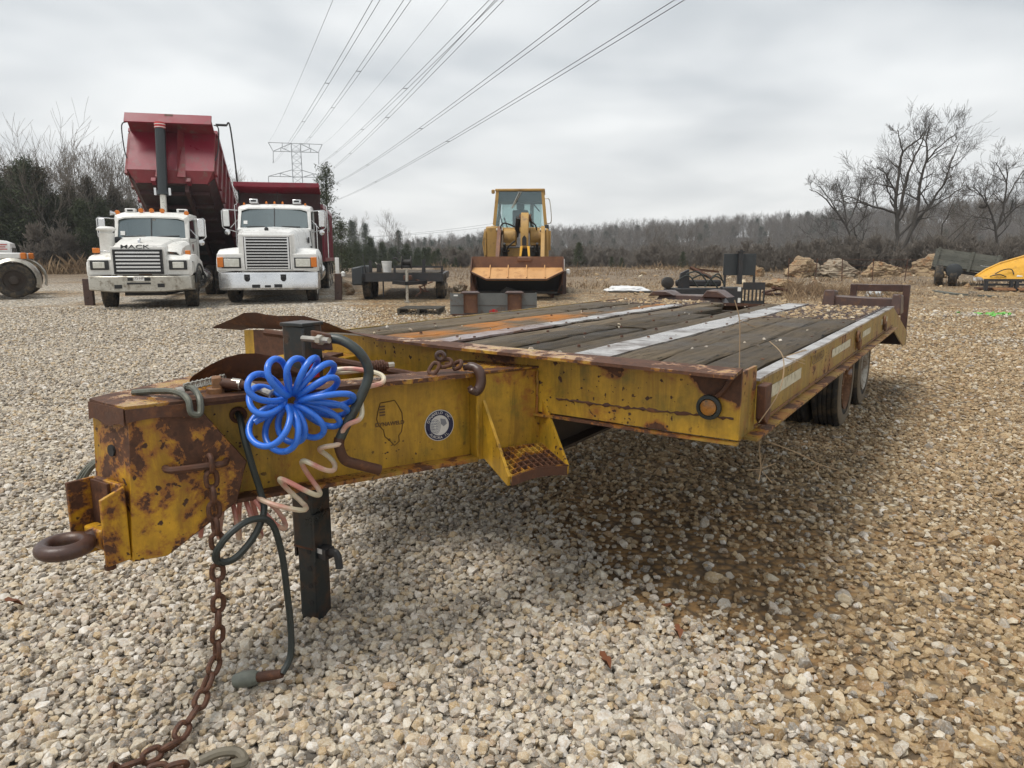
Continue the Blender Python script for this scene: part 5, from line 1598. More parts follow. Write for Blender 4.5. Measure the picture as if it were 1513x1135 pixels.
    b = MB(); b.tube([(-0.75, 1.80, 2.06), (-0.25, 1.765, 2.055)], 0.012, 5); b.tube([(0.2, 1.765, 2.06), (0.7, 1.80, 2.055)], 0.012, 5); b.build('wiper', M['bezel'], ws)
    b = MB(); b.box((-0.78, 1.875, 2.17), (0.10, 0.006, 0.10), (R(-21), 0, 0)); b.build('paper_sticker', M['white_plain'], ws)
    b = MB(); b.bx(-0.93, 0.93, 3.05, 3.10, 2.0, 2.58); b.build('cab_back', M['cab_in'], cabo)
    for x in (-0.5, 0.5):
        b = MB(); b.bx(x - 0.24, x + 0.24, 2.75, 2.9, 1.9, 2.45); b.build('seat_back', M['seat'], cabo, bevel=0.04)
    b = MB(); b.bx(-0.9, 0.9, 1.85, 2.2, 1.98, 2.05); b.build('dashboard', M['cab_in'], cabo)
    # roof lamps
    for x in (-0.82, -0.22, 0.0, 0.22, 0.84):
        b = MB(); b.lathe([(0.03, 0), (0.03, 0.035), (0.018, 0.06), (0.002, 0.065)], (x, 2.10, 2.66 if abs(x) > 0.5 else 2.70), 'z', 10); b.build('clearance_lamp', M['amber'], cabo)
    for x in (-0.57, 0.60):
        b = MB(); b.bx(x - 0.115, x + 0.115, 2.12, 2.35, 2.715, 2.83); lb = b.build('work_lamp', M['chrome'], cabo, bevel=0.015)
        b = MB(); b.bx(x - 0.07, x + 0.07, 2.112, 2.121, 2.75, 2.80); b.build('lens', M['bezel'], lb)
    b = MB(); b.tube([(0.07, 2.3, 2.7), (0.065, 2.3, 3.05)], 0.006, 4); b.build('aerial', M['bezel'], cabo)
    # bed
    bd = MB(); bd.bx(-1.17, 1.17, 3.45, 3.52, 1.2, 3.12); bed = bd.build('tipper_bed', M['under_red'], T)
    b = MB(); b.hexa([(-1.20, 2.75, 3.22), (1.20, 2.75, 3.22), (1.20, 3.52, 3.08), (-1.20, 3.52, 3.08), (-1.20, 2.75, 3.36), (1.20, 2.75, 3.36), (1.20, 3.52, 3.14), (-1.20, 3.52, 3.14)]); b.build('cab_guard', M['red'], bed, bevel=0.02)
    for sx in (-1, 1):
        b = MB(); b.bx(1.13 * sx, 1.17 * sx, 3.5, 8.6, 1.15, 2.72); b.build('bed_side', M['red_worn'], bed)
        b = MB(); b.bx(1.10 * sx, 1.24 * sx, 3.45, 8.6, 2.68, 2.80); b.build('top_rail', M['red'], bed, bevel=0.015)
        for y in np.linspace(3.6, 8.5, 10):
            b = MB(); b.bx(1.17 * sx, 1.235 * sx, y - 0.05, y + 0.05, 1.2, 2.70); b.build('side_rib', M['red'], bed)
        b = MB(); b.bx(1.10 * sx, 1.25 * sx, 3.5, 8.6, 1.08, 1.20); b.build('bottom_rail', M['red_worn'], bed)
        b = MB(); b.tube([(1.24 * sx, 3.6, 2.8), (1.34 * sx, 3.6, 2.75), (1.34 * sx, 3.6, 1.2)], 0.02, 6); b.build('tarp_pole', M['chrome'], bed)
    b = MB(); b.bx(-1.15, 1.15, 3.5, 8.6, 1.10, 1.16); b.build('bed_floor', M['under_red'], bed)
    b = MB(); b.bx(-1.17, 1.17, 8.55, 8.62, 1.15, 2.75); b.build('tailgate', M['red_worn'], bed)
    b = MB(); b.prism([(1.26, 3.9, 2.35), (1.30, 4.6, 2.38), (1.30, 4.9, 2.02), (1.26, 4.0, 2.1)], (0.03, 0, 0)); b.build('tarp_cover', M['seat'], bed)


truck_b()


def truck_a():
    g = gx(204, 16.5)
    T = thing('tipper_truck', 'white tipper truck with its red bed raised and dull dented bumper', 'truck', g, R(13), 'tipper trucks parked at the back of the lot')
    T.scale = (0.935, 0.935, 0.935)
    W = M['white_dirty']
    for x in (-0.42, 0.42):
        b = MB(); b.bx(x - 0.04, x + 0.04, 0.4, 7.9, 0.62, 0.90); b.build('chassis_rail', M['dark'], T)
    b = MB(); b.bx(-0.48, 0.48, 0.5, 2.6, 0.34, 0.62); b.build('engine_sump', M['cat_dark'], T)
    pr = [(-1.20, 0.40), (-1.17, 0.16), (-1.10, 0.10), (-0.60, 0.0), (0.60, 0.0), (1.10, 0.10), (1.17, 0.16), (1.20, 0.40)]
    b = MB()
    rows = [[(x, y, 0.84), (x, y - 0.02, 0.82), (x, y - 0.02, 0.52 if abs(x) > 0.8 else 0.47), (x, y + 0.05, 0.49 if abs(x) > 0.8 else 0.44)] for x, y in pr]
    b.sheet(rows, (0, 0.03, 0)); bp = b.build('bumper', M['bumper_dull'], T, bevel=0.006)
    for x, z, w, h in ((-0.19, 0.765, 0.12, 0.08), (0.17, 0.765, 0.20, 0.08), (0.0, 0.66, 0.54, 0.045), (-0.47, 0.585, 0.17, 0.09), (0.50, 0.61, 0.16, 0.09)):
        b = MB(); b.bx(x - w / 2, x + w / 2, -0.03, 0.0, z - h / 2, z + h / 2); b.build('bumper_slot', M['grille_dark'], bp)
    b = MB(); b.bx(-0.10, 0.13, -0.034, -0.024, 0.725, 0.835); lp = b.build('licence_plate', M['white_plain'], bp)
    text_mesh('lettering', '75·HP', 0.085, M['rust'], lp, frame((0.015, -0.0345, 0.782), (1, 0, 0), (0, 0, 1)), 0.001)
    # hood: sloping top, square shoulders
    b = MB(); rows = []
    for y, hw, zt, zb in ((0.12, 0.56, 1.52, 0.87), (0.18, 0.60, 1.60, 0.86), (0.6, 0.64, 1.68, 0.9), (1.1, 0.70, 1.76, 0.9), (1.55, 0.78, 1.82, 0.9)):
        rows.append([(-hw - 0.06, y, zb), (-hw - 0.02, y, zt - 0.30), (-hw, y, zt - 0.09), (-hw + 0.08, y, zt - 0.01), (0, y, zt + 0.02), (hw - 0.08, y, zt - 0.01), (hw, y, zt - 0.09), (hw + 0.02, y, zt - 0.30), (hw + 0.06, y, zb)])
    b.sheet(rows, (0, 0, -0.015)); hood = b.build('hood', W, T)
    b = MB(); b.bx(-0.62, 0.62, 0.115, 0.14, 0.86, 1.55); b.build('hood_nose', W, hood, bevel=0.02)
    # raised shoulder on the right of the hood
    b = MB(); rows = []
    for y, zt in ((0.30, 1.45), (0.5, 1.60), (0.9, 1.68), (1.5, 1.74)):
        rows.append([(0.55, y, zt), (0.86, y, zt - 0.02), (0.94, y, zt - 0.10), (0.96, y, 1.30), (0.96, y, 1.0)])
    b.sheet(rows, (-0.02, 0, -0.01)); b.build('hood_shoulder', W, hood)
    for sx in (-1, 1):
        b = MB(); side_fender(b, sx, 0.58, 1.20, 0.16, 1.08, 0.52, 1.38, 0.86); b.build('wing', W, T)
        b = MB(); b.bx(0.56 * sx, 1.16 * sx, 0.15, 0.20, 0.86, 1.25); b.build('wing_nose', W, T, bevel=0.02)
        b = MB(); b.bx(0.68 * sx, 1.10 * sx, 0.12, 0.152, 0.99, 1.22); hl = b.build('headlamp_frame', M['bezel'], T, bevel=0.02)
        b = MB(); b.bx(0.77 * sx, 1.03 * sx, 0.105, 0.125, 1.03, 1.18); b.build('headlamp', M['lamp'], hl, bevel=0.015)
        wheel(T, 1.13 * sx, 1.08, 0.52, 0.29, sx, M['tyre'], steer=R(8))
        for y in (5.3, 6.6): wheel(T, 1.18 * sx, y, 0.52, 0.25, sx, M['tyre'], dual=True)
        b = MB(); b.tube([((1.20) * sx, 1.08 - 0.56 * math.cos(a), 0.52 + 0.60 * math.sin(a)) for a in np.linspace(0.25, 2.6, 12)], 0.035, 6); b.build('wing_trim', M['bezel'], T)
    b = MB(); b.bx(0.98, 1.10, 0.60, 0.70, 1.36, 1.47); b.build('turn_signal', M['amber'], T, bevel=0.01)
    b = MB(); b.bx(-1.10, -0.95, 0.40, 0.50, 1.40, 1.52); b.build('turn_signal', M['amber'], T, bevel=0.01)
    b = MB(); b.bx(0.63, 0.75, 0.50, 0.52, 1.40, 1.52); b.build('turn_signal', M['amber'], T, bevel=0.01)
    b = MB(); b.bx(-0.53, 0.53, 0.095, 0.116, 0.91, 1.47); gr = b.build('grille', M['grille_dark'], hood)
    for (x0, x1, z0, z1) in ((-0.56, 0.56, 1.45, 1.485), (-0.56, 0.56, 0.89, 0.92), (-0.56, -0.525, 0.89, 1.485), (0.525, 0.56, 0.89, 1.485)):
        b = MB(); b.bx(x0, x1, 0.07, 0.118, z0, z1); b.build('grille_surround', M['bezel'], gr)
    for z in np.linspace(0.97, 1.41, 6):
        b = MB(); b.bx(-0.50, 0.50, 0.066, 0.094, z - 0.021, z + 0.021); b.build('grille_bar', M['chrome'], gr)
    text_mesh('lettering', 'MACK', 0.135, M['bezel'], hood, frame((-0.06, 0.125, 1.545), (1.7, 0, 0), (0, 0.25, 1)) @ Matrix.Scale(1.75, 4, (1, 0, 0)), 0.008, bold=0.001)
    b = MB(); b.bx(0.34, 0.44, 0.13, 0.15, 1.515, 1.555); b.build('hood_badge', M['bezel'], hood)
    b = MB(); b.prism([(-0.03, 0.30, 1.63), (0.03, 0.30, 1.63), (0.025, 0.42, 1.66), (-0.025, 0.42, 1.66)], (0, 0.02, 0.10)); b.build('hood_ornament', M['chrome'], hood, bevel=0.01)
    b = MB(); b.bx(-0.02, 0.28, 0.113, 0.116, 0.865, 0.885); b.build('rust_stain', M['rust_orange'], hood)
    # cab
    b = MB(); b.bx(-0.90, 0.90, 1.55, 2.95, 0.92, 1.80); cabo = b.build('cab', W, T, bevel=0.03)
    b = MB(); rows = []
    for y, hw, z in ((1.68, 0.80, 2.33), (1.78, 0.90, 2.42), (2.1, 0.92, 2.47), (2.8, 0.91, 2.47), (2.96, 0.88, 2.38)):
        rows.append([(-hw - 0.02, y, z - 0.13), (-hw, y, z - 0.03), (-hw * 0.8, y, z + 0.015), (0, y, z + 0.03), (hw * 0.8, y, z + 0.015), (hw, y, z - 0.03), (hw + 0.02, y, z - 0.13)])
    b.sheet(rows, (0, 0, -0.04)); b.build('cab_roof', W, cabo)
    for sx in (-1, 1):
        b = MB(); b.hexa([(0.83 * sx, 1.58, 1.79), (0.91 * sx, 1.62, 1.79), (0.91 * sx, 1.72, 1.79), (0.83 * sx, 1.68, 1.79), (0.80 * sx, 1.74, 2.35), (0.90 * sx, 1.78, 2.35), (0.90 * sx, 1.88, 2.35), (0.80 * sx, 1.84, 2.35)]); b.build('windscreen_pillar', W, cabo)
        b = MB(); b.bx(0.82 * sx, 0.905 * sx, 2.6, 2.94, 1.79, 2.36); b.build('rear_pillar', W, cabo)
        b = MB(); b.hexa([(0.885 * sx, 1.72, 1.81), (0.893 * sx, 1.72, 1.81), (0.893 * sx, 2.6, 1.81), (0.885 * sx, 2.6, 1.81), (0.875 * sx, 1.90, 2.34), (0.883 * sx, 1.90, 2.34), (0.883 * sx, 2.6, 2.34), (0.875 * sx, 2.6, 2.34)]); b.build('door_window', M['glass_side'], cabo)
        mirror(T, sx, 0.92, 1.75, 1.78, 2.32, M['chrome'])
        b = MB(); b.bx(0.902 * sx, 0.906 * sx, 1.70, 1.715, 1.0, 1.78); b.bx(0.902 * sx, 0.906 * sx, 2.62, 2.635, 1.0, 1.78); b.build('door_gap', M['bezel'], cabo)
        b = MB(); b.lathe([(0.27, 0.0), (0.30, 0.05), (0.30, 0.75), (0.27, 0.8)], (0.88 * sx, 2.35, 0.72), 'y', 22); b.build('fuel_tank', M['chrome'], T)
    # door emblem: red printed head-and-cap shape
    b = MB(); b.lathe([(0.10, 0), (0.10, 0.003)], (0.903, 2.1, 1.56), 'x', 16); dm = b.build('door_decal', M['red_worn'], cabo)
    b = MB(); b.lathe([(0.075, 0.001), (0.075, 0.0045)], (0.903, 2.1, 1.52), 'x', 14); b.build('door_decal_print', M['seat'], dm)
    b = MB(); b.bx(0.903, 0.907, 1.96, 2.25, 1.33, 1.39); b.bx(0.903, 0.907, 2.0, 2.2, 1.25, 1.29); b.build('door_decal_print', M['red_worn'], dm)
    b = MB(); rows = []
    for k in range(9):
        q = -1 + k / 4; x = 0.825 * q; bow = 0.06 * q * q
        rows.append([(x, 1.56 + bow, 1.805), (x * 0.985, 1.715 + bow, 2.36)])
    b.sheet(rows, (0, 0.008, 0)); ws = b.build('windscreen', M['glass'], cabo)
    b = MB(); b.hexa([(-0.012, 1.545, 1.80), (0.012, 1.545, 1.80), (0.012, 1.56, 1.80), (-0.012, 1.56, 1.80), (-0.012, 1.70, 2.36), (0.012, 1.70, 2.36), (0.012, 1.715, 2.36), (-0.012, 1.715, 2.36)]); b.build('windscreen_bar', M['bezel'], ws)
    b = MB(); b.tube([(-0.70, 1.59, 1.83), (-0.15, 1.545, 1.85)], 0.012, 5); b.tube([(0.15, 1.545, 1.83), (0.68, 1.58, 1.86)], 0.012, 5); b.build('wiper', M['bezel'], ws)
    b = MB(); b.box((-0.70, 1.608, 1.92), (0.11, 0.006, 0.11), (R(-15), 0, 0)); b.build('paper_sticker', M['white_plain'], ws)
    b = MB(); b.box((0.06, 1.69, 2.29), (0.07, 0.006, 0.08), (R(-15), 0, 0)); b.build('paper_sticker', M['seat'], ws)
    b = MB(); b.bx(-0.85, 0.85, 2.86, 2.92, 1.79, 2.34); b.build('cab_back', M['seat'], cabo)
    for x in (-0.45, 0.45):
        b = MB(); b.bx(x - 0.24, x + 0.24, 2.5, 2.64, 1.6, 2.18); b.build('seat_back', M['cab_in'], cabo, bevel=0.04)
    b = MB(); b.torus((0.42, 1.95, 1.88), 0.20, 0.016, 'y', 20, 6); b.build('steering_wheel', M['bezel'], cabo)
    b = MB(); b.bx(-0.8, 0.8, 1.62, 1.92, 1.76, 1.83); b.build('dashboard', M['cab_in'], cabo)
    for x in (-0.86, -0.28, -0.02, 0.24, 0.84):
        b = MB(); b.lathe([(0.055, -0.03), (0.062, -0.01), (0.062, 0.05), (0.045, 0.07)], (x, 1.86, 2.52 if abs(x) < 0.5 else 2.46), 'y', 14); b.build('clearance_lamp', M['amber'], cabo)
    for x in (-0.58, 0.70):
        b = MB(); b.bx(x - 0.13, x + 0.13, 2.0, 2.15, 2.475, 2.58); lb = b.build('work_lamp', M['white'], cabo, bevel=0.015)
        b = MB(); b.bx(x - 0.07, x + 0.07, 1.992, 2.001, 2.50, 2.55); b.build('lens', M['bezel'], lb)
    b = MB(); b.tube([(-0.90, 1.85, 2.43), (-1.02, 1.80, 2.44)], [0.035, 0.07], 10); b.build('horn', M['chrome'], cabo)
    # air cleaner canister beside the hood
    b = MB(); b.lathe([(0.155, 0), (0.175, 0.02), (0.175, 0.62), (0.19, 0.64), (0.14, 0.66), (0.14, 0.70), (0.215, 0.72), (0.225, 0.76), (0.16, 0.81), (0.03, 0.82)], (-0.93, 1.05, 1.25), 'z', 24); ac = b.build('air_cleaner', W, T)
    b = MB(); b.tube(bez([(-0.80, 1.1, 1.72), (-0.70, 1.2, 1.74), (-0.6, 1.3, 1.66)], 4), 0.075, 10); b.build('intake_pipe', M['bezel'], ac)
    b = MB(); b.lathe([(0.176, 0), (0.18, 0.005), (0.18, 0.035), (0.176, 0.04)], (-0.93, 1.05, 1.42), 'z', 24); b.build('clamp_band', M['chrome'], ac)
    # raised bed
    H = thing('tipper_bed', None, None, (0.22, 7.3, 1.02)); H.parent = T
    H.rotation_euler = (R(-31.5), 0, 0)
    L_, hw, hh = 4.75, 1.13, 1.66      # bed frame: y from -L_ (front) to 0, z up from the floor
    b = MB()
    b.prism([(-hw, -L_, 0.28), (hw, -L_, 0.28), (hw, -L_, hh), (-hw, -L_, hh)], (0, 0.03, 0)); b.build('front_panel', M['red'], H)
    b = MB(); b.hexa([(-hw + 0.18, -L_ + 0.20, -0.02), (hw - 0.18, -L_ + 0.20, -0.02), (hw - 0.18, -L_ + 0.24, 0.0), (-hw + 0.18, -L_ + 0.24, 0.0), (-hw, -L_ - 0.003, 0.275), (hw, -L_ - 0.003, 0.275), (hw, -L_ + 0.03, 0.275), (-hw, -L_ + 0.03, 0.275)]); b.build('front_chamfer', M['red_worn'], H)
    for sx in (-1, 1):
        b = MB(); b.prism([(0.34 * sx, -L_ - 0.003, 0.30), (0.12 * sx, -L_ - 0.003, hh - 0.05), (0.34 * sx, -L_ - 0.003, hh - 0.05)], (0, -0.16, 0)) if False else b.hexa([(0.18 * sx, -L_ - 0.02, 0.05), (0.40 * sx, -L_ - 0.005, 0.05), (0.40 * sx, -L_ + 0.02, 0.05), (0.18 * sx, -L_ + 0.02, 0.05), (0.18 * sx, -L_ - 0.30, hh - 0.02), (0.30 * sx, -L_ - 0.005, hh - 0.02), (0.30 * sx, -L_ + 0.02, hh - 0.02), (0.18 * sx, -L_ + 0.02, hh - 0.02)])
        b.build('hoist_housing', M['red_worn'], H)
        b = MB(); b.prism([(hw * sx, -L_ - 0.0, 0.28), (hw * sx, -L_, hh), (hw * sx, 0.2, hh - 0.1), (hw * sx, 0.2, 0.2), (hw * sx, -L_ + 0.3, 0.2)], (0.03 * sx, 0, 0)); b.build('bed_side', M['red_worn'], H)
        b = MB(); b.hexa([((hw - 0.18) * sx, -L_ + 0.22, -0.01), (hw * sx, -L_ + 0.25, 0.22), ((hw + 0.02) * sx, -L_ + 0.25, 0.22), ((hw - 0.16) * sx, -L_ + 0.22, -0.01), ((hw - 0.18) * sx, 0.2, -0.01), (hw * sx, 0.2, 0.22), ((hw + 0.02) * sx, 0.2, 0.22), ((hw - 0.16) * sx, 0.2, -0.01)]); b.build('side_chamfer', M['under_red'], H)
        b = MB(); b.prism([((hw + 0.01) * sx, -L_ - 0.002, 0.30), ((hw - 0.20) * sx, -L_ + 0.19, -0.03), ((hw - 0.16) * sx, -L_ + 0.26, -0.03), ((hw + 0.02) * sx, -L_ + 0.34, 0.27)], (-0.03 * sx, 0.01, 0.01)); b.build('corner_gusset', M['red_worn'], H)
        b = MB(); b.bx((hw - 0.04) * sx, (hw + 0.08) * sx, -L_, 0.2, hh - 0.06, hh + 0.08); b.build('top_rail', M['red'], H, bevel=0.015)
        for y in np.linspace(-L_ + 0.15, -0.1, 8):
            b = MB(); b.bx((hw + 0.03) * sx, (hw + 0.10) * sx, y - 0.06, y + 0.06, 0.22, hh - 0.05); b.build('side_rib', M['red_worn'], H)
        b = MB(); b.bx(0.34 * sx, 0.44 * sx, -L_ + 0.25, 0.2, -0.26, -0.02); b.build('bed_sill', M['under_red'], H)
        b = MB(); b.bx(0.40 * sx, 0.52 * sx, -L_ + 0.05, -L_ + 0.25, -0.06, 0.05); b.build('sill_bracket', M['red'], H)
        b = MB(); b.tube(bez([((hw + 0.03) * sx, -L_ - 0.30, hh + 0.02), ((hw + 0.16) * sx, -L_ - 0.28, hh - 0.10), ((hw + 0.12) * sx, -L_ - 0.05, hh - 0.7), ((hw + 0.04) * sx, -L_, hh - 1.0)], 5), 0.018, 6); b.build('corner_handle', M['bezel'], H)
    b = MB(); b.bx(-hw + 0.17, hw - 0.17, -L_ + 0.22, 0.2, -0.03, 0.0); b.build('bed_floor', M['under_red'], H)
    b = MB(); b.bx(-0.34, 0.34, -L_ + 0.3, 0.1, -0.05, -0.031); b.build('hoist_well', M['grille_dark'], H)
    for y in np.linspace(-L_ + 0.6, -0.3, 7):
        b = MB(); b.bx(-hw + 0.2, hw - 0.2, y - 0.04, y + 0.04, -0.14, -0.032); b.build('floor_bearer', M['under_red'], H)
    b = MB(); b.hexa([(-hw, -L_ - 0.55, hh - 0.02), (hw, -L_ - 0.55, hh - 0.02), (hw, -L_ + 0.02, hh - 0.06), (-hw, -L_ + 0.02, hh - 0.06), (-hw, -L_ - 0.55, hh + 0.03), (hw, -L_ - 0.55, hh + 0.03), (hw, -L_ + 0.02, hh + 0.0), (-hw, -L_ + 0.02, hh + 0.0)]); b.build('cab_guard', M['red_worn'], H)
    b = MB(); b.bx(-hw - 0.02, hw + 0.02, -L_ - 0.60, -L_ - 0.55, hh - 0.22, hh + 0.10); b.build('guard_lip', M['red'], H, bevel=0.01)
    b = MB(); b.bx(-0.10, 0.12, -L_ - 0.606, -L_ - 0.60, hh + 0.02, hh + 0.08); b.build('maker_plate', M['rust'], H)
    b = MB(); b.tube([(hw + 0.08, -L_ - 0.28, hh + 0.05), (hw + 0.38, -L_ - 0.28, hh + 0.05)], 0.035, 8); b.tube(bez([(hw + 0.38, -L_ - 0.28, hh + 0.05), (hw + 0.48, -L_ - 0.26, hh - 0.02), (hw + 0.55, -L_ + 0.8, hh - 1.3), (hw + 0.25, -0.8, 0.3)], 6), 0.022, 6); b.build('tarp_arm', M['bezel'], H)
    b = MB(); b.bx(-hw, hw, 0.18, 0.22, 0.0, hh); b.build('tailgate', M['red_worn'], H)
    # telescopic hoist standing between cab and bed
    b = MB(); b.cyl((0.02, 3.12, 3.05), (0.02, 3.42, 4.95), 0.135, 0.135, n=20); b.cyl((0.02, 3.12, 3.02), (0.02, 3.14, 3.14), 0.155, n=20); ho = b.build('hoist_cylinder', M['ram'], T)
    b = MB(); b.cyl((0.02, 2.92, 1.0), (0.02, 3.12, 3.05), 0.085, n=18); b.build('hoist_rod', M['ram_rod'], ho)
    b = MB(); b.cyl((0.02, 3.405, 4.86), (0.02, 3.43, 5.02), 0.143, n=20); b.build('hoist_collar', M['decal_red'], ho)
    b = MB(); b.torus((0.02, 3.41, 4.90), 0.142, 0.012, 'z', 18, 6); b.torus((0.02, 3.42, 4.98), 0.142, 0.012, 'z', 18, 6); b.build('hoist_ring', M['white_plain'], ho)
    for x in (-0.17, 0.21):
        b = MB(); b.bx(x - 0.03, x + 0.03, 3.08, 3.2, 3.02, 3.22); b.build('hoist_lug', M['chrome'], ho)
    b = MB(); b.bx(-1.35, -1.05, 5.0, 5.03, 0.25, 1.1); b.build('mud_flap', M['grille_dark'], T)


truck_a()


def truck_c():
    """only its bonnet and front wheel reach into the picture, seen from the side: local -x faces the lot, +y runs rearwards"""
    g = gx(2, 20.24)
    T = thing('parked_truck', 'white truck nose with grey wing and red door lettering at the left edge', 'truck', g, R(118))
    b = MB(); rows = []
    for y, hw, zt in ((-0.36, 0.50, 1.36), (-0.33, 0.56, 1.48), (-0.15, 0.60, 1.56), (0.6, 0.66, 1.62), (1.3, 0.70, 1.66)):
        rows.append([(-hw - 0.03, y, 0.80), (-hw, y, zt - 0.15), (-hw + 0.1, y, zt), (hw - 0.1, y, zt), (hw, y, zt - 0.15), (hw + 0.03, y, 0.80)])
    b.sheet(rows, (0, 0.0, -0.015)); hd = b.build('hood', M['white'], T)
    b = MB(); b.bx(-0.52, 0.52, -0.36, -0.34, 0.80, 1.36); b.build('grille', M['chrome'], T)
    b = MB(); b.bx(-0.95, 0.95, 1.3, 3.0, 0.85, 1.70); cabo = b.build('cab', M['white'], T, bevel=0.03)
    b = MB(); b.bx(-0.92, 0.92, 1.5, 3.0, 1.70, 2.5); b.build('cab_top', M['white'], cabo, bevel=0.08)
    for sx in (-1, 1):
        b = MB(); rows = []
        for a in np.linspace(-0.35, PI + 0.25, 16):
            r1, r2 = 0.60, 0.52
            rows.append([(0.60 * sx, -0.40 - r1 * math.cos(a), 0.48 + r1 * math.sin(a)), (1.02 * sx, -0.40 - r1 * math.cos(a), 0.48 + r1 * math.sin(a)), (1.10 * sx, -0.40 - r2 * math.cos(a), 0.48 + r2 * math.sin(a))])
        b.sheet(rows, (0, 0, -0.015)); b.build('wing', M['bumper_dull'], T)
        w_ = wheel(T, 1.06 * sx, -0.40, 0.475, 0.28, sx, M['frame'])
        b = MB(); b.bx(0.72 * sx, 1.02 * sx, -0.72, -0.60, 1.05, 1.22); b.build('turn_signal', M['amber'], T, bevel=0.02)
        b = MB(); b.bx(0.66 * sx, 0.98 * sx, -0.60, -0.10, 1.06, 1.22); b.build('lamp_pod', M['white'], T, bevel=0.03)
        b = MB(); b.bx(0.628 * sx, 0.640 * sx, -0.30, 0.12, 1.27, 1.47); pr = b.build('door_print', M['white_plain'], T)
        for k, (y0, y1) in enumerate(((-0.28, 0.10), (-0.24, 0.06), (-0.28, 0.08))):
            q = MB(); q.bx(0.6405 * sx, 0.644 * sx, y0, y1, 1.425 - 0.06 * k, 1.45 - 0.06 * k); q.build('print_line', M['decal_red'], pr)
        b = MB(); b.tube([(0.70 * sx, 0.05, 1.0), (0.70 * sx, 0.08, 2.2)], 0.03, 8); b.build('mirror_post', M['bezel'], T)
    b = MB(); b.bx(-0.4, 0.4, -0.2, 6.5, 0.55, 0.80); b.build('chassis', M['dark'], T)


truck_c()
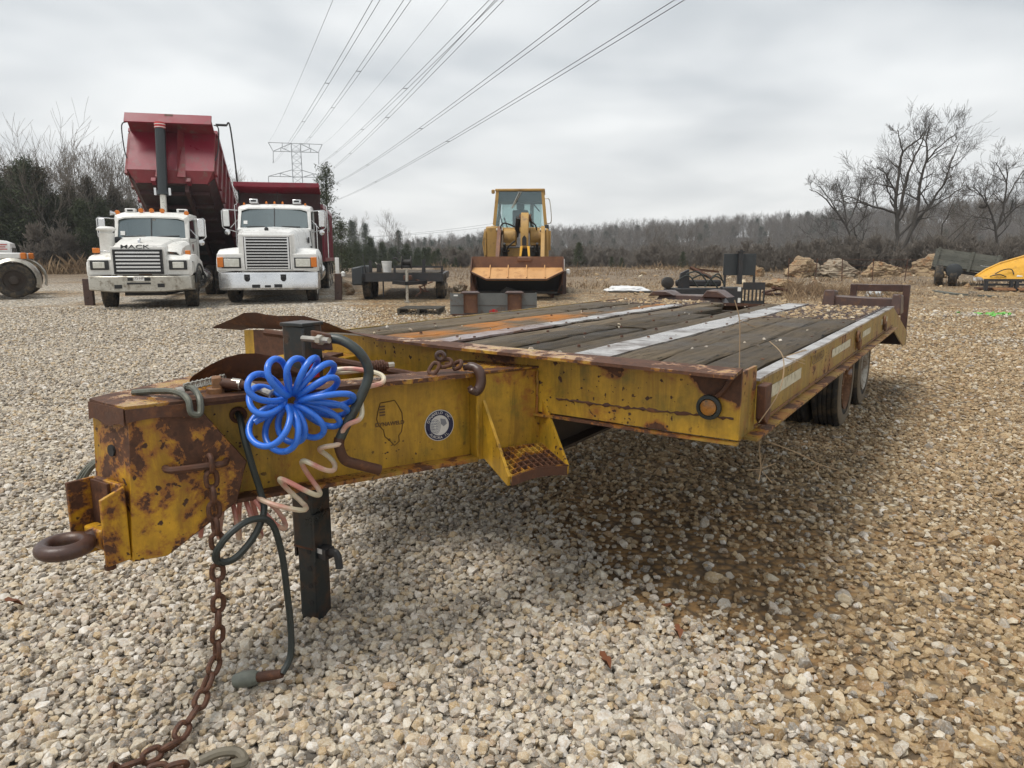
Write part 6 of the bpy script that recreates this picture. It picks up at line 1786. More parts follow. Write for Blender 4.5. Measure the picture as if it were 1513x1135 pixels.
# ------------------------------------------------------------------ track loader
def loader():
    g = gx(766, 20.2)
    T = thing('track_loader', 'yellow track loader facing out with its wide orange rusty bucket lowered', 'loader', g, R(-3))
    C = M['cat']
    # bucket (front at y = -0.9)
    bw = 1.23
    b = MB(); b.bx(-bw, bw, -0.62, -0.58, 0.82, 1.12); bk = b.build('bucket_band', M['bucket_rust'], T)
    b = MB(); b.hexa([(-bw, -0.64, 0.80), (bw, -0.64, 0.80), (bw, -0.60, 0.80), (-bw, -0.60, 0.80), (-bw, -0.66, 0.82), (bw, -0.66, 0.82), (bw, -0.60, 0.82), (-bw, -0.60, 0.82)]); b.build('bucket_edge', M['bucket_rust'], T)
    b = MB(); b.prism([(-bw, -0.66, 0.825), (bw, -0.66, 0.825), (bw + 0.03, -0.92, 0.75), (0.80, -1.28, 0.535), (-0.80, -1.28, 0.535), (-bw - 0.03, -0.92, 0.73)], (0, 0.02, -0.04)); pan = b.build('bucket_lip', M['bucket_orange'], T)
    b = MB(); b.tube([(-bw - 0.03, -0.925, 0.72), (-0.80, -1.285, 0.525), (0.80, -1.285, 0.525), (bw + 0.03, -0.925, 0.74)], 0.022, 5); b.build('cutting_edge', M['rust'], pan)
    for x in (-0.74, -0.25, 0.25, 0.74):
        b = MB(); b.hexa([(x - 0.015, -0.63, 0.84), (x + 0.015, -0.63, 0.84), (x + 0.035, -1.24, 0.56), (x + 0.005, -1.24, 0.56), (x - 0.012, -0.645, 0.90), (x + 0.012, -0.645, 0.90), (x + 0.032, -1.26, 0.585), (x + 0.008, -1.26, 0.585)]); b.build('bucket_rib', M['bucket_orange'], pan)
    for sx in (-1, 1):
        b = MB(); b.prism([(bw * sx, -0.62, 1.10), (bw * sx, -0.95, 0.74), (bw * sx * 0.97, -0.85, 0.42), (bw * sx * 0.88, -0.62, 0.14), (bw * sx * 0.9, -0.2, 0.16), (bw * sx, -0.1, 0.6)], (0.03 * sx, 0, 0)); b.build('bucket_side', M['rust'], T)
    b = MB(); b.hexa([(-bw, -0.12, 0.16), (bw, -0.12, 0.16), (bw, -0.05, 0.16), (-bw, -0.05, 0.16), (-bw, -0.58, 1.0), (bw, -0.58, 1.0), (bw, -0.52, 1.0), (-bw, -0.52, 1.0)]); b.build('bucket_back', M['cat_dark'], T)  # near-black colour paints the shadow inside the bucket
    b = MB(); b.bx(-1.1, 1.1, -0.66, -0.10, 0.12, 0.18); b.build('bucket_floor', M['cat_dark'], T)  # interior shadow put into the floor colour as well
    for x in (0.45, 0.95):
        b = MB(); b.bx(x - 0.05, x + 0.05, -0.45, -0.30, 0.0, 0.2); b.build('bucket_tooth', M['rust'], T, bevel=0.01)
    b = MB(); b.prism([(-0.55, -0.9, 0.12), (-0.30, -0.9, 0.30), (0.0, -0.9, 0.2), (-0.1, -0.9, 0.10)], (0, 0.3, 0)); b.build('bucket_tooth', M['cat_dark'], T)
    # tracks
    for sx in (-1, 1):
        b = MB(); p = []
        for k in range(28):
            a = 2 * PI * k / 28
            p.append((1.03 * sx, 1.6 + 1.25 * max(-1, min(1, 1.3 * math.cos(a))) + 0.3 * math.cos(a), 0.42 + 0.40 * math.sin(a)))
        b.tube(p, 0.22, 6, closed=True, sq=0.25); tr = b.build('track', M['rust'], T)
        for k in range(0, 28):
            q = p[k]; b = MB(); b.box(q, (0.46, 0.05, 0.05), (math.atan2(q[2] - 0.42, 0.1), 0, 0)); b.build('track_shoe', M['rust'], tr)
        b = MB(); b.bx(1.0 * sx - 0.12, 1.0 * sx + 0.12, 0.5, 2.7, 0.25, 0.60); b.build('track_frame', M['cat_dark'], T)
    b = MB(); b.bx(-1.26, -1.14, -0.70, 0.1, 0.02, 0.78); b.bx(-1.30, -1.26, -0.6, 0.0, 0.1, 0.6); b.build('bucket_guard', M['rust'], T, bevel=0.02)
    b = MB(); b.bx(-1.275, -1.20, -0.705, -0.70, 0.42, 0.70); b.build('guard_slot', M['grille_dark'], T)
    # body
    b = MB(); b.bx(-0.80, 0.72, 0.75, 3.6, 0.55, 1.38); b.build('body', M['cat_dark'], T, bevel=0.04)
    b = MB(); b.bx(-0.98, -0.62, 0.72, 3.4, 1.02, 1.98); b.build('side_panel', C, T, bevel=0.05)
    b = MB(); b.bx(0.58, 0.84, 0.75, 3.4, 1.05, 1.92); b.build('side_panel', C, T, bevel=0.05)
    for x0, x1 in ((-0.46, -0.08), (0.30, 0.66)):
        b = MB(); b.lathe([(0.20, x0), (0.25, x0 + 0.03), (0.25, x1 - 0.03), (0.20, x1)], (0, 0.70, 1.66), 'x', 24); b.bx(x0 + 0.02, x1 - 0.02, 0.5, 0.9, 1.44, 1.64); b.build('hydraulic_tank', C, T)
    b = MB(); b.bx(-0.42, 0.06, 0.60, 1.1, 1.10, 1.36); b.build('front_cover', C, T, bevel=0.03)
    b = MB(); b.bx(0.28, 0.60, 0.62, 1.1, 1.05, 1.36); b.build('front_cover', M['cat_dark'], T, bevel=0.03)
    # lift arms and the curved tilt lever
    for x in (-0.62, 0.62):
        b = MB(); b.prism([(x, 0.75, 1.85), (x, 0.55, 1.98), (x, 0.30, 1.80), (x, -0.35, 1.15), (x, -0.45, 0.85), (x, -0.25, 0.85), (x, 0.35, 1.45), (x, 0.7, 1.6)], (0.11, 0, 0)); b.build('lift_arm', C if x > 0 else M['bucket_rust'], T, bevel=0.01)
    b = MB(); b.prism([(0.06, 0.85, 2.18), (0.06, 0.55, 2.34), (0.06, 0.20, 2.33), (0.06, -0.05, 2.12), (0.06, -0.15, 1.75), (0.06, -0.18, 1.35), (0.06, -0.02, 1.33), (0.06, 0.12, 1.75), (0.06, 0.35, 2.0), (0.06, 0.7, 1.95)], (0.22, 0, 0)); b.build('tilt_lever', M['bucket_orange'] if False else C, T, bevel=0.02)
    b = MB(); b.prism([(0.11, -0.19, 1.42), (0.23, -0.19, 1.42), (0.23, -0.19, 1.62), (0.17, -0.19, 1.70), (0.11, -0.19, 1.62)], (0, -0.012, 0)); b.build('lever_slot', M['grille_dark'], T)
    b = MB(); b.cyl((0.0, 0.45, 2.2), (0.34, 0.45, 2.2), 0.10, n=16); b.build('lever_pin', M['rust'], T)
    b = MB(); b.cyl((-0.10, 0.75, 1.7), (-0.02, 0.35, 2.2), 0.07, n=12); b.build('tilt_cylinder', M['cat_dark'], T)
    for sx in (-1, 1):
        b = MB(); b.hexa([(0.19 + 0.09 * sx, -0.45, 1.12), (0.19 + 0.15 * sx, -0.45, 1.12), (0.19 + 0.15 * sx, -0.30, 1.12), (0.19 + 0.09 * sx, -0.30, 1.12), (0.19 + 0.06 * sx, -0.35, 1.40), (0.19 + 0.13 * sx, -0.35, 1.40), (0.19 + 0.13 * sx, -0.2, 1.40), (0.19 + 0.06 * sx, -0.2, 1.40)]); b.build('bucket_link', M['yellow_blade'], T, bevel=0.01)
    b = MB(); b.bx(0.0, 0.40, -0.66, -0.56, 0.98, 1.12); b.build('link_block', M['bucket_rust'], T, bevel=0.03)
    # cab
    z0, z1 = 1.95, 2.98
    hb, ht, hy = 0.80, 0.70, 0.95
    for sx in (-1, 1):
        for y, yt in ((0.92, 0.98), (2.35, 2.30)):
            b = MB(); b.hexa([((hb - 0.09) * sx, y, z0), (hb * sx, y, z0), (hb * sx, y + 0.09, z0), ((hb - 0.09) * sx, y + 0.09, z0), ((ht - 0.09) * sx, yt, z1), (ht * sx, yt, z1), (ht * sx, yt + 0.09, z1), ((ht - 0.09) * sx, yt + 0.09, z1)]); b.build('cab_pillar', C, T)
        b = MB(); b.hexa([((hb - 0.05) * sx, 1.0, z0), ((hb - 0.04) * sx, 1.0, z0), ((hb - 0.04) * sx, 2.35, z0), ((hb - 0.05) * sx, 2.35, z0), ((ht - 0.05) * sx, 1.05, z1), ((ht - 0.04) * sx, 1.05, z1), ((ht - 0.04) * sx, 2.3, z1), ((ht - 0.05) * sx, 2.3, z1)]); b.build('side_glass', M['glass_clear'], T)
    b = MB(); b.bx(-ht - 0.02, ht + 0.02, 0.95, 2.45, z1, z1 + 0.07); b.build('cab_roof', C, T, bevel=0.02)
    b = MB(); b.bx(-hb, hb, 0.90, 2.45, z0 - 0.12, z0); b.build('cab_sill', C, T, bevel=0.02)
    b = MB(); b.hexa([(-hb + 0.09, 0.95, z0), (hb - 0.09, 0.95, z0), (hb - 0.09, 0.958, z0), (-hb + 0.09, 0.958, z0), (-ht + 0.09, 1.01, z1), (ht - 0.09, 1.01, z1), (ht - 0.09, 1.018, z1), (-ht + 0.09, 1.018, z1)]); b.build('windscreen', M['glass_clear'], T)
    b = MB(); b.bx(-ht + 0.09, ht - 0.09, 2.33, 2.338, z0 + 0.05, z1); b.build('rear_glass', M['glass_clear'], T)
    b = MB(); b.bx(-ht + 0.05, ht - 0.05, 1.05, 2.3, z1 - 0.28, z1 - 0.02); b.build('roof_lining', M['charcoal'], T)
    b = MB(); b.bx(-0.26, 0.22, 1.75, 1.92, z0 - 0.1, z0 + 0.55); b.bx(-0.14, 0.10, 1.78, 1.88, z0 + 0.55, z0 + 0.78); b.build('operator_seat', M['charcoal'], T, bevel=0.05)
    b = MB(); b.tube([(-0.02, 0.93, z1 - 0.02), (-0.24, 0.90, z0 + 0.55)], 0.012, 5); b.tube([(0.04, 0.93, z1 - 0.02), (-0.21, 0.90, z0 + 0.55)], 0.010, 5); b.build('wiper_arm', M['zinc'], T)
    b = MB(); b.tube([(-0.5, 1.15, z0), (-0.62, 1.2, z0 + 0.5)], 0.02, 6); b.tube([(-0.38, 1.2, z0), (-0.48, 1.25, z0 + 0.3)], 0.02, 6); b.tube([(0.3, 2.2, z1 - 0.2), (0.55, 2.2, z1 - 0.5)], 0.02, 5); b.build('control_lever', M['charcoal'], T)
    b = MB(); b.tube(bez([(hb - 0.04, 1.05, z0 + 0.12), (hb + 0.11, 1.0, z0 + 0.18), (hb + 0.06, 1.0, z0 + 0.75), (ht + 0.06, 1.0, z0 + 0.82), (ht - 0.01, 1.02, z0 + 0.80)], 5), 0.014, 6); b.build('grab_rail', M['zinc'], T)
    b = MB(); b.box((hb - 0.02, 0.88, z0 + 0.02), (0.12, 0.12, 0.12)); b.build('work_lamp', M['charcoal'], T, bevel=0.02)
    b = MB(); b.box((-hb + 0.02, 0.86, z0 + 0.02), (0.10, 0.12, 0.10)); b.build('work_lamp', M['zinc'], T, bevel=0.02)
    for y in (2.95,):
        b = MB(); b.lathe([(0.02, -0.02), (0.05, 0), (0.05, 0.08), (0.02, 0.1)], (-ht - 0.08, 1.0, z1 - 0.05), 'z', 10); b.build('roof_lamp', C, T)
    for pts in (((-0.30, 0.62, 1.30), (-0.34, 0.35, 1.25), (-0.30, 0.10, 1.38), (-0.10, 0.05, 1.55)), ((0.42, 0.60, 1.45), (0.44, 0.25, 1.28), (0.38, -0.05, 1.30)), ((-0.50, 0.68, 1.75), (-0.52, 0.40, 1.95), (-0.40, 0.35, 2.05), (-0.12, 0.5, 1.95)), ((0.50, 0.66, 1.80), (0.46, 0.42, 2.0), (0.30, 0.45, 2.1))):
        b = MB(); b.tube(bez(pts, 5), 0.022, 6); b.build('hydraulic_hose', M['cat_dark'], T)
    for x in (-0.565, 0.675):
        b = MB(); b.cyl((x - 0.09, -0.36, 0.93), (x + 0.09, -0.36, 0.93), 0.07, n=12); b.build('pivot_pin', M['rust'], T)
        b = MB(); b.cyl((x - 0.09, 0.55, 1.86), (x + 0.09, 0.55, 1.86), 0.06, n=12); b.build('pivot_pin', M['zinc'], T)
    for x in (-0.40, 0.52):
        b = MB(); b.cyl((x, 0.9, 0.75), (x, 0.25, 1.30), 0.075, n=12); b.cyl((x, 0.25, 1.30), (x, 0.05, 1.48), 0.04, n=10); b.build('lift_cylinder', M['cat_dark'], T)
    b = MB(); b.bx(-0.30, 0.30, 0.935, 0.947, 1.86, 1.92); b.build('number_plate', M['cat_dark'], T)
    b = MB(); b.tube([(-1.0, 0.74, 1.9), (-1.06, 0.70, 1.5), (-1.0, 0.72, 1.1)], 0.02, 6); b.build('grab_rail', C, T)
    b = MB(); b.tube([(0.3, 2.9, 1.9), (0.3, 2.9, 2.75)], 0.06, 10); b.build('exhaust_pipe', M['rust'], T)
    b = MB(); b.bx(-1.02, -0.96, 0.7, 0.9, 1.15, 1.85); b.bx(0.84, 0.90, 0.8, 0.9, 1.3, 1.85); b.build('side_rail', C, T, bevel=0.01)


loader()


# ------------------------------------------------------------------ grey bucket attachment in front of the loader
def attachment():
    g = gx(729, 15.3)
    g.z = gh(g.x, 15.3)
    T = thing('bucket_attachment', 'grey steel bucket attachment standing on the gravel with rusty bracket channels', 'attachment', g, R(2))
    w, h = 0.91, 0.49
    b = MB(); b.bx(-w, w, -0.02, 0.0, 0.05, h); bkp = b.build('back_plate', M['grey_paint'], T)
    b = MB(); b.bx(-w, w, -0.06, 0.75, 0.02, 0.05); b.build('floor_plate', M['rust'], T)
    for sx in (-1, 1):
        b = MB(); b.prism([(w * sx, -0.02, 0.03), (w * sx, -0.02, h + 0.01), (w * sx, 0.25, h), (w * sx, 0.75, 0.05)], (0.02 * sx, 0, 0)); b.build('end_plate', M['grey_paint'], T)
        x = 0.47 * sx - 0.02
        b = MB(); b.bx(x - 0.15, x + 0.15, -0.045, -0.021, 0.07, h - 0.02); br = b.build('bracket', M['bucket_rust'], T)
        b = MB(); b.bx(x - 0.15, x - 0.135, -0.10, -0.046, 0.07, h); b.bx(x + 0.135, x + 0.15, -0.10, -0.046, 0.07, h); b.build('bracket_web', M['rust'], br)
        b = MB(); b.prism([(x - 0.21, -0.13, h), (x + 0.20, -0.13, h), (x + 0.15, -0.0, h + 0.03), (x - 0.16, -0.0, h + 0.03)], (0, 0, 0.018)); b.build('hook_plate', M['rust_wet'], br)
    b = MB(); b.bx(-w, w, -0.03, -0.021, 0.23, 0.235); b.build('weld_line', M['rust'], bkp)
    b = MB(); b.bx(-0.85, -0.76, -0.026, -0.0215, 0.43, 0.46); b.build('label', M['white_plain'], bkp)
    b = MB()     # small red winged mark
    b.lathe([(0.035, 0), (0.035, -0.004)], (0, -0.0215, 0.12), 'y', 12)
    for sx in (-1, 1):
        for k in range(3):
            b.box((0.055 * sx, -0.0235, 0.13 - 0.03 * k), (0.07, 0.004, 0.012), (0, 0.45 * sx * (1 - k), 0))
    b.build('red_mark', M['decal_red'], bkp)


attachment()

# ------------------------------------------------------------------ pallet
g = gx(622, 15.9)
pal = thing('pallet', 'weathered grey wooden pallet lying on the gravel before the black trailer', 'pallet', g, R(-4))
for k in range(6):
    b = MB(); y = -0.35 + 0.15 * k; b.bx(-0.46, 0.46, y - 0.055, y + 0.055, 0.115, 0.135); b.build('top_slat', M['pallet'], pal)
for x in (-0.44, 0.0, 0.42):
    b = MB(); b.bx(x - 0.025, x + 0.025, -0.41, 0.45, 0.025, 0.114); b.build('stringer', M['pallet'], pal)
for y in (-0.36, 0.0, 0.38):
    b = MB(); b.bx(-0.46, 0.46, y - 0.05, y + 0.05, 0.004, 0.024); b.build('bottom_slat', M['pallet'], pal)


# ------------------------------------------------------------------ black utility trailer with tongue, winch and bucket
def black_trailer():
    g = gx(598, 19.0)
    T = thing('utility_trailer', 'black flatbed utility trailer with its front rail facing out beside the loader', 'trailer', g, R(3))
    D = M['dark']
    # local: front towards the camera
    b = MB(); b.bx(-1.12, 1.0, 0.0, 0.09, 0.50, 0.72); b.build('front_beam', D, T)
    b = MB(); b.bx(-1.12, -1.03, 0.0, 4.6, 0.50, 0.70); b.bx(0.91, 1.0, 0.1, 4.6, 0.50, 0.70); b.build('side_beam', D, T)
    for k in range(8):
        b = MB(); b.bx(-1.02 + 0.24 * k, -0.80 + 0.24 * k, 0.1, 4.6, 0.70, 0.735); b.build('deck_board', M['plank_dark'], T)
    b = MB(); b.bx(-0.30, 1.02, 0.02, 0.07, 0.86, 0.91); rl = b.build('front_rail', D, T)
    for x in (-0.27, 0.48, 0.98):
        b = MB(); b.bx(x - 0.03, x + 0.03, 0.02, 0.07, 0.72, 0.86); b.build('rail_post', D, rl)
    for (x, y, z) in ((-0.95, 0.4, 1.05), (0.48, 0.4, 1.08)):
        b = MB(); b.bx(x - 0.04, x + 0.04, y - 0.04, y + 0.04, 0.72, z); b.build('stake', D, T)
    b = MB(); b.tube([(-1.06, 0.3, 0.7), (-1.14, 0.35, 1.22)], 0.014, 5); b.build('stake', D, T)
    for sx, x in ((-1, -1.18), (1, 0.90)):
        for y in (1.6, 2.45):
            wheel(T, x + (0.02 if sx < 0 else 0.12) * 1, y - 1.0, 0.35, 0.22, sx, M['rim_white'])
    b = MB(); b.hexa([(-1.42, 0.15, 0.40), (-1.12, 0.15, 0.40), (-1.12, 2.0, 0.40), (-1.42, 2.0, 0.40), (-1.42, 0.15, 0.86), (-1.12, 0.15, 0.92), (-1.12, 2.0, 0.92), (-1.42, 2.0, 0.86)]); b.build('mudguard', M['charcoal'], T, bevel=0.04)
    # tongue and jack
    for x in (-0.30, 0.55):
        b = MB(); b.hexa([(x - 0.04, 0.0, 0.44), (x + 0.04, 0.0, 0.44), (0.17, -0.95, 0.44), (0.09, -0.95, 0.44), (x - 0.04, 0.0, 0.53), (x + 0.04, 0.0, 0.53), (0.17, -0.95, 0.53), (0.09, -0.95, 0.53)]); b.build('tongue_bar', D, T)
    b = MB(); b.cyl((0.12, -0.75, 0.0), (0.12, -0.75, 0.85), 0.04, n=10); b.cyl((0.12, -0.75, 0.0), (0.12, -0.75, 0.02), 0.09, n=10); b.build('jack', M['zinc'], T)
    b = MB(); b.bx(0.02, 0.22, -0.62, -0.30, 0.55, 0.68); b.build('coupler', M['rust'], T, bevel=0.02)
    b = MB()
    b.lathe([(0.06, -0.14), (0.17, -0.13), (0.17, -0.11), (0.08, -0.10), (0.08, 0.10), (0.17, 0.11), (0.17, 0.13), (0.06, 0.14)], (0.05, 0.0, 1.0), 'x', 20); w = b.build('winch', M['cat_dark'], T)
    b = MB(); b.tube([(-0.12, -0.02, 1.0), (-0.22, -0.05, 1.12), (-0.30, -0.05, 1.10)], 0.02, 6); b.box((-0.02, 0.0, 0.90), (0.3, 0.18, 0.06)); b.tube([(0.1, 0, 1.05), (-0.12, 0.02, 1.22), (-0.2, 0.0, 1.3)], 0.012, 5); b.build('winch_handle', D, w)
    rgx = random.Random(2)
    b = MB()
    for k in range(9):
        p = Vector((0.35 + rgx.uniform(-0.1, 0.3), -0.15 + rgx.uniform(-0.1, 0.1), 0.42 + rgx.uniform(-0.2, 0.12)))
        b.tube([p, p + Vector((rgx.uniform(-.15, .15), rgx.uniform(-.1, .1), rgx.uniform(-.2, .1)))], 0.02, 5)
    b.build('hose_bundle', M['rust'], T)
    b = MB(); b.cyl((-0.6, 0.2, 0.1), (-0.6, 0.2, 0.5), 0.02, n=6); b.build('prop_leg', D, T)
    # bucket on the deck
    p = T.matrix_basis @ Vector((-0.52, 0.45, 0.735))
    k = thing('plastic_bucket', 'white plastic pail standing on the black trailer deck', 'bucket', p)
    b = MB(); b.lathe([(0.115, 0), (0.135, 0.27), (0.142, 0.275), (0.142, 0.30), (0.128, 0.30), (0.125, 0.28), (0.108, 0.02), (0.01, 0.02)], (0, 0, 0), 'z', 24); b.build('pail', M['white_plain'], k)
    b = MB(); b.tube(bez([(-0.14, 0, 0.26), (-0.10, -0.10, 0.20), (0, -0.15, 0.17), (0.10, -0.10, 0.20), (0.14, 0, 0.26)], 4), 0.004, 4); b.build('handle', M['zinc'], k)
    p = T.matrix_basis @ Vector((-0.72, 0.4, 0.735))
    k = thing('fuel_can', 'small dark can beside the white pail on the black trailer', 'can', p)
    b = MB(); b.prism([(-0.06, -0.05, 0), (0.06, -0.05, 0), (0.06, -0.05, 0.18), (-0.01, -0.05, 0.24), (-0.06, -0.05, 0.2)], (0, 0.1, 0)); b.build('can_body', M['cat_dark'], k, bevel=0.01)
    b = MB(); b.tube([(-0.04, 0, 0.2), (-0.10, 0, 0.27)], 0.012, 6); b.build('spout', M['zinc'], k)


black_trailer()


# ------------------------------------------------------------------ white posts in brown sleeves
def post(u, Y, label, h1, h2, lean=0.0, ww=0.0):
    g = gx(u, Y)
    T = thing('marker_post', label, 'post', g)
    b = MB(); b.box((0, 0, h1 / 2), (0.19 + ww, 0.10, h1), (0, lean, 0)); b.build('sleeve', M['rust_wet'], T, bevel=0.006)
    if h2:
        b = MB(); b.box((-0.01, 0, h1 + h2 / 2), (0.10, 0.05, h2)); b.build('white_pole', M['white_plain'], T, bevel=0.01)
        b = MB(); b.lathe([(0.02, -0.02), (0.06, 0), (0.06, 0.10), (0.02, 0.13)], (0.14, 0, h1 * 0.9), 'z', 10); b.build('insulator', M['white_plain'], T)


post(499, 19.2, 'white topped post in a brown sleeve beside the right white truck', 0.70, 0.42, R(2))
post(832, 21.0, 'white topped post in a brown sleeve behind the loader bucket', 0.68, 0.34)
post(128, 17.6, 'plain brown steel post standing by the dull bumper of the left tipper', 0.66, 0.0, 0, 0.03)


# ------------------------------------------------------------------ rocks
def rock(label, u, v0, v1, u0, u1, Y, mat, seed, group='boulders along the back of the lot'):
    g = gx(u, Y)
    w = (u1 - u0) / 1049 * Y; h = (v1 - v0) / 1049 * Y
    bm = bmesh.new()
    bmesh.ops.create_icosphere(bm, subdivisions=5, radius=1.0)
    rr = random.Random(int(seed * 100))
    planes = []
    for _ in range(17):
        d_ = Vector((rr.gauss(0, 1), rr.gauss(0, 1), rr.gauss(0, 0.8))).normalized(); planes.append((d_, rr.uniform(0.66, 1.0)))
    for vtx in bm.verts:
        p = vtx.co.normalized()
        d = min([1.08] + [h_ / p.dot(d_) for d_, h_ in planes if p.dot(d_) > 0.05])
        d *= 1 + 0.16 * mnoise.noise(p * 2.2 + Vector((seed, 0, 0))) + 0.11 * mnoise.noise(p * 6 + Vector((0, seed, 0))) + 0.05 * mnoise.noise(p * 14)
        vtx.co = Vector((p.x * w * 0.55 * d, p.y * w * 0.42 * d, p.z * h * 0.74 * d + h * 0.36))
    me = bpy.data.meshes.new('boulder'); bm.to_mesh(me); bm.free()
    me.shade_smooth(); me.set_sharp_from_angle(angle=R(20))
    me.materials.append(M[mat])
    o = bpy.data.objects.new('boulder', me); COL.objects.link(o)
    o.location = g; o.rotation_euler = (0, 0, seed)
    tag(o, label, 'boulder', group)
    return o


rock('orange tan boulder with a dark overhanging top, leftmost of the four big ones', 1182, 380, 405, 1158, 1208, 30, 'rock', 1.3)
rock('dark capping stone leaning on the leftmost big boulder', 1202, 379, 396, 1190, 1212, 30.2, 'rock_grey', 8.3)
rock('pale grey domed boulder second from the left of the big ones', 1240, 384, 407, 1213, 1268, 29.5, 'rock_grey', 2.1)
rock('low brown boulder half hidden by brush below the big bare tree', 1303, 386, 407, 1276, 1332, 29.8, 'rock', 3.7)
rock('jagged orange boulder left of the grey wooden trailer', 1374, 379, 407, 1349, 1398, 29.5, 'rock', 4.9)
rock('small tan rock peeping over behind the grey seat pads', 1118, 385, 400, 1108, 1130, 30, 'rock', 5.5)
rock('pale rough rock behind the tyres between right truck and black trailer', 511, 404, 424, 500, 524, 21, 'rock_grey', 6.2)
rock('pale rock low behind the left track of the loader', 680, 406, 420, 668, 694, 22, 'rock_grey', 7.7)
rock('flat pale slab in the weeds right of the loading ramp', 1320, 418, 426, 1303, 1340, 21, 'rock_grey', 9.4)
rock('white chunk of rock right of the loader bucket', 842, 410, 418, 836, 850, 21.5, 'rock_grey', 10.2)
rock('pale grey chunk in the dry weeds in front of the boulders', 1204, 408, 417, 1196, 1216, 24, 'rock_grey', 11.9)
rock('long low tan rock behind the grey seat pads to the right', 1150, 404, 416, 1128, 1172, 24, 'rock', 12.4)
rock('small light rock on the dirt between boulders and wooden trailer', 1338, 400, 407, 1328, 1350, 29, 'rock', 13.4)


# ------------------------------------------------------------------ white tarp bundle
def lump(name, label, cat, u, Y, sx, sy, sz, mat, seed, rz=0.0):
    g = gx(u, Y)
    bm = bmesh.new(); bmesh.ops.create_icosphere(bm, subdivisions=4, radius=1.0)
    for vtx in bm.verts:
        p = vtx.co; d = 1 + 0.22 * mnoise.noise(p * 1.8 + Vector((seed, 0, 0))) + 0.10 * mnoise.noise(p * 5 + Vector((0, seed, 0)))
        vtx.co = Vector((p.x * sx * d, p.y * sy * d, max(0, p.z * sz * d + sz * 0.4)))
    me = bpy.data.meshes.new(name); bm.to_mesh(me); bm.free(); me.shade_smooth(); me.materials.append(M[mat])
    o = bpy.data.objects.new(name, me); COL.objects.link(o); o.location = g; o.rotation_euler = (0, 0, rz)
    return tag(o, label, cat)


lump('tarp_bundle', 'bundled white tarpaulin lying low on the dirt right of the loader', 'tarp', 926, 22, 0.66, 0.4, 0.13, 'tarp', 2.0)
g = gx(930, 21.7); b = MB(); b.bx(-0.62, 0.75, -0.25, 0.3, 0.0, 0.05); o = b.build('plank_stack', M['pallet']); o.location = g; tag(o, 'dark flat boards under the white tarpaulin', 'boards')
lump('plastic_bag', 'bright yellow plastic bag lying beside the rear loading ramp', 'bag', 1216, 10.5, 0.13, 0.10, 0.075, 'yellow_bag', 4.0)
lump('sheet_debris', 'crumpled pale grey sheeting on the ground beyond the loading ramp', 'debris', 1275, 13.5, 0.26, 0.2, 0.10, 'sheet_grey', 5.0)
lump('sheet_debris', 'small white scrap on the ground seen through the ramp frame', 'debris', 1303, 14.2, 0.14, 0.12, 0.06, 'tarp', 6.0)
lump('sheet_debris', 'white crumpled scrap among the weeds below the second big boulder', 'debris', 1295, 20.5, 0.25, 0.2, 0.12, 'sheet_grey', 9.0)
lump('sheet_debris', 'grey scrap on the gravel at the foot of the grey attachment', 'debris', 798, 16.5, 0.2, 0.12, 0.05, 'sheet_grey', 7.0)
g = gx(1478, 15.5); b = MB(); rgx = random.Random(6)
for k in range(60):
    x, y = rgx.gauss(0, 0.22), rgx.gauss(0, 0.16); b.box((x, y, 0.012 + rgx.random() * 0.01), (0.04 + 0.06 * rgx.random(), 0.04 + 0.04 * rgx.random(), 0.012), (rgx.random(), rgx.random(), rgx.random() * 6))
o = b.build('painted_gravel', plain('green_marking_paint', (0.14, 0.42, 0.07), 0.6)); o.location = g
tag(o, 'patch of bright green marking paint sprayed on the gravel at the right', 'paint mark', kind='stuff')
n = 200
P = np.stack([NPR.normal(0, 1.0, n), NPR.normal(0, 0.30, n), NPR.uniform(0, 0.02, n)], -1)
o = scatter('white_gravel_streak', P, np.full(n, 0.028) * np.exp(NPR.normal(0, 0.3, n)), M['stone_grey'], 'streak_stones'); o.location = gx(1455, 15.6)
tag(o, 'streak of whiter gravel around the green paint mark', 'gravel', kind='stuff')


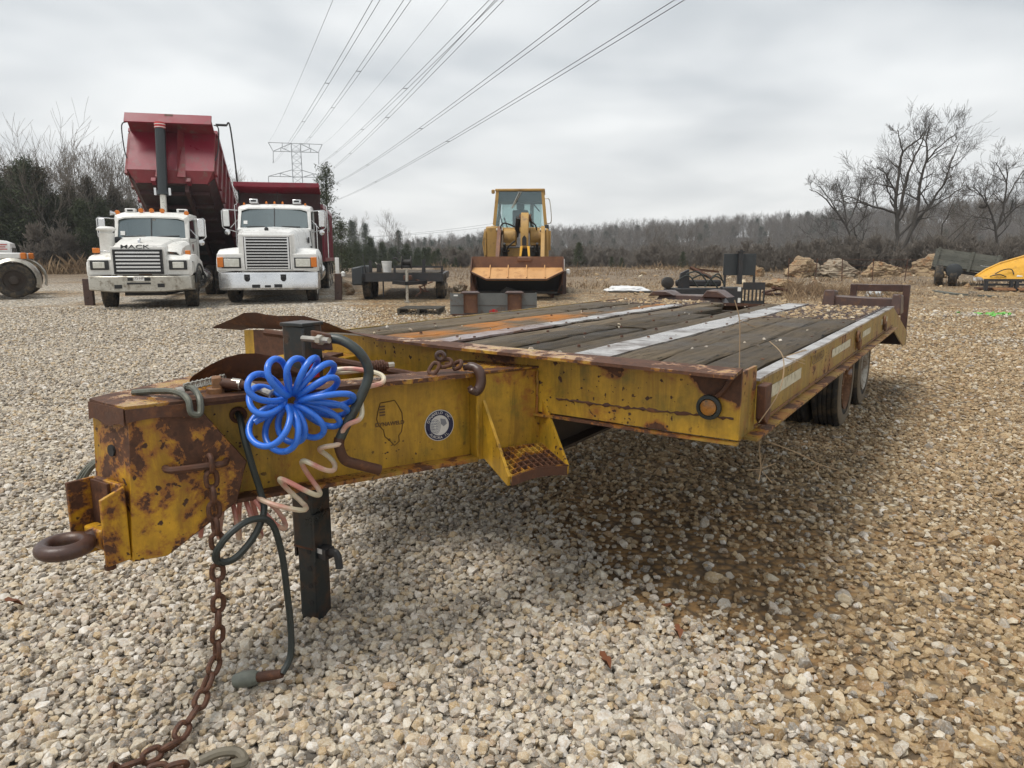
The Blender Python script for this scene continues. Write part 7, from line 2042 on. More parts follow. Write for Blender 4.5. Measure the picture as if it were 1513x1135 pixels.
# ------------------------------------------------------------------ dark hydraulic attachment with grey pads, behind the yellow trailer
def grapple():
    g = gx(1050, 12.4)
    T = thing('hydraulic_attachment', 'dark skid steer attachment with two charcoal pads and hoses standing behind the deck', 'attachment', g, R(-4))
    k = 12.4 * 0.97 / 1049 * 1.0
    def X(u): return (u - 1050) * k
    def Z(v): return EYE + (380 - v) * k - g.z
    D = M['dark']
    for (u0, u1) in ((1069, 1091), (1095, 1117)):
        b = MB(); b.prism([(X(u0), 0.0, Z(407)), (X(u1), 0.03, Z(407)), (X(u1), 0.03, Z(375)), (X(u0), 0.0, Z(375))], (0, 0.04, 0)); b.build('pad', M['charcoal'], T, bevel=0.006)
    b = MB(); b.bx(X(1090), X(1096), -0.06, 0.06, Z(420), Z(372)); b.build('mast', D, T, bevel=0.006)
    b = MB(); b.bx(X(1088), X(1098), -0.07, 0.07, Z(373), Z(371)); b.bx(X(1091), X(1095), -0.05, 0.0, Z(372), Z(369)); b.build('mast_cap', D, T)
    for u in (1072, 1115):
        b = MB(); b.bx(X(u) - 0.015, X(u) + 0.015, 0.0, 0.05, Z(425), Z(407)); b.build('pad_stem', D, T)
    # pierced plate
    b = MB()
    for i in range(6):
        u = 1100 + i * 5.6; b.bx(X(u) - 0.012, X(u) + 0.012, -0.12, -0.09, Z(447), Z(428))
    b.bx(X(1097), X(1129), -0.12, -0.09, Z(428), Z(417)); b.bx(X(1097), X(1129), -0.12, -0.09, Z(450), Z(444)); b.build('pierced_plate', D, T)
    b = MB(); b.bx(X(1066), X(1096), -0.16, 0.1, Z(452), Z(424)); b.build('gear_case', D, T, bevel=0.02)
    b = MB(); b.bx(X(1088), X(1093), -0.163, -0.159, Z(430), Z(424)); b.bx(X(1089), X(1093), -0.163, -0.159, Z(447), Z(440)); b.build('label', M['white_plain'], T)
    b = MB(); b.bx(X(984), X(1070), -0.1, 0.2, Z(455), Z(426)); b.build('base_frame', D, T, bevel=0.02)
    b = MB(); b.lathe([(0.05, -0.1), (0.10, -0.08), (0.10, 0.08), (0.05, 0.1)], (X(986), -0.05, Z(418)), 'y', 16); b.build('motor', M['cat_dark'], T)
    b = MB(); b.prism([(X(1003), 0, Z(426)), (X(1006), 0, Z(404)), (X(1018), 0, Z(398)), (X(1020), 0, Z(426))], (0, 0.1, 0)); b.build('bracket', D, T)
    b = MB(); b.bx(X(1000), X(1068), 0.05, 0.16, Z(424), Z(414)); b.build('cylinder_bank', D, T, bevel=0.03)
    for i, (ua, va, ub, vb, up) in enumerate(((1000, 415, 1030, 424, 8), (1012, 405, 1048, 423, 3), (1040, 424, 1068, 416, 8), (1020, 412, 1060, 426, 6), (1050, 410, 1070, 424, 5))):
        b = MB(); b.tube(bez([(X(ua), -0.12, Z(va)), (X((ua + ub) / 2), -0.15, Z(min(va, vb) - up)), (X(ub), -0.12, Z(vb))], 6), 0.013, 6); b.build('hydraulic_hose', M['cable'], T)
    b = MB(); b.hexa([(X(1028), 0.3, Z(400)), (X(1068), 0.3, Z(404)), (X(1068), 0.4, Z(404)), (X(1028), 0.4, Z(400)), (X(1028), 0.3, Z(396)), (X(1068), 0.3, Z(401)), (X(1068), 0.4, Z(401)), (X(1028), 0.4, Z(396))])
    b.build('loose_bar', M['rust'], T)
    b = MB(); b.tube([(X(1024), 0.3, Z(396)), (X(1056), 0.2, Z(412))], 0.035, 5); b.build('loose_bar', M['rust'], T)


grapple()


# ------------------------------------------------------------------ grey wooden trailer and yellow blade at the right
def wood_trailer():
    g = gx(1424, 24.5)
    T = thing('wooden_trailer', 'old grey board sided trailer tipped nose down in the brush at the right', 'trailer', g, R(-28))
    H = thing('box_body', None, None, (0, 0, 0.38)); H.parent = T; H.rotation_euler = (0, R(9), 0)
    for k in range(3):
        b = MB(); b.bx(-0.95, 0.95, -0.02, 0.02, 0.20 + 0.19 * k, 0.38 + 0.19 * k); b.build('side_board', M['bedwood'], H)
        b = MB(); b.bx(-0.95, 0.95, 1.18, 1.22, 0.20 + 0.19 * k, 0.38 + 0.19 * k); b.build('side_board', M['bedwood'], H)
        b = MB(); b.bx(0.93, 0.97, 0.02, 1.2, 0.20 + 0.19 * k, 0.38 + 0.19 * k); b.build('end_board', M['bedwood'], H)
    for x in (-0.9, 0.1, 0.85):
        b = MB(); b.bx(x - 0.04, x + 0.04, -0.06, -0.02, 0.12, 0.80); b.build('stake', M['bedwood'], H)
    b = MB(); b.bx(-0.95, 0.95, 0.0, 1.2, 0.14, 0.20); b.build('bed_floor', M['pallet'], H)
    b = MB(); b.bx(-0.95, 1.7, 0.1, 0.16, 0.02, 0.13); b.bx(-0.95, 1.7, 1.04, 1.1, 0.02, 0.13); b.build('chassis_rail', M['dark'], H)
    wheel(T, -0.62, -0.25, 0.36, 0.22, 1, M['tyre']); wheel(T, -0.20, -0.18, 0.30, 0.22, 1, M['tyre'])
    b = MB(); b.lathe([(0.20, -0.02), (0.24, 0.0), (0.24, 0.5), (0.20, 0.52)], (-0.30, -0.42, 0.52), 'y', 20); b.build('drum', M['charcoal'], T)


wood_trailer()


def yellow_blade():
    g = gx(1490, 22.5)
    T = thing('plough_blade', 'bright yellow curved steel blade with a white stripe resting on dark trestles', 'blade', g, R(-10))
    Yb = M['yellow_blade']
    # folded sheet: top flange, sloping face, kicked lower lip
    st = ((-0.78, 0.44, 0.34), (-0.52, 0.64, 0.33), (-0.10, 0.86, 0.34), (0.42, 1.03, 0.36), (0.56, 1.08, 0.36), (0.60, 1.02, 0.36), (1.7, 0.93, 0.36))
    b = MB(); rows = [[(x, 0.42, za - 0.06), (x, 0.36, za), (x + 0.02, 0.29, za - 0.015), (x + 0.05, 0.06, za * 0.62 + zb * 0.38), (x + 0.06, -0.06, za * 0.3 + zb * 0.7), (x + 0.04, -0.14, zb)] for x, za, zb in st]
    b.sheet(rows, (0, 0.02, 0.02)); bl = b.build('blade', Yb, T, smooth=0)
    b = MB(); rows = [[(x, 0.27, za + 0.012), (x, 0.37, za + 0.022)] for x, za, zb in st]
    b.sheet(rows, (0, 0, -0.05)); b.build('blade_rim', Yb, bl, smooth=0)
    for x, za in ((-0.30, 0.75), (0.15, 0.94), (0.60, 1.0), (1.1, 0.97)):
        b = MB(); b.hexa([(x - 0.02, 0.24, za - 0.06), (x + 0.02, 0.24, za - 0.06), (x + 0.05, -0.12, 0.38), (x + 0.01, -0.12, 0.38), (x - 0.02, 0.28, za - 0.02), (x + 0.02, 0.28, za - 0.02), (x + 0.05, -0.09, 0.42), (x + 0.01, -0.09, 0.42)]); b.build('blade_rib', Yb, bl, smooth=0)
    b = MB(); b.hexa([(0.20, -0.11, 0.44), (0.36, -0.11, 0.44), (0.36, -0.08, 0.44), (0.20, -0.08, 0.44), (0.44, 0.10, 0.74), (0.58, 0.10, 0.74), (0.58, 0.13, 0.74), (0.44, 0.13, 0.74)]); b.build('white_stripe', M['white_plain'], bl)
    for pts in (((-0.40, -0.08, 0.52), (-0.20, -0.10, 0.64), (0.05, -0.06, 0.66), (0.12, -0.10, 0.50)), ((-0.55, -0.10, 0.44), (-0.3, -0.12, 0.50), (-0.1, -0.12, 0.43)), ((0.5, -0.1, 0.5), (0.7, -0.12, 0.62), (0.95, -0.1, 0.55))):
        b = MB(); b.tube(bez(pts, 5), 0.016, 5); b.build('hose', M['cable'], bl)
    b = MB(); b.bx(-0.82, 1.7, -0.42, -0.34, 0.30, 0.37); fr = b.build('trestle_beam', M['dark'], T)
    b = MB(); b.bx(-0.82, 1.7, -0.20, -0.12, 0.16, 0.22); b.build('trestle_beam', M['dark'], fr)
    for x in (-0.76, -0.05, 0.10, 0.85, 1.5):
        b = MB(); b.bx(x - 0.045, x + 0.045, -0.43, -0.33, 0.0, 0.36 if x != 0.10 else 0.30); b.build('trestle_leg', M['dark'], fr)
    b = MB(); b.tube(bez([(0.9, -0.5, 0.1), (1.05, -0.52, 0.42), (1.3, -0.5, 0.48), (1.5, -0.5, 0.12)], 5), 0.035, 6); b.build('tank_hoop', M['dark'], T)
    b = MB(); b.lathe([(0.10, 0), (0.17, 0.03), (0.17, 0.30), (0.10, 0.33)], (1.15, -0.5, 0.02), 'z', 16); b.build('oil_drum', M['cat_dark'], T)
    b = MB(); b.bx(-0.8, 1.5, -0.30, 0.3, 0.04, 0.09); b.build('lower_plate', M['rust'], T)
    for k, (x0, x1) in enumerate(((-0.6, 0.0), (0.1, 0.7))):
        o = MB(); o.hexa([(x0, -0.62, 0.02), (x1, -0.62, 0.02), (x1, -0.45, 0.08), (x0, -0.45, 0.08), (x0, -0.62, 0.05), (x1, -0.62, 0.05), (x1, -0.45, 0.11), (x0, -0.45, 0.11)]); o.build('loose_plate', M['rust_orange'], T)


yellow_blade()
lump('tarp_bundle', 'white tarpaulin bunched behind the grey wooden trailer', 'tarp', 1460, 27, 0.45, 0.3, 0.5, 'tarp', 12.0)
for lab, u0, v0_, u1, Y in (('long pale plank lying on the dirt below the yellow blade', 1400, 0, 1478, 20.5), ('short pale board on the ground left of the wooden trailer', 1385, 0, 1420, 21.3)):
    a, c = gx(u0, Y + 0.6), gx(u1, Y - 0.6)
    b = MB(); d = (c - a).normalized(); s_ = Vector((-d.y, d.x, 0)) * 0.09
    b.prism([a + s_, c + s_, c - s_, a - s_], (0, 0, 0.05)); o = b.build('loose_board', M['bedwood']); o.data.transform(Matrix.Translation(-a)); o.location = a
    tag(o, lab, 'board')
# dark scrap plates on the dirt behind the attachment
for i, (u, Y, w, lab) in enumerate(((1140, 15.8, 0.5, 'dark rusty scrap bars lying right of the attachment'), (1165, 20.5, 0.5, 'flat dark slabs of scrap below the leftmost boulder'))):
    g = gx(u, Y); b = MB(); rgx = random.Random(20 + i)
    t_ = thing('scrap_heap', lab, 'scrap', g)
    for k in range(4):
        b = MB(); b.box((rgx.uniform(-w, w), rgx.uniform(-.3, .3), 0.05 + 0.05 * k), (0.5, 0.14, 0.05), (rgx.uniform(-.2, .2), rgx.uniform(-.2, .2), rgx.uniform(-.5, .5))); b.build('scrap_bar', M['rust'], t_)
# ------------------------------------------------------------------ trees
def seg_mesh(name, segs, mat, parent=None, n=4):
    """segs: list of (p0, p1, r0, r1); tapered prisms in one mesh"""
    S = np.array([[*a, *b, r0, r1] for a, b, r0, r1 in segs], dtype=np.float64)
    p0, p1, r0, r1 = S[:, :3], S[:, 3:6], S[:, 6], S[:, 7]
    d = p1 - p0; d /= np.maximum(np.linalg.norm(d, axis=1, keepdims=True), 1e-9)
    ref = np.where(np.abs(d[:, 2:3]) < 0.9, np.array([[0, 0, 1.0]]), np.array([[1.0, 0, 0]]))
    u = np.cross(d, ref); u /= np.linalg.norm(u, axis=1, keepdims=True); w = np.cross(d, u)
    m = len(S); V = np.zeros((m, 2 * n, 3))
    for k in range(n):
        a = 2 * PI * k / n
        o = u * math.cos(a) + w * math.sin(a)
        V[:, k] = p0 + o * r0[:, None]; V[:, n + k] = p1 + o * r1[:, None]
    F = np.zeros((m, n, 4), dtype=np.int64); base = np.arange(m)[:, None] * 2 * n
    for k in range(n):
        k2 = (k + 1) % n
        F[:, k] = base + np.array([[k, k2, n + k2, n + k]])
    me = bpy.data.meshes.new(name)
    me.vertices.add(m * 2 * n); me.vertices.foreach_set('co', V.astype(np.float32).ravel())
    nf = m * n
    me.loops.add(nf * 4); me.loops.foreach_set('vertex_index', F.reshape(-1).astype(np.int32))
    me.polygons.add(nf); me.polygons.foreach_set('loop_start', (np.arange(nf) * 4).astype(np.int32))
    me.update(calc_edges=True); me.validate()
    me.shade_smooth(); me.materials.append(mat)
    o = bpy.data.objects.new(name, me); COL.objects.link(o)
    if parent is not None: o.parent = parent
    return o


def rvec(rg):
    while True:
        v = Vector((rg.uniform(-1, 1), rg.uniform(-1, 1), rg.uniform(-1, 1)))
        if 0.05 < v.length < 1: return v.normalized()


def grow(rg, p, d, L_, r, level, maxl, out, up=0.12, spread=0.75, wob=0.22, kids=(3, 5), shrink=0.62, minr=0.006):
    """a wandering limb with side limbs; out gets (p0, p1, r0, r1, level)"""
    ns = 5 if level < maxl else 3
    q = p.copy(); dd = d.copy(); step = L_ / ns; pts = [(q.copy(), dd.copy(), r)]
    for i in range(ns):
        dd = (dd + rvec(rg) * wob + Vector((0, 0, up))).normalized()
        q2 = q + dd * step
        ra = r * (1 - 0.62 * i / ns); rb = r * (1 - 0.62 * (i + 1) / ns)
        out.append((q, q2, max(minr, ra), max(minr * 0.8, rb), level))
        q = q2; pts.append((q.copy(), dd.copy(), rb))
    if level >= maxl: return
    nk = rg.randint(*kids)
    for i in range(nk + 1):
        k = 1.0 if i == nk else rg.uniform(0.28, 0.95)
        a = min(ns, max(1, int(k * ns + 0.5)))
        pp, pd, pr = pts[a]
        side = rvec(rg); side = (side - pd * side.dot(pd)).normalized()
        nd = (pd * (1.0 if i == nk else 0.65) + side * spread * rg.uniform(0.5, 1.15)).normalized()
        grow(rg, pp, nd, L_ * shrink * rg.uniform(0.75, 1.15), max(minr, pr * (0.85 if i == nk else 0.62)), level + 1, maxl, out, up, spread, wob, kids, shrink, minr)


def bare_tree(label, group, seed, h=7.0, r=0.13, maxl=4, name='bare_tree', spread=0.75, lean=0.0, bark='bark', twig='twig', minr=0.007, kids=(3, 5), trunk_k=0.42, up=0.14):
    rg = random.Random(seed)
    T = thing(name, label, 'tree', group=group)
    out = []
    grow(rg, Vector((0, 0, -0.15)), Vector((lean, rg.uniform(-.08, .08), 1)).normalized(), h * trunk_k, r, 0, maxl, out, up, spread, 0.16, kids, 0.66, minr)
    seg_mesh('trunk', [s[:4] for s in out if s[4] <= 1], M[bark], T, 6)
    seg_mesh('crown', [s[:4] for s in out if s[4] > 1], M[twig], T, 3)
    return T


def foliage_mesh(name, pts, sizes, rg_np, mat, parent, k=7, flat=0.7):
    """clumps of small leaf-like triangles around each point"""
    n = len(pts)
    c = np.repeat(pts, k, axis=0) + rg_np.normal(0, 1, (n * k, 3)) * np.repeat(sizes, k)[:, None] * np.array([[1, 1, flat]])
    s = np.repeat(sizes, k) * rg_np.uniform(0.45, 1.0, n * k)
    a = rg_np.normal(0, 1, (n * k, 3)); a /= np.linalg.norm(a, axis=1, keepdims=True)
    b = rg_np.normal(0, 1, (n * k, 3)); b -= a * (a * b).sum(1, keepdims=True); b /= np.linalg.norm(b, axis=1, keepdims=True)
    V = np.stack([c - a * s[:, None] * 0.7 - b * s[:, None] * 0.22, c - a * s[:, None] * 0.7 + b * s[:, None] * 0.22, c + a * s[:, None] * 0.9], 1)
    m = n * k
    me = bpy.data.meshes.new(name)
    me.vertices.add(m * 3); me.vertices.foreach_set('co', V.astype(np.float32).ravel())
    me.loops.add(m * 3); me.loops.foreach_set('vertex_index', np.arange(m * 3, dtype=np.int32))
    me.polygons.add(m); me.polygons.foreach_set('loop_start', (np.arange(m) * 3).astype(np.int32))
    me.update(calc_edges=True); me.materials.append(mat)
    o = bpy.data.objects.new(name, me); COL.objects.link(o); o.parent = parent
    return o


def cedar(label, group, seed, h=6.0, w=1.6, n=420, mat='cedar', name='cedar_tree', cs=0.16, gaps=0.25, k=8, low=0.06):
    rg = np.random.default_rng(seed); rp = random.Random(seed)
    T = thing(name, label, 'tree', group=group)
    segs = [(Vector((0, 0, -0.1)), Vector((0.02, 0, h * 0.5)), 0.02 * h, 0.012 * h), (Vector((0.02, 0, h * 0.5)), Vector((0, 0.03, h * 0.97)), 0.012 * h, 0.003 * h)]
    pts = []; nb = int(n / 9)
    for i in range(nb):
        t_ = low + (1 - low) * (i + rp.random()) / nb
        rad = w * ((1 - t_) ** 0.72) * rp.uniform(0.45, 1.12) * min(1, 0.55 + t_ * 2.5) + 0.05
        a = rp.uniform(0, 2 * PI)
        base = Vector((0, 0, h * t_)); tip = base + Vector((rad * math.cos(a), rad * math.sin(a), rad * 0.35 + 0.10 * h * (0.2 + t_ * 0.3)))
        segs.append((base, tip, 0.010 + 0.0035 * h * (1 - t_), 0.005))
        if rp.random() < gaps: continue
        for j in range(9):
            q = base.lerp(tip, rp.uniform(0.30, 1.08))
            pts.append((q.x + rp.gauss(0, 0.09 * w), q.y + rp.gauss(0, 0.09 * w), q.z + rp.gauss(0, 0.05 * w)))
    for j in range(10): pts.append((rp.gauss(0, 0.05), rp.gauss(0, 0.05), h * rp.uniform(0.86, 1.0)))
    seg_mesh('trunk', segs, M['bark_dark'], T, 5)
    P = np.array(pts); foliage_mesh('crown', P, cs * (0.7 + 0.6 * rg.random(len(P))), rg, M[mat], T, k)
    return T


def put(T, u, Y, s=1.0, rz=0.0, z=None):
    g = gx(u, Y)
    T.location = (g.x, Y, g.z if z is None else z); T.scale = (s, s, s); T.rotation_euler = (0, 0, rz)
    return T


def mesh_top(o):
    a = np.empty(len(o.data.vertices) * 3, dtype=np.float32); o.data.vertices.foreach_get('co', a)
    return float(a[2::3].max())


def true_h(T):
    return max(mesh_top(ch) for ch in T.children)


# --- the wood behind the trucks on the left
rgw = random.Random(12)


def top_at(T, u, v, Y):
    """stand a tree on the ground at distance Y, sized so that its tip shows at row v"""
    g = gx(u, Y); top = px(u, v, Y).z
    s = max(0.15, (top - g.z) / true_h(T))
    T.location = (g.x, Y, g.z); T.scale = (s, s, s); T.rotation_euler = (0, 0, rgw.uniform(0, 6.3))
    return T


GW = 'bare trees in the wood behind the trucks'
GC = 'dark cedars in the wood behind the trucks'
protoB = [bare_tree('x', GW, 100 + i, h=8.4, r=0.10, maxl=4, minr=0.0085, spread=0.62, bark='bark', kids=(3, 4)) for i in range(4)]
protoC = [cedar('x', GC, 200 + i, h=6.6, w=1.9, n=900, cs=0.17, gaps=0.12, mat='cedar' if i % 2 else 'cedar_brown') for i in range(4)]
for i, (u, v, Y, lab) in enumerate((
        (-14, 205, 37, 'bare tree at the very left edge above the truck nose'), (16, 218, 35, 'thin bare tree next in from the left edge'), (34, 212, 41, 'bare tree rising above the dark cedar at the left'),
        (62, 206, 38, 'tall bare tree with upright twigs left of the gap in the wood'), (88, 214, 40, 'bare tree in the dip of the left skyline'), (112, 204, 37, 'bare tree just left of the pair with long pale limbs'),
        (134, 202, 42, 'pale bare tree with long rising limbs left of the raised bed'), (150, 199, 36, 'tallest bare tree between left skyline and raised red bed'), (168, 206, 40, 'bare tree with spreading fine twigs next to the raised bed'),
        (184, 222, 37, 'lower bare tree right against the raised red bed'), (340, 226, 46, 'bare tree showing between raised bed and pylon'), (356, 244, 43, 'small bare tree just left of the pylon'), (372, 262, 47, 'lowest bare tree above the right truck roof'))):
    T = protoB[i] if i < 4 else copy_tree(protoB[i % 4])
    T['label'] = lab; top_at(T, u, v, Y)
for i, (u, v, Y, lab) in enumerate((
        (-22, 236, 36, 'dark cedar cut by the left picture edge'), (8, 250, 36.5, 'dark cedar straight above the white truck nose'), (30, 238, 39, 'broad dark cedar forming the left shoulder of the wood'), (52, 226, 37, 'tallest dark cedar of the left wood'),
        (72, 240, 37.5, 'dark cedar right of the tallest one'), (92, 282, 38, 'low dark cedar below the dip in the skyline'), (112, 268, 39, 'ragged cedar behind the leaning pale sapling'), (128, 290, 37, 'brownish cedar left of the air cleaner'),
        (142, 256, 40, 'dark cedar with open top left of the raised bed'), (158, 286, 38, 'low brownish cedar behind the air cleaner'), (176, 272, 40, 'dark cedar beside the raised bed front'), (194, 296, 41, 'low cedar behind the left tipper cab'))):
    T = protoC[i] if i < 4 else copy_tree(protoC[i % 4])
    T['label'] = lab; top_at(T, u, v, Y - 3.0)
# pale leaning trunks at the wood's edge
for i, (u, Y, s, ln, lab) in enumerate(((55, 34, 0.62, 0.02, 'thin straight pale trunk standing at the edge of the left wood'), (92, 33.5, 0.55, -0.28, 'thin pale sapling leaning left at the wood edge'), (104, 34, 0.60, 0.05, 'bare forked sapling in front of the cedars by the left tipper'), (86, 34.5, 0.5, -0.45, 'fallen looking pale sapling leaning far left among the brush'))):
    T = bare_tree(lab, None, 300 + i, h=7.5, r=0.075, maxl=3, minr=0.010, spread=0.55, lean=ln, trunk_k=0.75, name='sapling'); put(T, u, Y, s)
# the ragged evergreen behind the right truck
T = cedar('tall ragged dark evergreen rising behind the right white truck', None, 240, h=7.6, w=1.75, n=820, cs=0.15, gaps=0.22, mat='cedar', name='evergreen_tree', k=9, low=0.02); top_at(T, 487, 238, 31)
T = cedar('dark evergreen close behind the red bed of the right truck', None, 243, h=4.2, w=1.6, n=420, cs=0.15, gaps=0.15, name='evergreen_tree'); top_at(T, 506, 318, 30)

# --- conifers in the dip behind the black trailer, and single ones further right
GV = 'grey green conifers in the dip behind the black trailer'
protoV = [cedar('grey green conifer in the dip behind the black trailer', GV, 260 + i, h=7.2, w=2.1, n=620, cs=0.24, gaps=0.1, name='conifer') for i in range(3)]
for i, (u, v, Y, lab) in enumerate((
        (528, 353, 58, 'grey green conifer nearest the right truck in the dip'), (549, 347, 60, 'tallest pointed conifer in the dip behind the black trailer'), (565, 356, 57, 'conifer right of the tallest pointed one'),
        (584, 362, 62, 'middle conifer of the row above the white pail'), (602, 358, 57, 'pointed conifer above the black trailer winch'), (618, 364, 60, 'rounded conifer right of the winch'),
        (514, 374, 55, 'low conifer peeping out beside the red bed'), (634, 374, 58, 'conifer ending the dense row on its right'), (662, 388, 54, 'low bushy conifer left of the loader'), (692, 384, 60, 'low conifer just left of the loader cab'))):
    T = protoV[i] if i < 3 else copy_tree(protoV[i % 3]); T['label'] = lab; top_at(T, u, v, Y)
for i, (u, v, Y, lab) in enumerate(((642, 370, 44, 'small dark cedar right of the black trailer stakes'), (803, 346, 50, 'thin ragged conifer just right of the loader cab'), (855, 356, 42, 'pointed dark green cedar right of the loader bucket'), (903, 378, 40, 'pair of small dense green cedars beyond the white tarpaulin'), (918, 383, 41, 'small round green cedar right of the pointed ones'), (1008, 371, 40, 'lone small cedar behind the dark attachment'), (1498, 360, 46, 'dark cedar at the right edge above the yellow blade'))):
    T = cedar(lab, None, 280 + i, h=4.0, w=1.6, n=700 if i != 1 else 200, cs=0.13, gaps=0.08 if i != 1 else 0.35, name='cedar_tree'); top_at(T, u, v, Y)


# --- big bare trees on the right, limbs following the photograph
def limb_tree(name, label, Y, limbs, seed, base_r, twig_len=1.5, depth=1.2, lv=3, minr=0.010, density=(3, 5)):
    """limbs: polylines of photo pixels with start radius (px); sub-limbs are grown along them"""
    rg = random.Random(seed)
    b0 = px(limbs[0][0][0][0], limbs[0][0][0][1], Y)
    T = thing(name, label, 'tree', (b0.x, b0.y, gh(b0.x, Y) - 0.2))
    org = Vector(T.location)
    main, out = [], []
    for pts, ra, rb in limbs:
        P = []
        dz = rg.uniform(-depth, depth)
        for i, (u, v) in enumerate(pts):
            P.append(px(u, v, Y + dz * i / len(pts) + rg.uniform(-.1, .1)) - org)
        if P[0].z < 0.6: P[0].z = 0.0
        if main: P[0] = min((m_[k_] for m_ in main for k_ in (0, 1)), key=lambda q_: (q_ - P[0]).length).copy()      # limbs spring from wood already there
        C = bez(P, 4)
        for i in range(1, len(C) - 1):
            C[i] += rvec(rg) * 0.035
        n = len(C) - 1
        for i in range(n):
            r0 = (ra + (rb - ra) * i / n) * Y / 1049; r1 = (ra + (rb - ra) * (i + 1) / n) * Y / 1049
            main.append((C[i], C[i + 1], r0 * 0.6, r1 * 0.6))
            k = i / n
            if k > 0.22 and rg.random() < 0.62:
                d_ = (C[i + 1] - C[i]).normalized()
                s_ = rvec(rg); s_ = (s_ - d_ * s_.dot(d_)).normalized()
                grow(rg, C[i], (d_ * 0.6 + s_).normalized(), 0.82 * twig_len * rg.uniform(0.5, 1.3) * (1.15 - 0.80 * k), max(minr, r0 * 0.45), 1, lv, out, 0.07, 0.62, 0.20, density, 0.76, minr)
    seg_mesh('trunk', main, M['bark_dark'], T, 6)
    seg_mesh('crown', [s[:4] for s in out], M['twig_dark'], T, 3)
    return T


limb_tree('bare_tree', 'largest bare black limbed tree standing behind the boulders', 38, [
    ([(1321, 398), (1324, 372), (1326, 330), (1322, 300), (1328, 258), (1334, 226), (1350, 212), (1364, 200)], 5.5, 1.2),
    ([(1326, 330), (1336, 280), (1344, 248), (1360, 216), (1369, 192)], 4.0, 0.9),
    ([(1334, 225), (1330, 206), (1326, 192)], 1.8, 0.7),
    ([(1321, 396), (1345, 345), (1356, 305), (1358, 275), (1368, 240), (1369, 210), (1374, 190)], 5.0, 1.0),
    ([(1368, 235), (1388, 216), (1414, 196)], 2.2, 0.8),
    ([(1345, 350), (1372, 305), (1392, 275), (1405, 240), (1417, 212)], 3.6, 0.9),
    ([(1330, 345), (1365, 315), (1395, 295), (1425, 275)], 3.0, 0.8),
    ([(1322, 390), (1300, 372), (1268, 355), (1262, 335)], 3.6, 1.2),
    ([(1268, 355), (1245, 360), (1230, 372), (1231, 382)], 2.0, 0.8),
    ([(1318, 318), (1296, 307), (1272, 300), (1245, 300)], 3.0, 1.0),
    ([(1272, 300), (1258, 292), (1240, 287)], 1.8, 0.8),
    ([(1322, 290), (1312, 262), (1296, 246)], 2.2, 0.8)], 5, 5, 1.55, lv=4, minr=0.0055, density=(2, 4))
limb_tree('bare_tree', 'smaller bare tree left of the largest one on the right', 46, [
    ([(1262, 395), (1254, 345), (1240, 318), (1215, 290), (1196, 280)], 3.2, 0.8),
    ([(1250, 338), (1247, 300), (1240, 272)], 2.2, 0.7), ([(1246, 325), (1226, 295), (1210, 275)], 2.0, 0.7), ([(1252, 335), (1266, 300), (1272, 275)], 2.0, 0.7), ([(1256, 350), (1275, 322), (1282, 300)], 1.8, 0.7)], 9, 4, 1.6, lv=4, minr=0.006, density=(2, 4))
limb_tree('bare_tree', 'bare tree with a dark nest in its fork at the right edge', 44, [
    ([(1474, 398), (1472, 350), (1466, 318), (1452, 292), (1436, 276)], 3.6, 0.9), ([(1470, 340), (1482, 310), (1487, 270), (1488, 240)], 3.0, 0.8), ([(1470, 335), (1500, 308), (1520, 300)], 2.6, 1.0),
    ([(1466, 318), (1456, 290), (1462, 262)], 2.2, 0.7), ([(1484, 300), (1500, 270), (1515, 250)], 2.0, 0.7), ([(1488, 262), (1478, 250), (1470, 240)], 1.6, 0.7)], 13, 4, 1.6, lv=4, minr=0.006, density=(2, 4))
g = px(1453, 304, 44)
bm = bmesh.new(); bmesh.ops.create_icosphere(bm, subdivisions=2, radius=0.24)
for vtx in bm.verts: vtx.co = Vector((vtx.co.x, vtx.co.y, vtx.co.z * 0.75)) * (1 + 0.4 * mnoise.noise(vtx.co * 9))
me = bpy.data.meshes.new('nest'); bm.to_mesh(me); bm.free(); me.materials.append(M['bark_dark'])
o = bpy.data.objects.new('nest', me); COL.objects.link(o); o.location = g; tag(o, 'dark round nest of twigs in the fork of the right bare tree', 'nest')
GR = 'bare trees standing behind the boulders on the right'
protoR = [bare_tree('x', GR, 400 + i, h=7.5, r=0.12, maxl=4, minr=0.012, spread=0.8, kids=(3, 4)) for i in range(3)]
for i, (u, v, Y, lab) in enumerate((
        (1386, 236, 47, 'bare tree behind and right of the largest bare tree'), (1348, 262, 50, 'bare tree showing through the largest one'), (1412, 270, 52, 'bare tree midway between the largest and the nest tree'),
        (1436, 300, 58, 'low bare tree left of the nest tree'), (1296, 318, 58, 'low bare tree in the gap left of the largest tree'), (1510, 278, 50, 'bare tree behind the nest tree at the right edge'),
        (965, 322, 66, 'left one of three pale bare trees above the dark attachment'), (982, 326, 64, 'middle one of three pale bare trees above the dark attachment'), (1003, 324, 68, 'right one of three pale bare trees above the dark attachment'), (775, 346, 70, 'faint bare tree close right of the loader cab'))):
    T = protoR[i] if i < 3 else copy_tree(protoR[i % 3]); T['label'] = lab; top_at(T, u, v, Y)


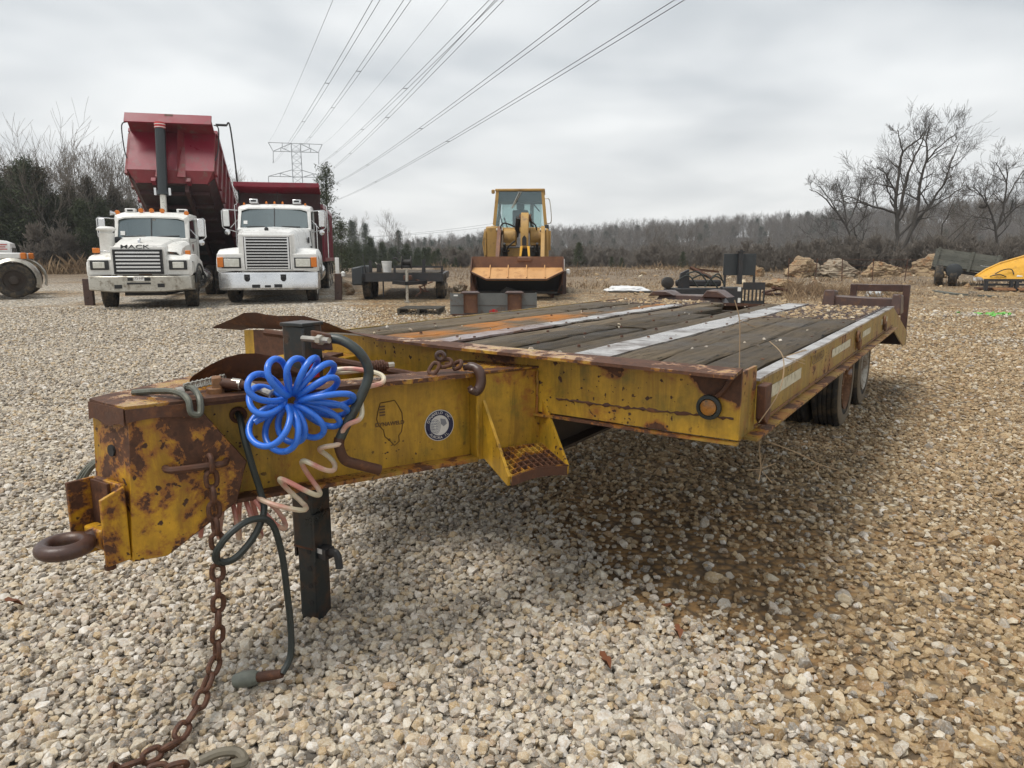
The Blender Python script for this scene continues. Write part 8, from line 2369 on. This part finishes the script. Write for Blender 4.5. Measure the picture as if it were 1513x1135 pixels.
# --- the far woods on the hill and the brush along the lot's edge: nobody could count these
def wood_group(name, objs):
    ng = bpy.data.node_groups.new(name, 'GeometryNodeTree')
    ng.interface.new_socket('Geometry', in_out='INPUT', socket_type='NodeSocketGeometry')
    ng.interface.new_socket('Geometry', in_out='OUTPUT', socket_type='NodeSocketGeometry')
    N = ng.nodes.new; L = ng.links.new
    gi = N('NodeGroupInput'); go = N('NodeGroupOutput'); g2i = N('GeometryNodeGeometryToInstance')
    for parts in reversed(objs):      # the instance list comes out in reverse order of linking
        j = N('GeometryNodeJoinGeometry')
        for p in parts:
            oi = N('GeometryNodeObjectInfo'); oi.transform_space = 'ORIGINAL'; oi.inputs['Object'].default_value = p
            oi.inputs['As Instance'].default_value = False
            L(oi.outputs['Geometry'], j.inputs[0])
        tr = N('GeometryNodeTransform'); q = 1.0 / max(mesh_top(p) for p in parts)
        tr.inputs['Scale'].default_value = (q, q, q)
        L(j.outputs[0], tr.inputs['Geometry']); L(tr.outputs[0], g2i.inputs[0])
    iop = N('GeometryNodeInstanceOnPoints'); iop.inputs['Pick Instance'].default_value = True
    m2p = N('GeometryNodeMeshToPoints'); L(gi.outputs[0], m2p.inputs[0]); L(m2p.outputs[0], iop.inputs['Points']); L(g2i.outputs[0], iop.inputs['Instance'])
    for nm_, ty, sock in (('rot', 'FLOAT_VECTOR', 'Rotation'), ('scl', 'FLOAT', 'Scale'), ('idx', 'INT', 'Instance Index')):
        na = N('GeometryNodeInputNamedAttribute'); na.data_type = ty; na.inputs['Name'].default_value = nm_
        L(na.outputs['Attribute'], iop.inputs[sock])
    L(iop.outputs[0], go.inputs[0])
    return ng


def wood(name, P, scl, idx, objs, label):
    n = len(P); me = bpy.data.meshes.new(name); me.vertices.add(n); me.vertices.foreach_set('co', P.astype(np.float32).ravel())
    a = me.attributes.new('rot', 'FLOAT_VECTOR', 'POINT'); a.data.foreach_set('vector', np.stack([np.zeros(n), np.zeros(n), NPR.uniform(0, 6.28, n)], -1).astype(np.float32).ravel())
    a = me.attributes.new('scl', 'FLOAT', 'POINT'); a.data.foreach_set('value', scl.astype(np.float32))
    a = me.attributes.new('idx', 'INT', 'POINT'); a.data.foreach_set('value', idx.astype(np.int32))
    o = bpy.data.objects.new(name, me); COL.objects.link(o)
    md = o.modifiers.new('trees', 'NODES'); md.node_group = wood_group(name + '_nodes', objs)
    return tag(o, label, 'wood', kind='stuff')


tree_objs = [list(t_.children) for t_ in protoB[:3]] + [list(protoR[0].children), list(protoC[1].children), list(protoV[0].children)]
n = 3400
Yh = 100 + 150 * NPR.uniform(0, 1, n) ** 0.85
uh = NPR.uniform(430, 1720, n)
Xh = (uh - 756.5) / 1049 * 0.984 * Yh
Zh = np.array([hill_z(x, y) if y > 112 else gh(x, y) for x, y in zip(Xh, Yh)]) - 0.2
idx = NPR.integers(0, 4, n)
ev = NPR.uniform(0, 1, n) < np.where(uh < 720, 0.30, 0.05)
idx = np.where(ev, 4 + (NPR.uniform(0, 1, n) < 0.5), idx)
wood('hillside_wood', np.stack([Xh, Yh, Zh], -1), np.where(ev, 6.5, 7.6) * NPR.uniform(0.75, 1.15, n), idx, tree_objs, 'grey brown leafless wood covering the far hillside')
# leafless scrub between the lot and the valley
scrub = [bare_tree(('leafless scrub bush between second and third big boulder', 'leafless scrub bush before the third big boulder')[i], 'leafless scrub bushes at the far edge of the lot', 500 + i, h=3.2, r=0.035, maxl=4, minr=0.008, spread=0.9, trunk_k=0.22, kids=(4, 6), name='scrub_bush') for i in range(2)]
for i, (u, Y) in enumerate(((1325, 31.5), (1272, 33))): put(scrub[i], u, Y, 0.9, i * 1.3)
scr_h = [true_h(t_) for t_ in scrub] + [true_h(protoR[2])]
def mass(name, label, n, y0, y1, u0, u1, vlo, vhi, kinds, hs, objs):
    """a mass of trees whose tips stay between the rows vlo(u) and vhi"""
    Ys = NPR.uniform(y0, y1, n); us = NPR.uniform(u0, u1, n)
    P, sc, ix = [], [], []
    for u, Y in zip(us, Ys):
        k = int(NPR.integers(0, len(hs))); g = gx(u, Y)
        v = NPR.uniform(vlo(u), vhi); s_ = px(u, v, Y).z - g.z
        if s_ < 0.5: continue
        P.append((g.x, Y, g.z - 0.1)); sc.append(min(s_, 11.0)); ix.append(k)
    wood(name, np.array(P), np.array(sc), np.array(ix), objs, label)
mass('valley_scrub', 'tangle of leafless brush falling away behind the lot', 950, 43, 95, 640, 1720, lambda u: 356 - 16 * max(0, min(1, (u - 1100) / 300)), 396, 3, scr_h, [list(scrub[0].children), list(scrub[1].children), list(protoR[2].children)])
mass('dip_wood', 'grey green conifers massed in the dip behind the black trailer', 110, 46, 66, 505, 690, lambda u: 360, 398, 3, [true_h(t_) for t_ in protoV], [list(t_.children) for t_ in protoV])
mass('left_wood', 'dark mass of cedars deep in the wood behind the trucks', 170, 36, 52, -260, 480, lambda u: (240 if u < 66 else 275) if u < 210 else 330, 345, 4, [true_h(t_) for t_ in protoC], [list(t_.children) for t_ in protoC])
mass('left_wood_bare', 'leafless thicket deep in the wood behind the trucks', 80, 42, 56, -260, 420, lambda u: 208 if u < 210 else 268, 290, 4, [true_h(t_) for t_ in protoB], [list(t_.children) for t_ in protoB])
n = 170
Ys = NPR.uniform(33, 41, n); us = NPR.uniform(1100, 1600, n); Xs = (us - 756.5) / 1049 * 0.984 * Ys
Zs = np.array([gh(x, y) for x, y in zip(Xs, Ys)]) - 0.1
wood('edge_brush', np.stack([Xs, Ys, Zs], -1), NPR.uniform(0.7, 2.0, n), NPR.integers(0, 2, n), [list(scrub[0].children), list(scrub[1].children)], 'thin leafless brush behind and between the boulders')
n = 120
Ys = NPR.uniform(32.5, 46, n); us = NPR.uniform(-150, 470, n); Xs = (us - 756.5) / 1049 * 0.984 * Ys
Zs = np.array([gh(x, y) for x, y in zip(Xs, Ys)]) - 0.1
wood('wood_undergrowth', np.stack([Xs, Ys, Zs], -1), NPR.uniform(0.9, 3.0, n), NPR.integers(0, 2, n), [list(scrub[0].children), list(scrub[1].children)], 'tangled leafless undergrowth along the foot of the left wood')


# --- dead grass and weeds
def grass(name, label, P, hgt, wid):
    n = len(P); a = NPR.uniform(0, 6.28, n); lean = NPR.normal(0, 0.35, (n, 2)) * hgt[:, None]
    ca, sa = np.cos(a) * wid, np.sin(a) * wid; z0 = np.zeros(n)
    V = np.stack([P + np.stack([ca, sa, z0], -1), P - np.stack([ca, sa, z0], -1), P + np.stack([lean[:, 0] * 0.4 - ca * 0.6, lean[:, 1] * 0.4 - sa * 0.6, hgt * 0.6], -1), P + np.stack([lean[:, 0], lean[:, 1], hgt], -1)], 1)
    F = np.array([[0, 1, 2], [0, 2, 3]])
    idx = (np.arange(n)[:, None, None] * 4 + F[None]).reshape(-1)
    me = bpy.data.meshes.new(name); me.vertices.add(n * 4); me.vertices.foreach_set('co', V.astype(np.float32).ravel())
    me.loops.add(n * 6); me.loops.foreach_set('vertex_index', idx.astype(np.int32)); me.polygons.add(n * 2); me.polygons.foreach_set('loop_start', (np.arange(n * 2) * 3).astype(np.int32))
    me.update(calc_edges=True); me.materials.append(M['grass'])
    o = bpy.data.objects.new(name, me); COL.objects.link(o)
    return tag(o, label, 'grass', kind='stuff')


n = 42000
Yg = NPR.uniform(18, 42, n); ug = NPR.uniform(640, 1640, n); Xg = (ug - 756.5) / 1049 * 0.984 * Yg
cl = np_noise(Xg, Yg, 0.9, 3.0) + 0.6 * np_noise(Xg, Yg, 2.7, 1.0) + (Yg - 27) * 0.06
cl -= np.where((ug < 1060) & (Yg < 21), 1.2, 0)
k = NPR.uniform(-0.6, 1.2, n) < cl
Xg, Yg, ug, cl = Xg[k], Yg[k], ug[k], cl[k]
Zg = np.array([ground_z(x, y) for x, y in zip(Xg, Yg)])
hg = np.clip(0.06 + 0.10 * np.abs(NPR.normal(0, 1, len(Xg))) * np.clip(cl, 0.2, 1.4), 0.05, 0.7)
grass('dead_grass', 'dry tan grass and weeds over the dirt at the back of the lot', np.stack([Xg, Yg, Zg], -1), hg, np.full(len(Xg), 0.012))
n = 2000
cu = NPR.choice([1170, 1185, 1205, 1225, 1250, 1180, 1300, 1330], n); Yc = NPR.normal(21, 1.2, n)
Xc = (cu + NPR.normal(0, 9, n) - 756.5) / 1049 * 0.984 * Yc
Zc = np.array([ground_z(x, y) for x, y in zip(Xc, Yc)])
grass('tall_weeds', 'taller dry weeds in clumps below the boulders', np.stack([Xc, Yc, Zc], -1), np.abs(NPR.normal(0.17, 0.11, n)), np.full(n, 0.006))
n = 9000
Ye = NPR.uniform(31.5, 35, n); ue = NPR.uniform(-150, 480, n); Xe = (ue - 756.5) / 1049 * 0.984 * Ye
Ze = np.array([ground_z(x, y) for x, y in zip(Xe, Ye)])
grass('edge_grass', 'dry grass fringe along the foot of the left wood', np.stack([Xe, Ye, Ze], -1), np.abs(NPR.normal(0.35, 0.25, n)), np.full(n, 0.014))

# --- clods and rubble of dirt at the back of the lot
n = 3600
Yr = NPR.uniform(17, 38, n); ur = NPR.uniform(860, 1640, n); Xr = (ur - 756.5) / 1049 * 0.984 * Yr
kk = NPR.uniform(-0.8, 1.0, n) < np_noise(Xr, Yr, 0.8, 7.0) + np.where(ur > 1000, 0.2, -0.2)
Xr, Yr = Xr[kk], Yr[kk]
Zr = np.array([ground_z(x, y) for x, y in zip(Xr, Yr)])
o = scatter('rubble', np.stack([Xr, Yr, Zr], -1), 0.034 * np.exp(NPR.normal(0, 0.55, len(Xr))), M['stone_tan'], 'rubble_stones')
tag(o, 'scattered stones and clods over the dirt at the back of the lot', 'rubble', kind='stuff')


# ------------------------------------------------------------------ wire fence far right
fn = thing('wire_fence', 'thin sagging wire fence on leaning rusty pickets before the boulders', 'fence', gx(1280, 27))
fo = Vector(fn.location)
fp = [gx(u, Y) for u, Y in ((1165, 27.5), (1205, 27.3), (1245, 27.2), (1290, 27.0), (1338, 26.8), (1385, 26.5))]
for i, p in enumerate(fp):
    b = MB(); b.cyl(p - fo, p - fo + Vector((0.05 * math.sin(i * 2), 0, 0.85)), 0.018, n=5); b.build('picket', M['rust'], fn)
for hgt in (0.35, 0.58, 0.80):
    b = MB(); b.tube(bez([p - fo + Vector((0, 0, hgt + 0.03 * math.sin(i * 3 + hgt * 9))) for i, p in enumerate(fp)], 3), 0.007, 4); b.build('wire', M['rust'], fn)


# ------------------------------------------------------------------ pylon and power lines
PY = 300.0
k_ = PY * 0.984 / 1049
pc = px(436, 380, PY); pz = gh(pc.x, 112) + 4
def tp(u, v, dy=0.0): return px(u, v, PY + dy)
pyl = thing('lattice_pylon', 'grey steel lattice pylon with two wide crossarms rising behind the trucks', 'pylon', (pc.x, PY, -8))
po = Vector(pyl.location)
def bars(name, L_, r=0.10):
    b = MB()
    for a, c in L_: b.tube([a - po, c - po], r, 4)
    return b.build(name, M['tower'], pyl)
D_ = 3.2
segs = []
ul, ur_ = (430.5, 434.0), (443.5, 447.5)     # leg columns at the top and lower down (row 212 and 272)
lv = [212, 222, 232, 242, 252, 262, 272, 290, 310, 335, 365, 400]
def legp(side, v, d):
    t_ = (v - 212) / 60.0
    u = (430.2 + 3.0 * t_) if side == 0 else (443.8 + 3.6 * t_)
    return tp(u, v, d)
for d in (-D_, D_):
    for s in (0, 1): segs.append((legp(s, 212, d), legp(s, 400, d)))
bars('tower_leg', segs, 0.16)
segs = []
for i in range(len(lv) - 1):
    for d in (-D_, D_):
        segs += [(legp(0, lv[i], d), legp(1, lv[i + 1], d)), (legp(1, lv[i], d), legp(0, lv[i + 1], d)), (legp(0, lv[i + 1], d), legp(1, lv[i + 1], d))]
    for s in (0, 1): segs += [(legp(s, lv[i], -D_), legp(s, lv[i + 1], D_)), (legp(s, lv[i], D_), legp(s, lv[i + 1], -D_))]
bars('tower_bracing', segs, 0.07)
top = [(396.5, 210.5), (476, 213.5), (403.5, 223.5), (470.5, 225.5)]
segs = []
for d in (-D_ * 0.6, D_ * 0.6):
    A, B, C_, E_ = [tp(u, v, d) for u, v in top]
    segs += [(A, B), (C_, E_), (A, C_), (B, E_)]
    segs += [(C_, tp(430, 212, d)), (E_, tp(444, 212.5, d)), (tp(415, 218, d), tp(430, 224.5, d)), (tp(460, 219, d), tp(444, 225, d)), (tp(415, 218, d), tp(415, 224, d)), (tp(459, 219, d), tp(459, 225, d)), (tp(417, 211, d), tp(417, 217, d)), (tp(457, 213, d), tp(457, 218, d))]
bars('upper_crossarm', segs, 0.13)
segs = []
for d in (-D_ * 0.6, D_ * 0.6):
    L0, R0 = tp(396.5, 260.5, d), tp(482, 262.5, d)
    segs += [(L0, R0), (L0, tp(432, 251, d)), (R0, tp(446, 251.5, d)), (tp(414, 256, d), tp(432, 261.5, d)), (tp(464, 257, d), tp(447, 262, d)), (tp(414, 256, d), tp(414, 261, d)), (tp(464, 257, d), tp(464, 262, d))]
bars('lower_crossarm', segs, 0.13)
for (u, v, v2) in ((403.8, 223.5, 241), (471, 225.5, 243), (396.8, 260.5, 272), (482.5, 262.5, 276)):
    b = MB(); a, c = tp(u, v) - po, tp(u, v2) - po; b.tube([a, c], 0.09, 5)
    for q in np.linspace(0.1, 0.95, 8): b.tube([a.lerp(c, q), a.lerp(c, q + 0.03)], 0.20, 6)
    b.build('insulator_string', M['wire'], pyl)


def wires(label, end, top_uv, top_Y, pair, sag, r, spacers=()):
    """a conductor (or a pair with spacers) from the pylon to high overhead"""
    a = end; c = px(top_uv[0], top_uv[1], top_Y)
    c2 = c + (c - a) * 0.30
    T = thing('power_line', label, 'power line', a)
    n = 60; cvs = []
    side = Vector((c.y - a.y, -(c.x - a.x), 0)).normalized()
    offs = (-0.28, 0.28) if pair else (0.0,)
    for s_ in offs:
        pts = []
        for i in range(n + 1):
            k = i / n; p = a.lerp(c2, k); p = p + side * s_
            kk = k * 1.30
            p.z -= sag * 4 * (k * (1 - k) - k * (1 - 1 / 1.30))
            pts.append(p - a)
        b = MB(); b.tube(pts, r, 4); b.build('conductor', M['wire'], T); cvs.append(pts)
    if pair:
        for q in spacers:
            i = int(q * n); b = MB(); b.tube([cvs[0][i], cvs[1][i]], r * 1.6, 4); b.build('spacer', M['wire'], T)


WL = [  # label, pylon end pixel, top end pixel, distance there, pair
    ('twin cable rising from the upper left insulator, first from the left', (403.8, 241), (556, 0), 62, True, 2.0, 0.030, (0.30, 0.52, 0.66)),
    ('twin cable next to the right of the first one', (436, 226), (602, 0), 62, True, 2.0, 0.030, (0.34, 0.56, 0.68)),
    ('twin cable in the middle crossing a third one near the top', (471, 243), (731, -2), 55, True, 2.0, 0.030, (0.30, 0.5, 0.66)),
    ('twin cable in the middle running beside its neighbour', (474, 262), (738, 0), 52, True, 2.0, 0.030, (0.42, 0.6)),
    ('twin cable second from the right falling towards the pylon', (482, 276), (878, 0), 48, True, 2.5, 0.030, (0.42, 0.6)),
    ('rightmost twin cable sweeping low over the loader side', (484, 300), (1004, 0), 46, True, 2.5, 0.030, (0.40, 0.6)),
    ('faint single wire far left of the other cables', (396.5, 210.5), (492, 0), 66, False, 2.0, 0.020, ()),
    ('faint single wire between the left and middle cables', (476, 213.5), (662, 0), 58, False, 2.0, 0.020, ())]
for lab, e_, t_, Yt, pair, sag, r_, sp in WL:
    wires(lab, px(e_[0], e_[1], PY), t_, Yt, pair, sag, r_, sp)
# low distant line over the dip
a, c = px(500, 352, 210), px(760, 330, 190)
T = thing('power_line', 'faint low double wire sagging between red truck bed and loader', 'power line', a)
for dz in (0.0, 0.8):
    pts = [a.lerp(c, k) - a + Vector((0, 0, dz * k - 3.0 * 4 * k * (1 - k) * 0.25)) for k in np.linspace(0, 1, 24)]
    b = MB(); b.tube(pts, 0.03, 4); b.build('conductor', M['wire'], T)
# ------------------------------------------------------------------ damp air that greys the far woods
t = bpy.data.materials.new('damp_air'); t.use_nodes = True
nt = t.node_tree; nt.nodes.clear()
o_ = nt.nodes.new('ShaderNodeOutputMaterial'); v_ = nt.nodes.new('ShaderNodeVolumePrincipled')
v_.inputs['Color'].default_value = (0.90, 0.94, 1.0, 1); v_.inputs['Density'].default_value = 0.0007; v_.inputs['Anisotropy'].default_value = 0.2
nt.links.new(v_.outputs[0], o_.inputs['Volume'])
b = MB(); b.bx(-470, 470, -60, 445, -12, 64)
hz_ = b.build('haze', t, smooth=0)
tag(hz_, kind='stuff')
SC.cycles.volume_bounces = 0
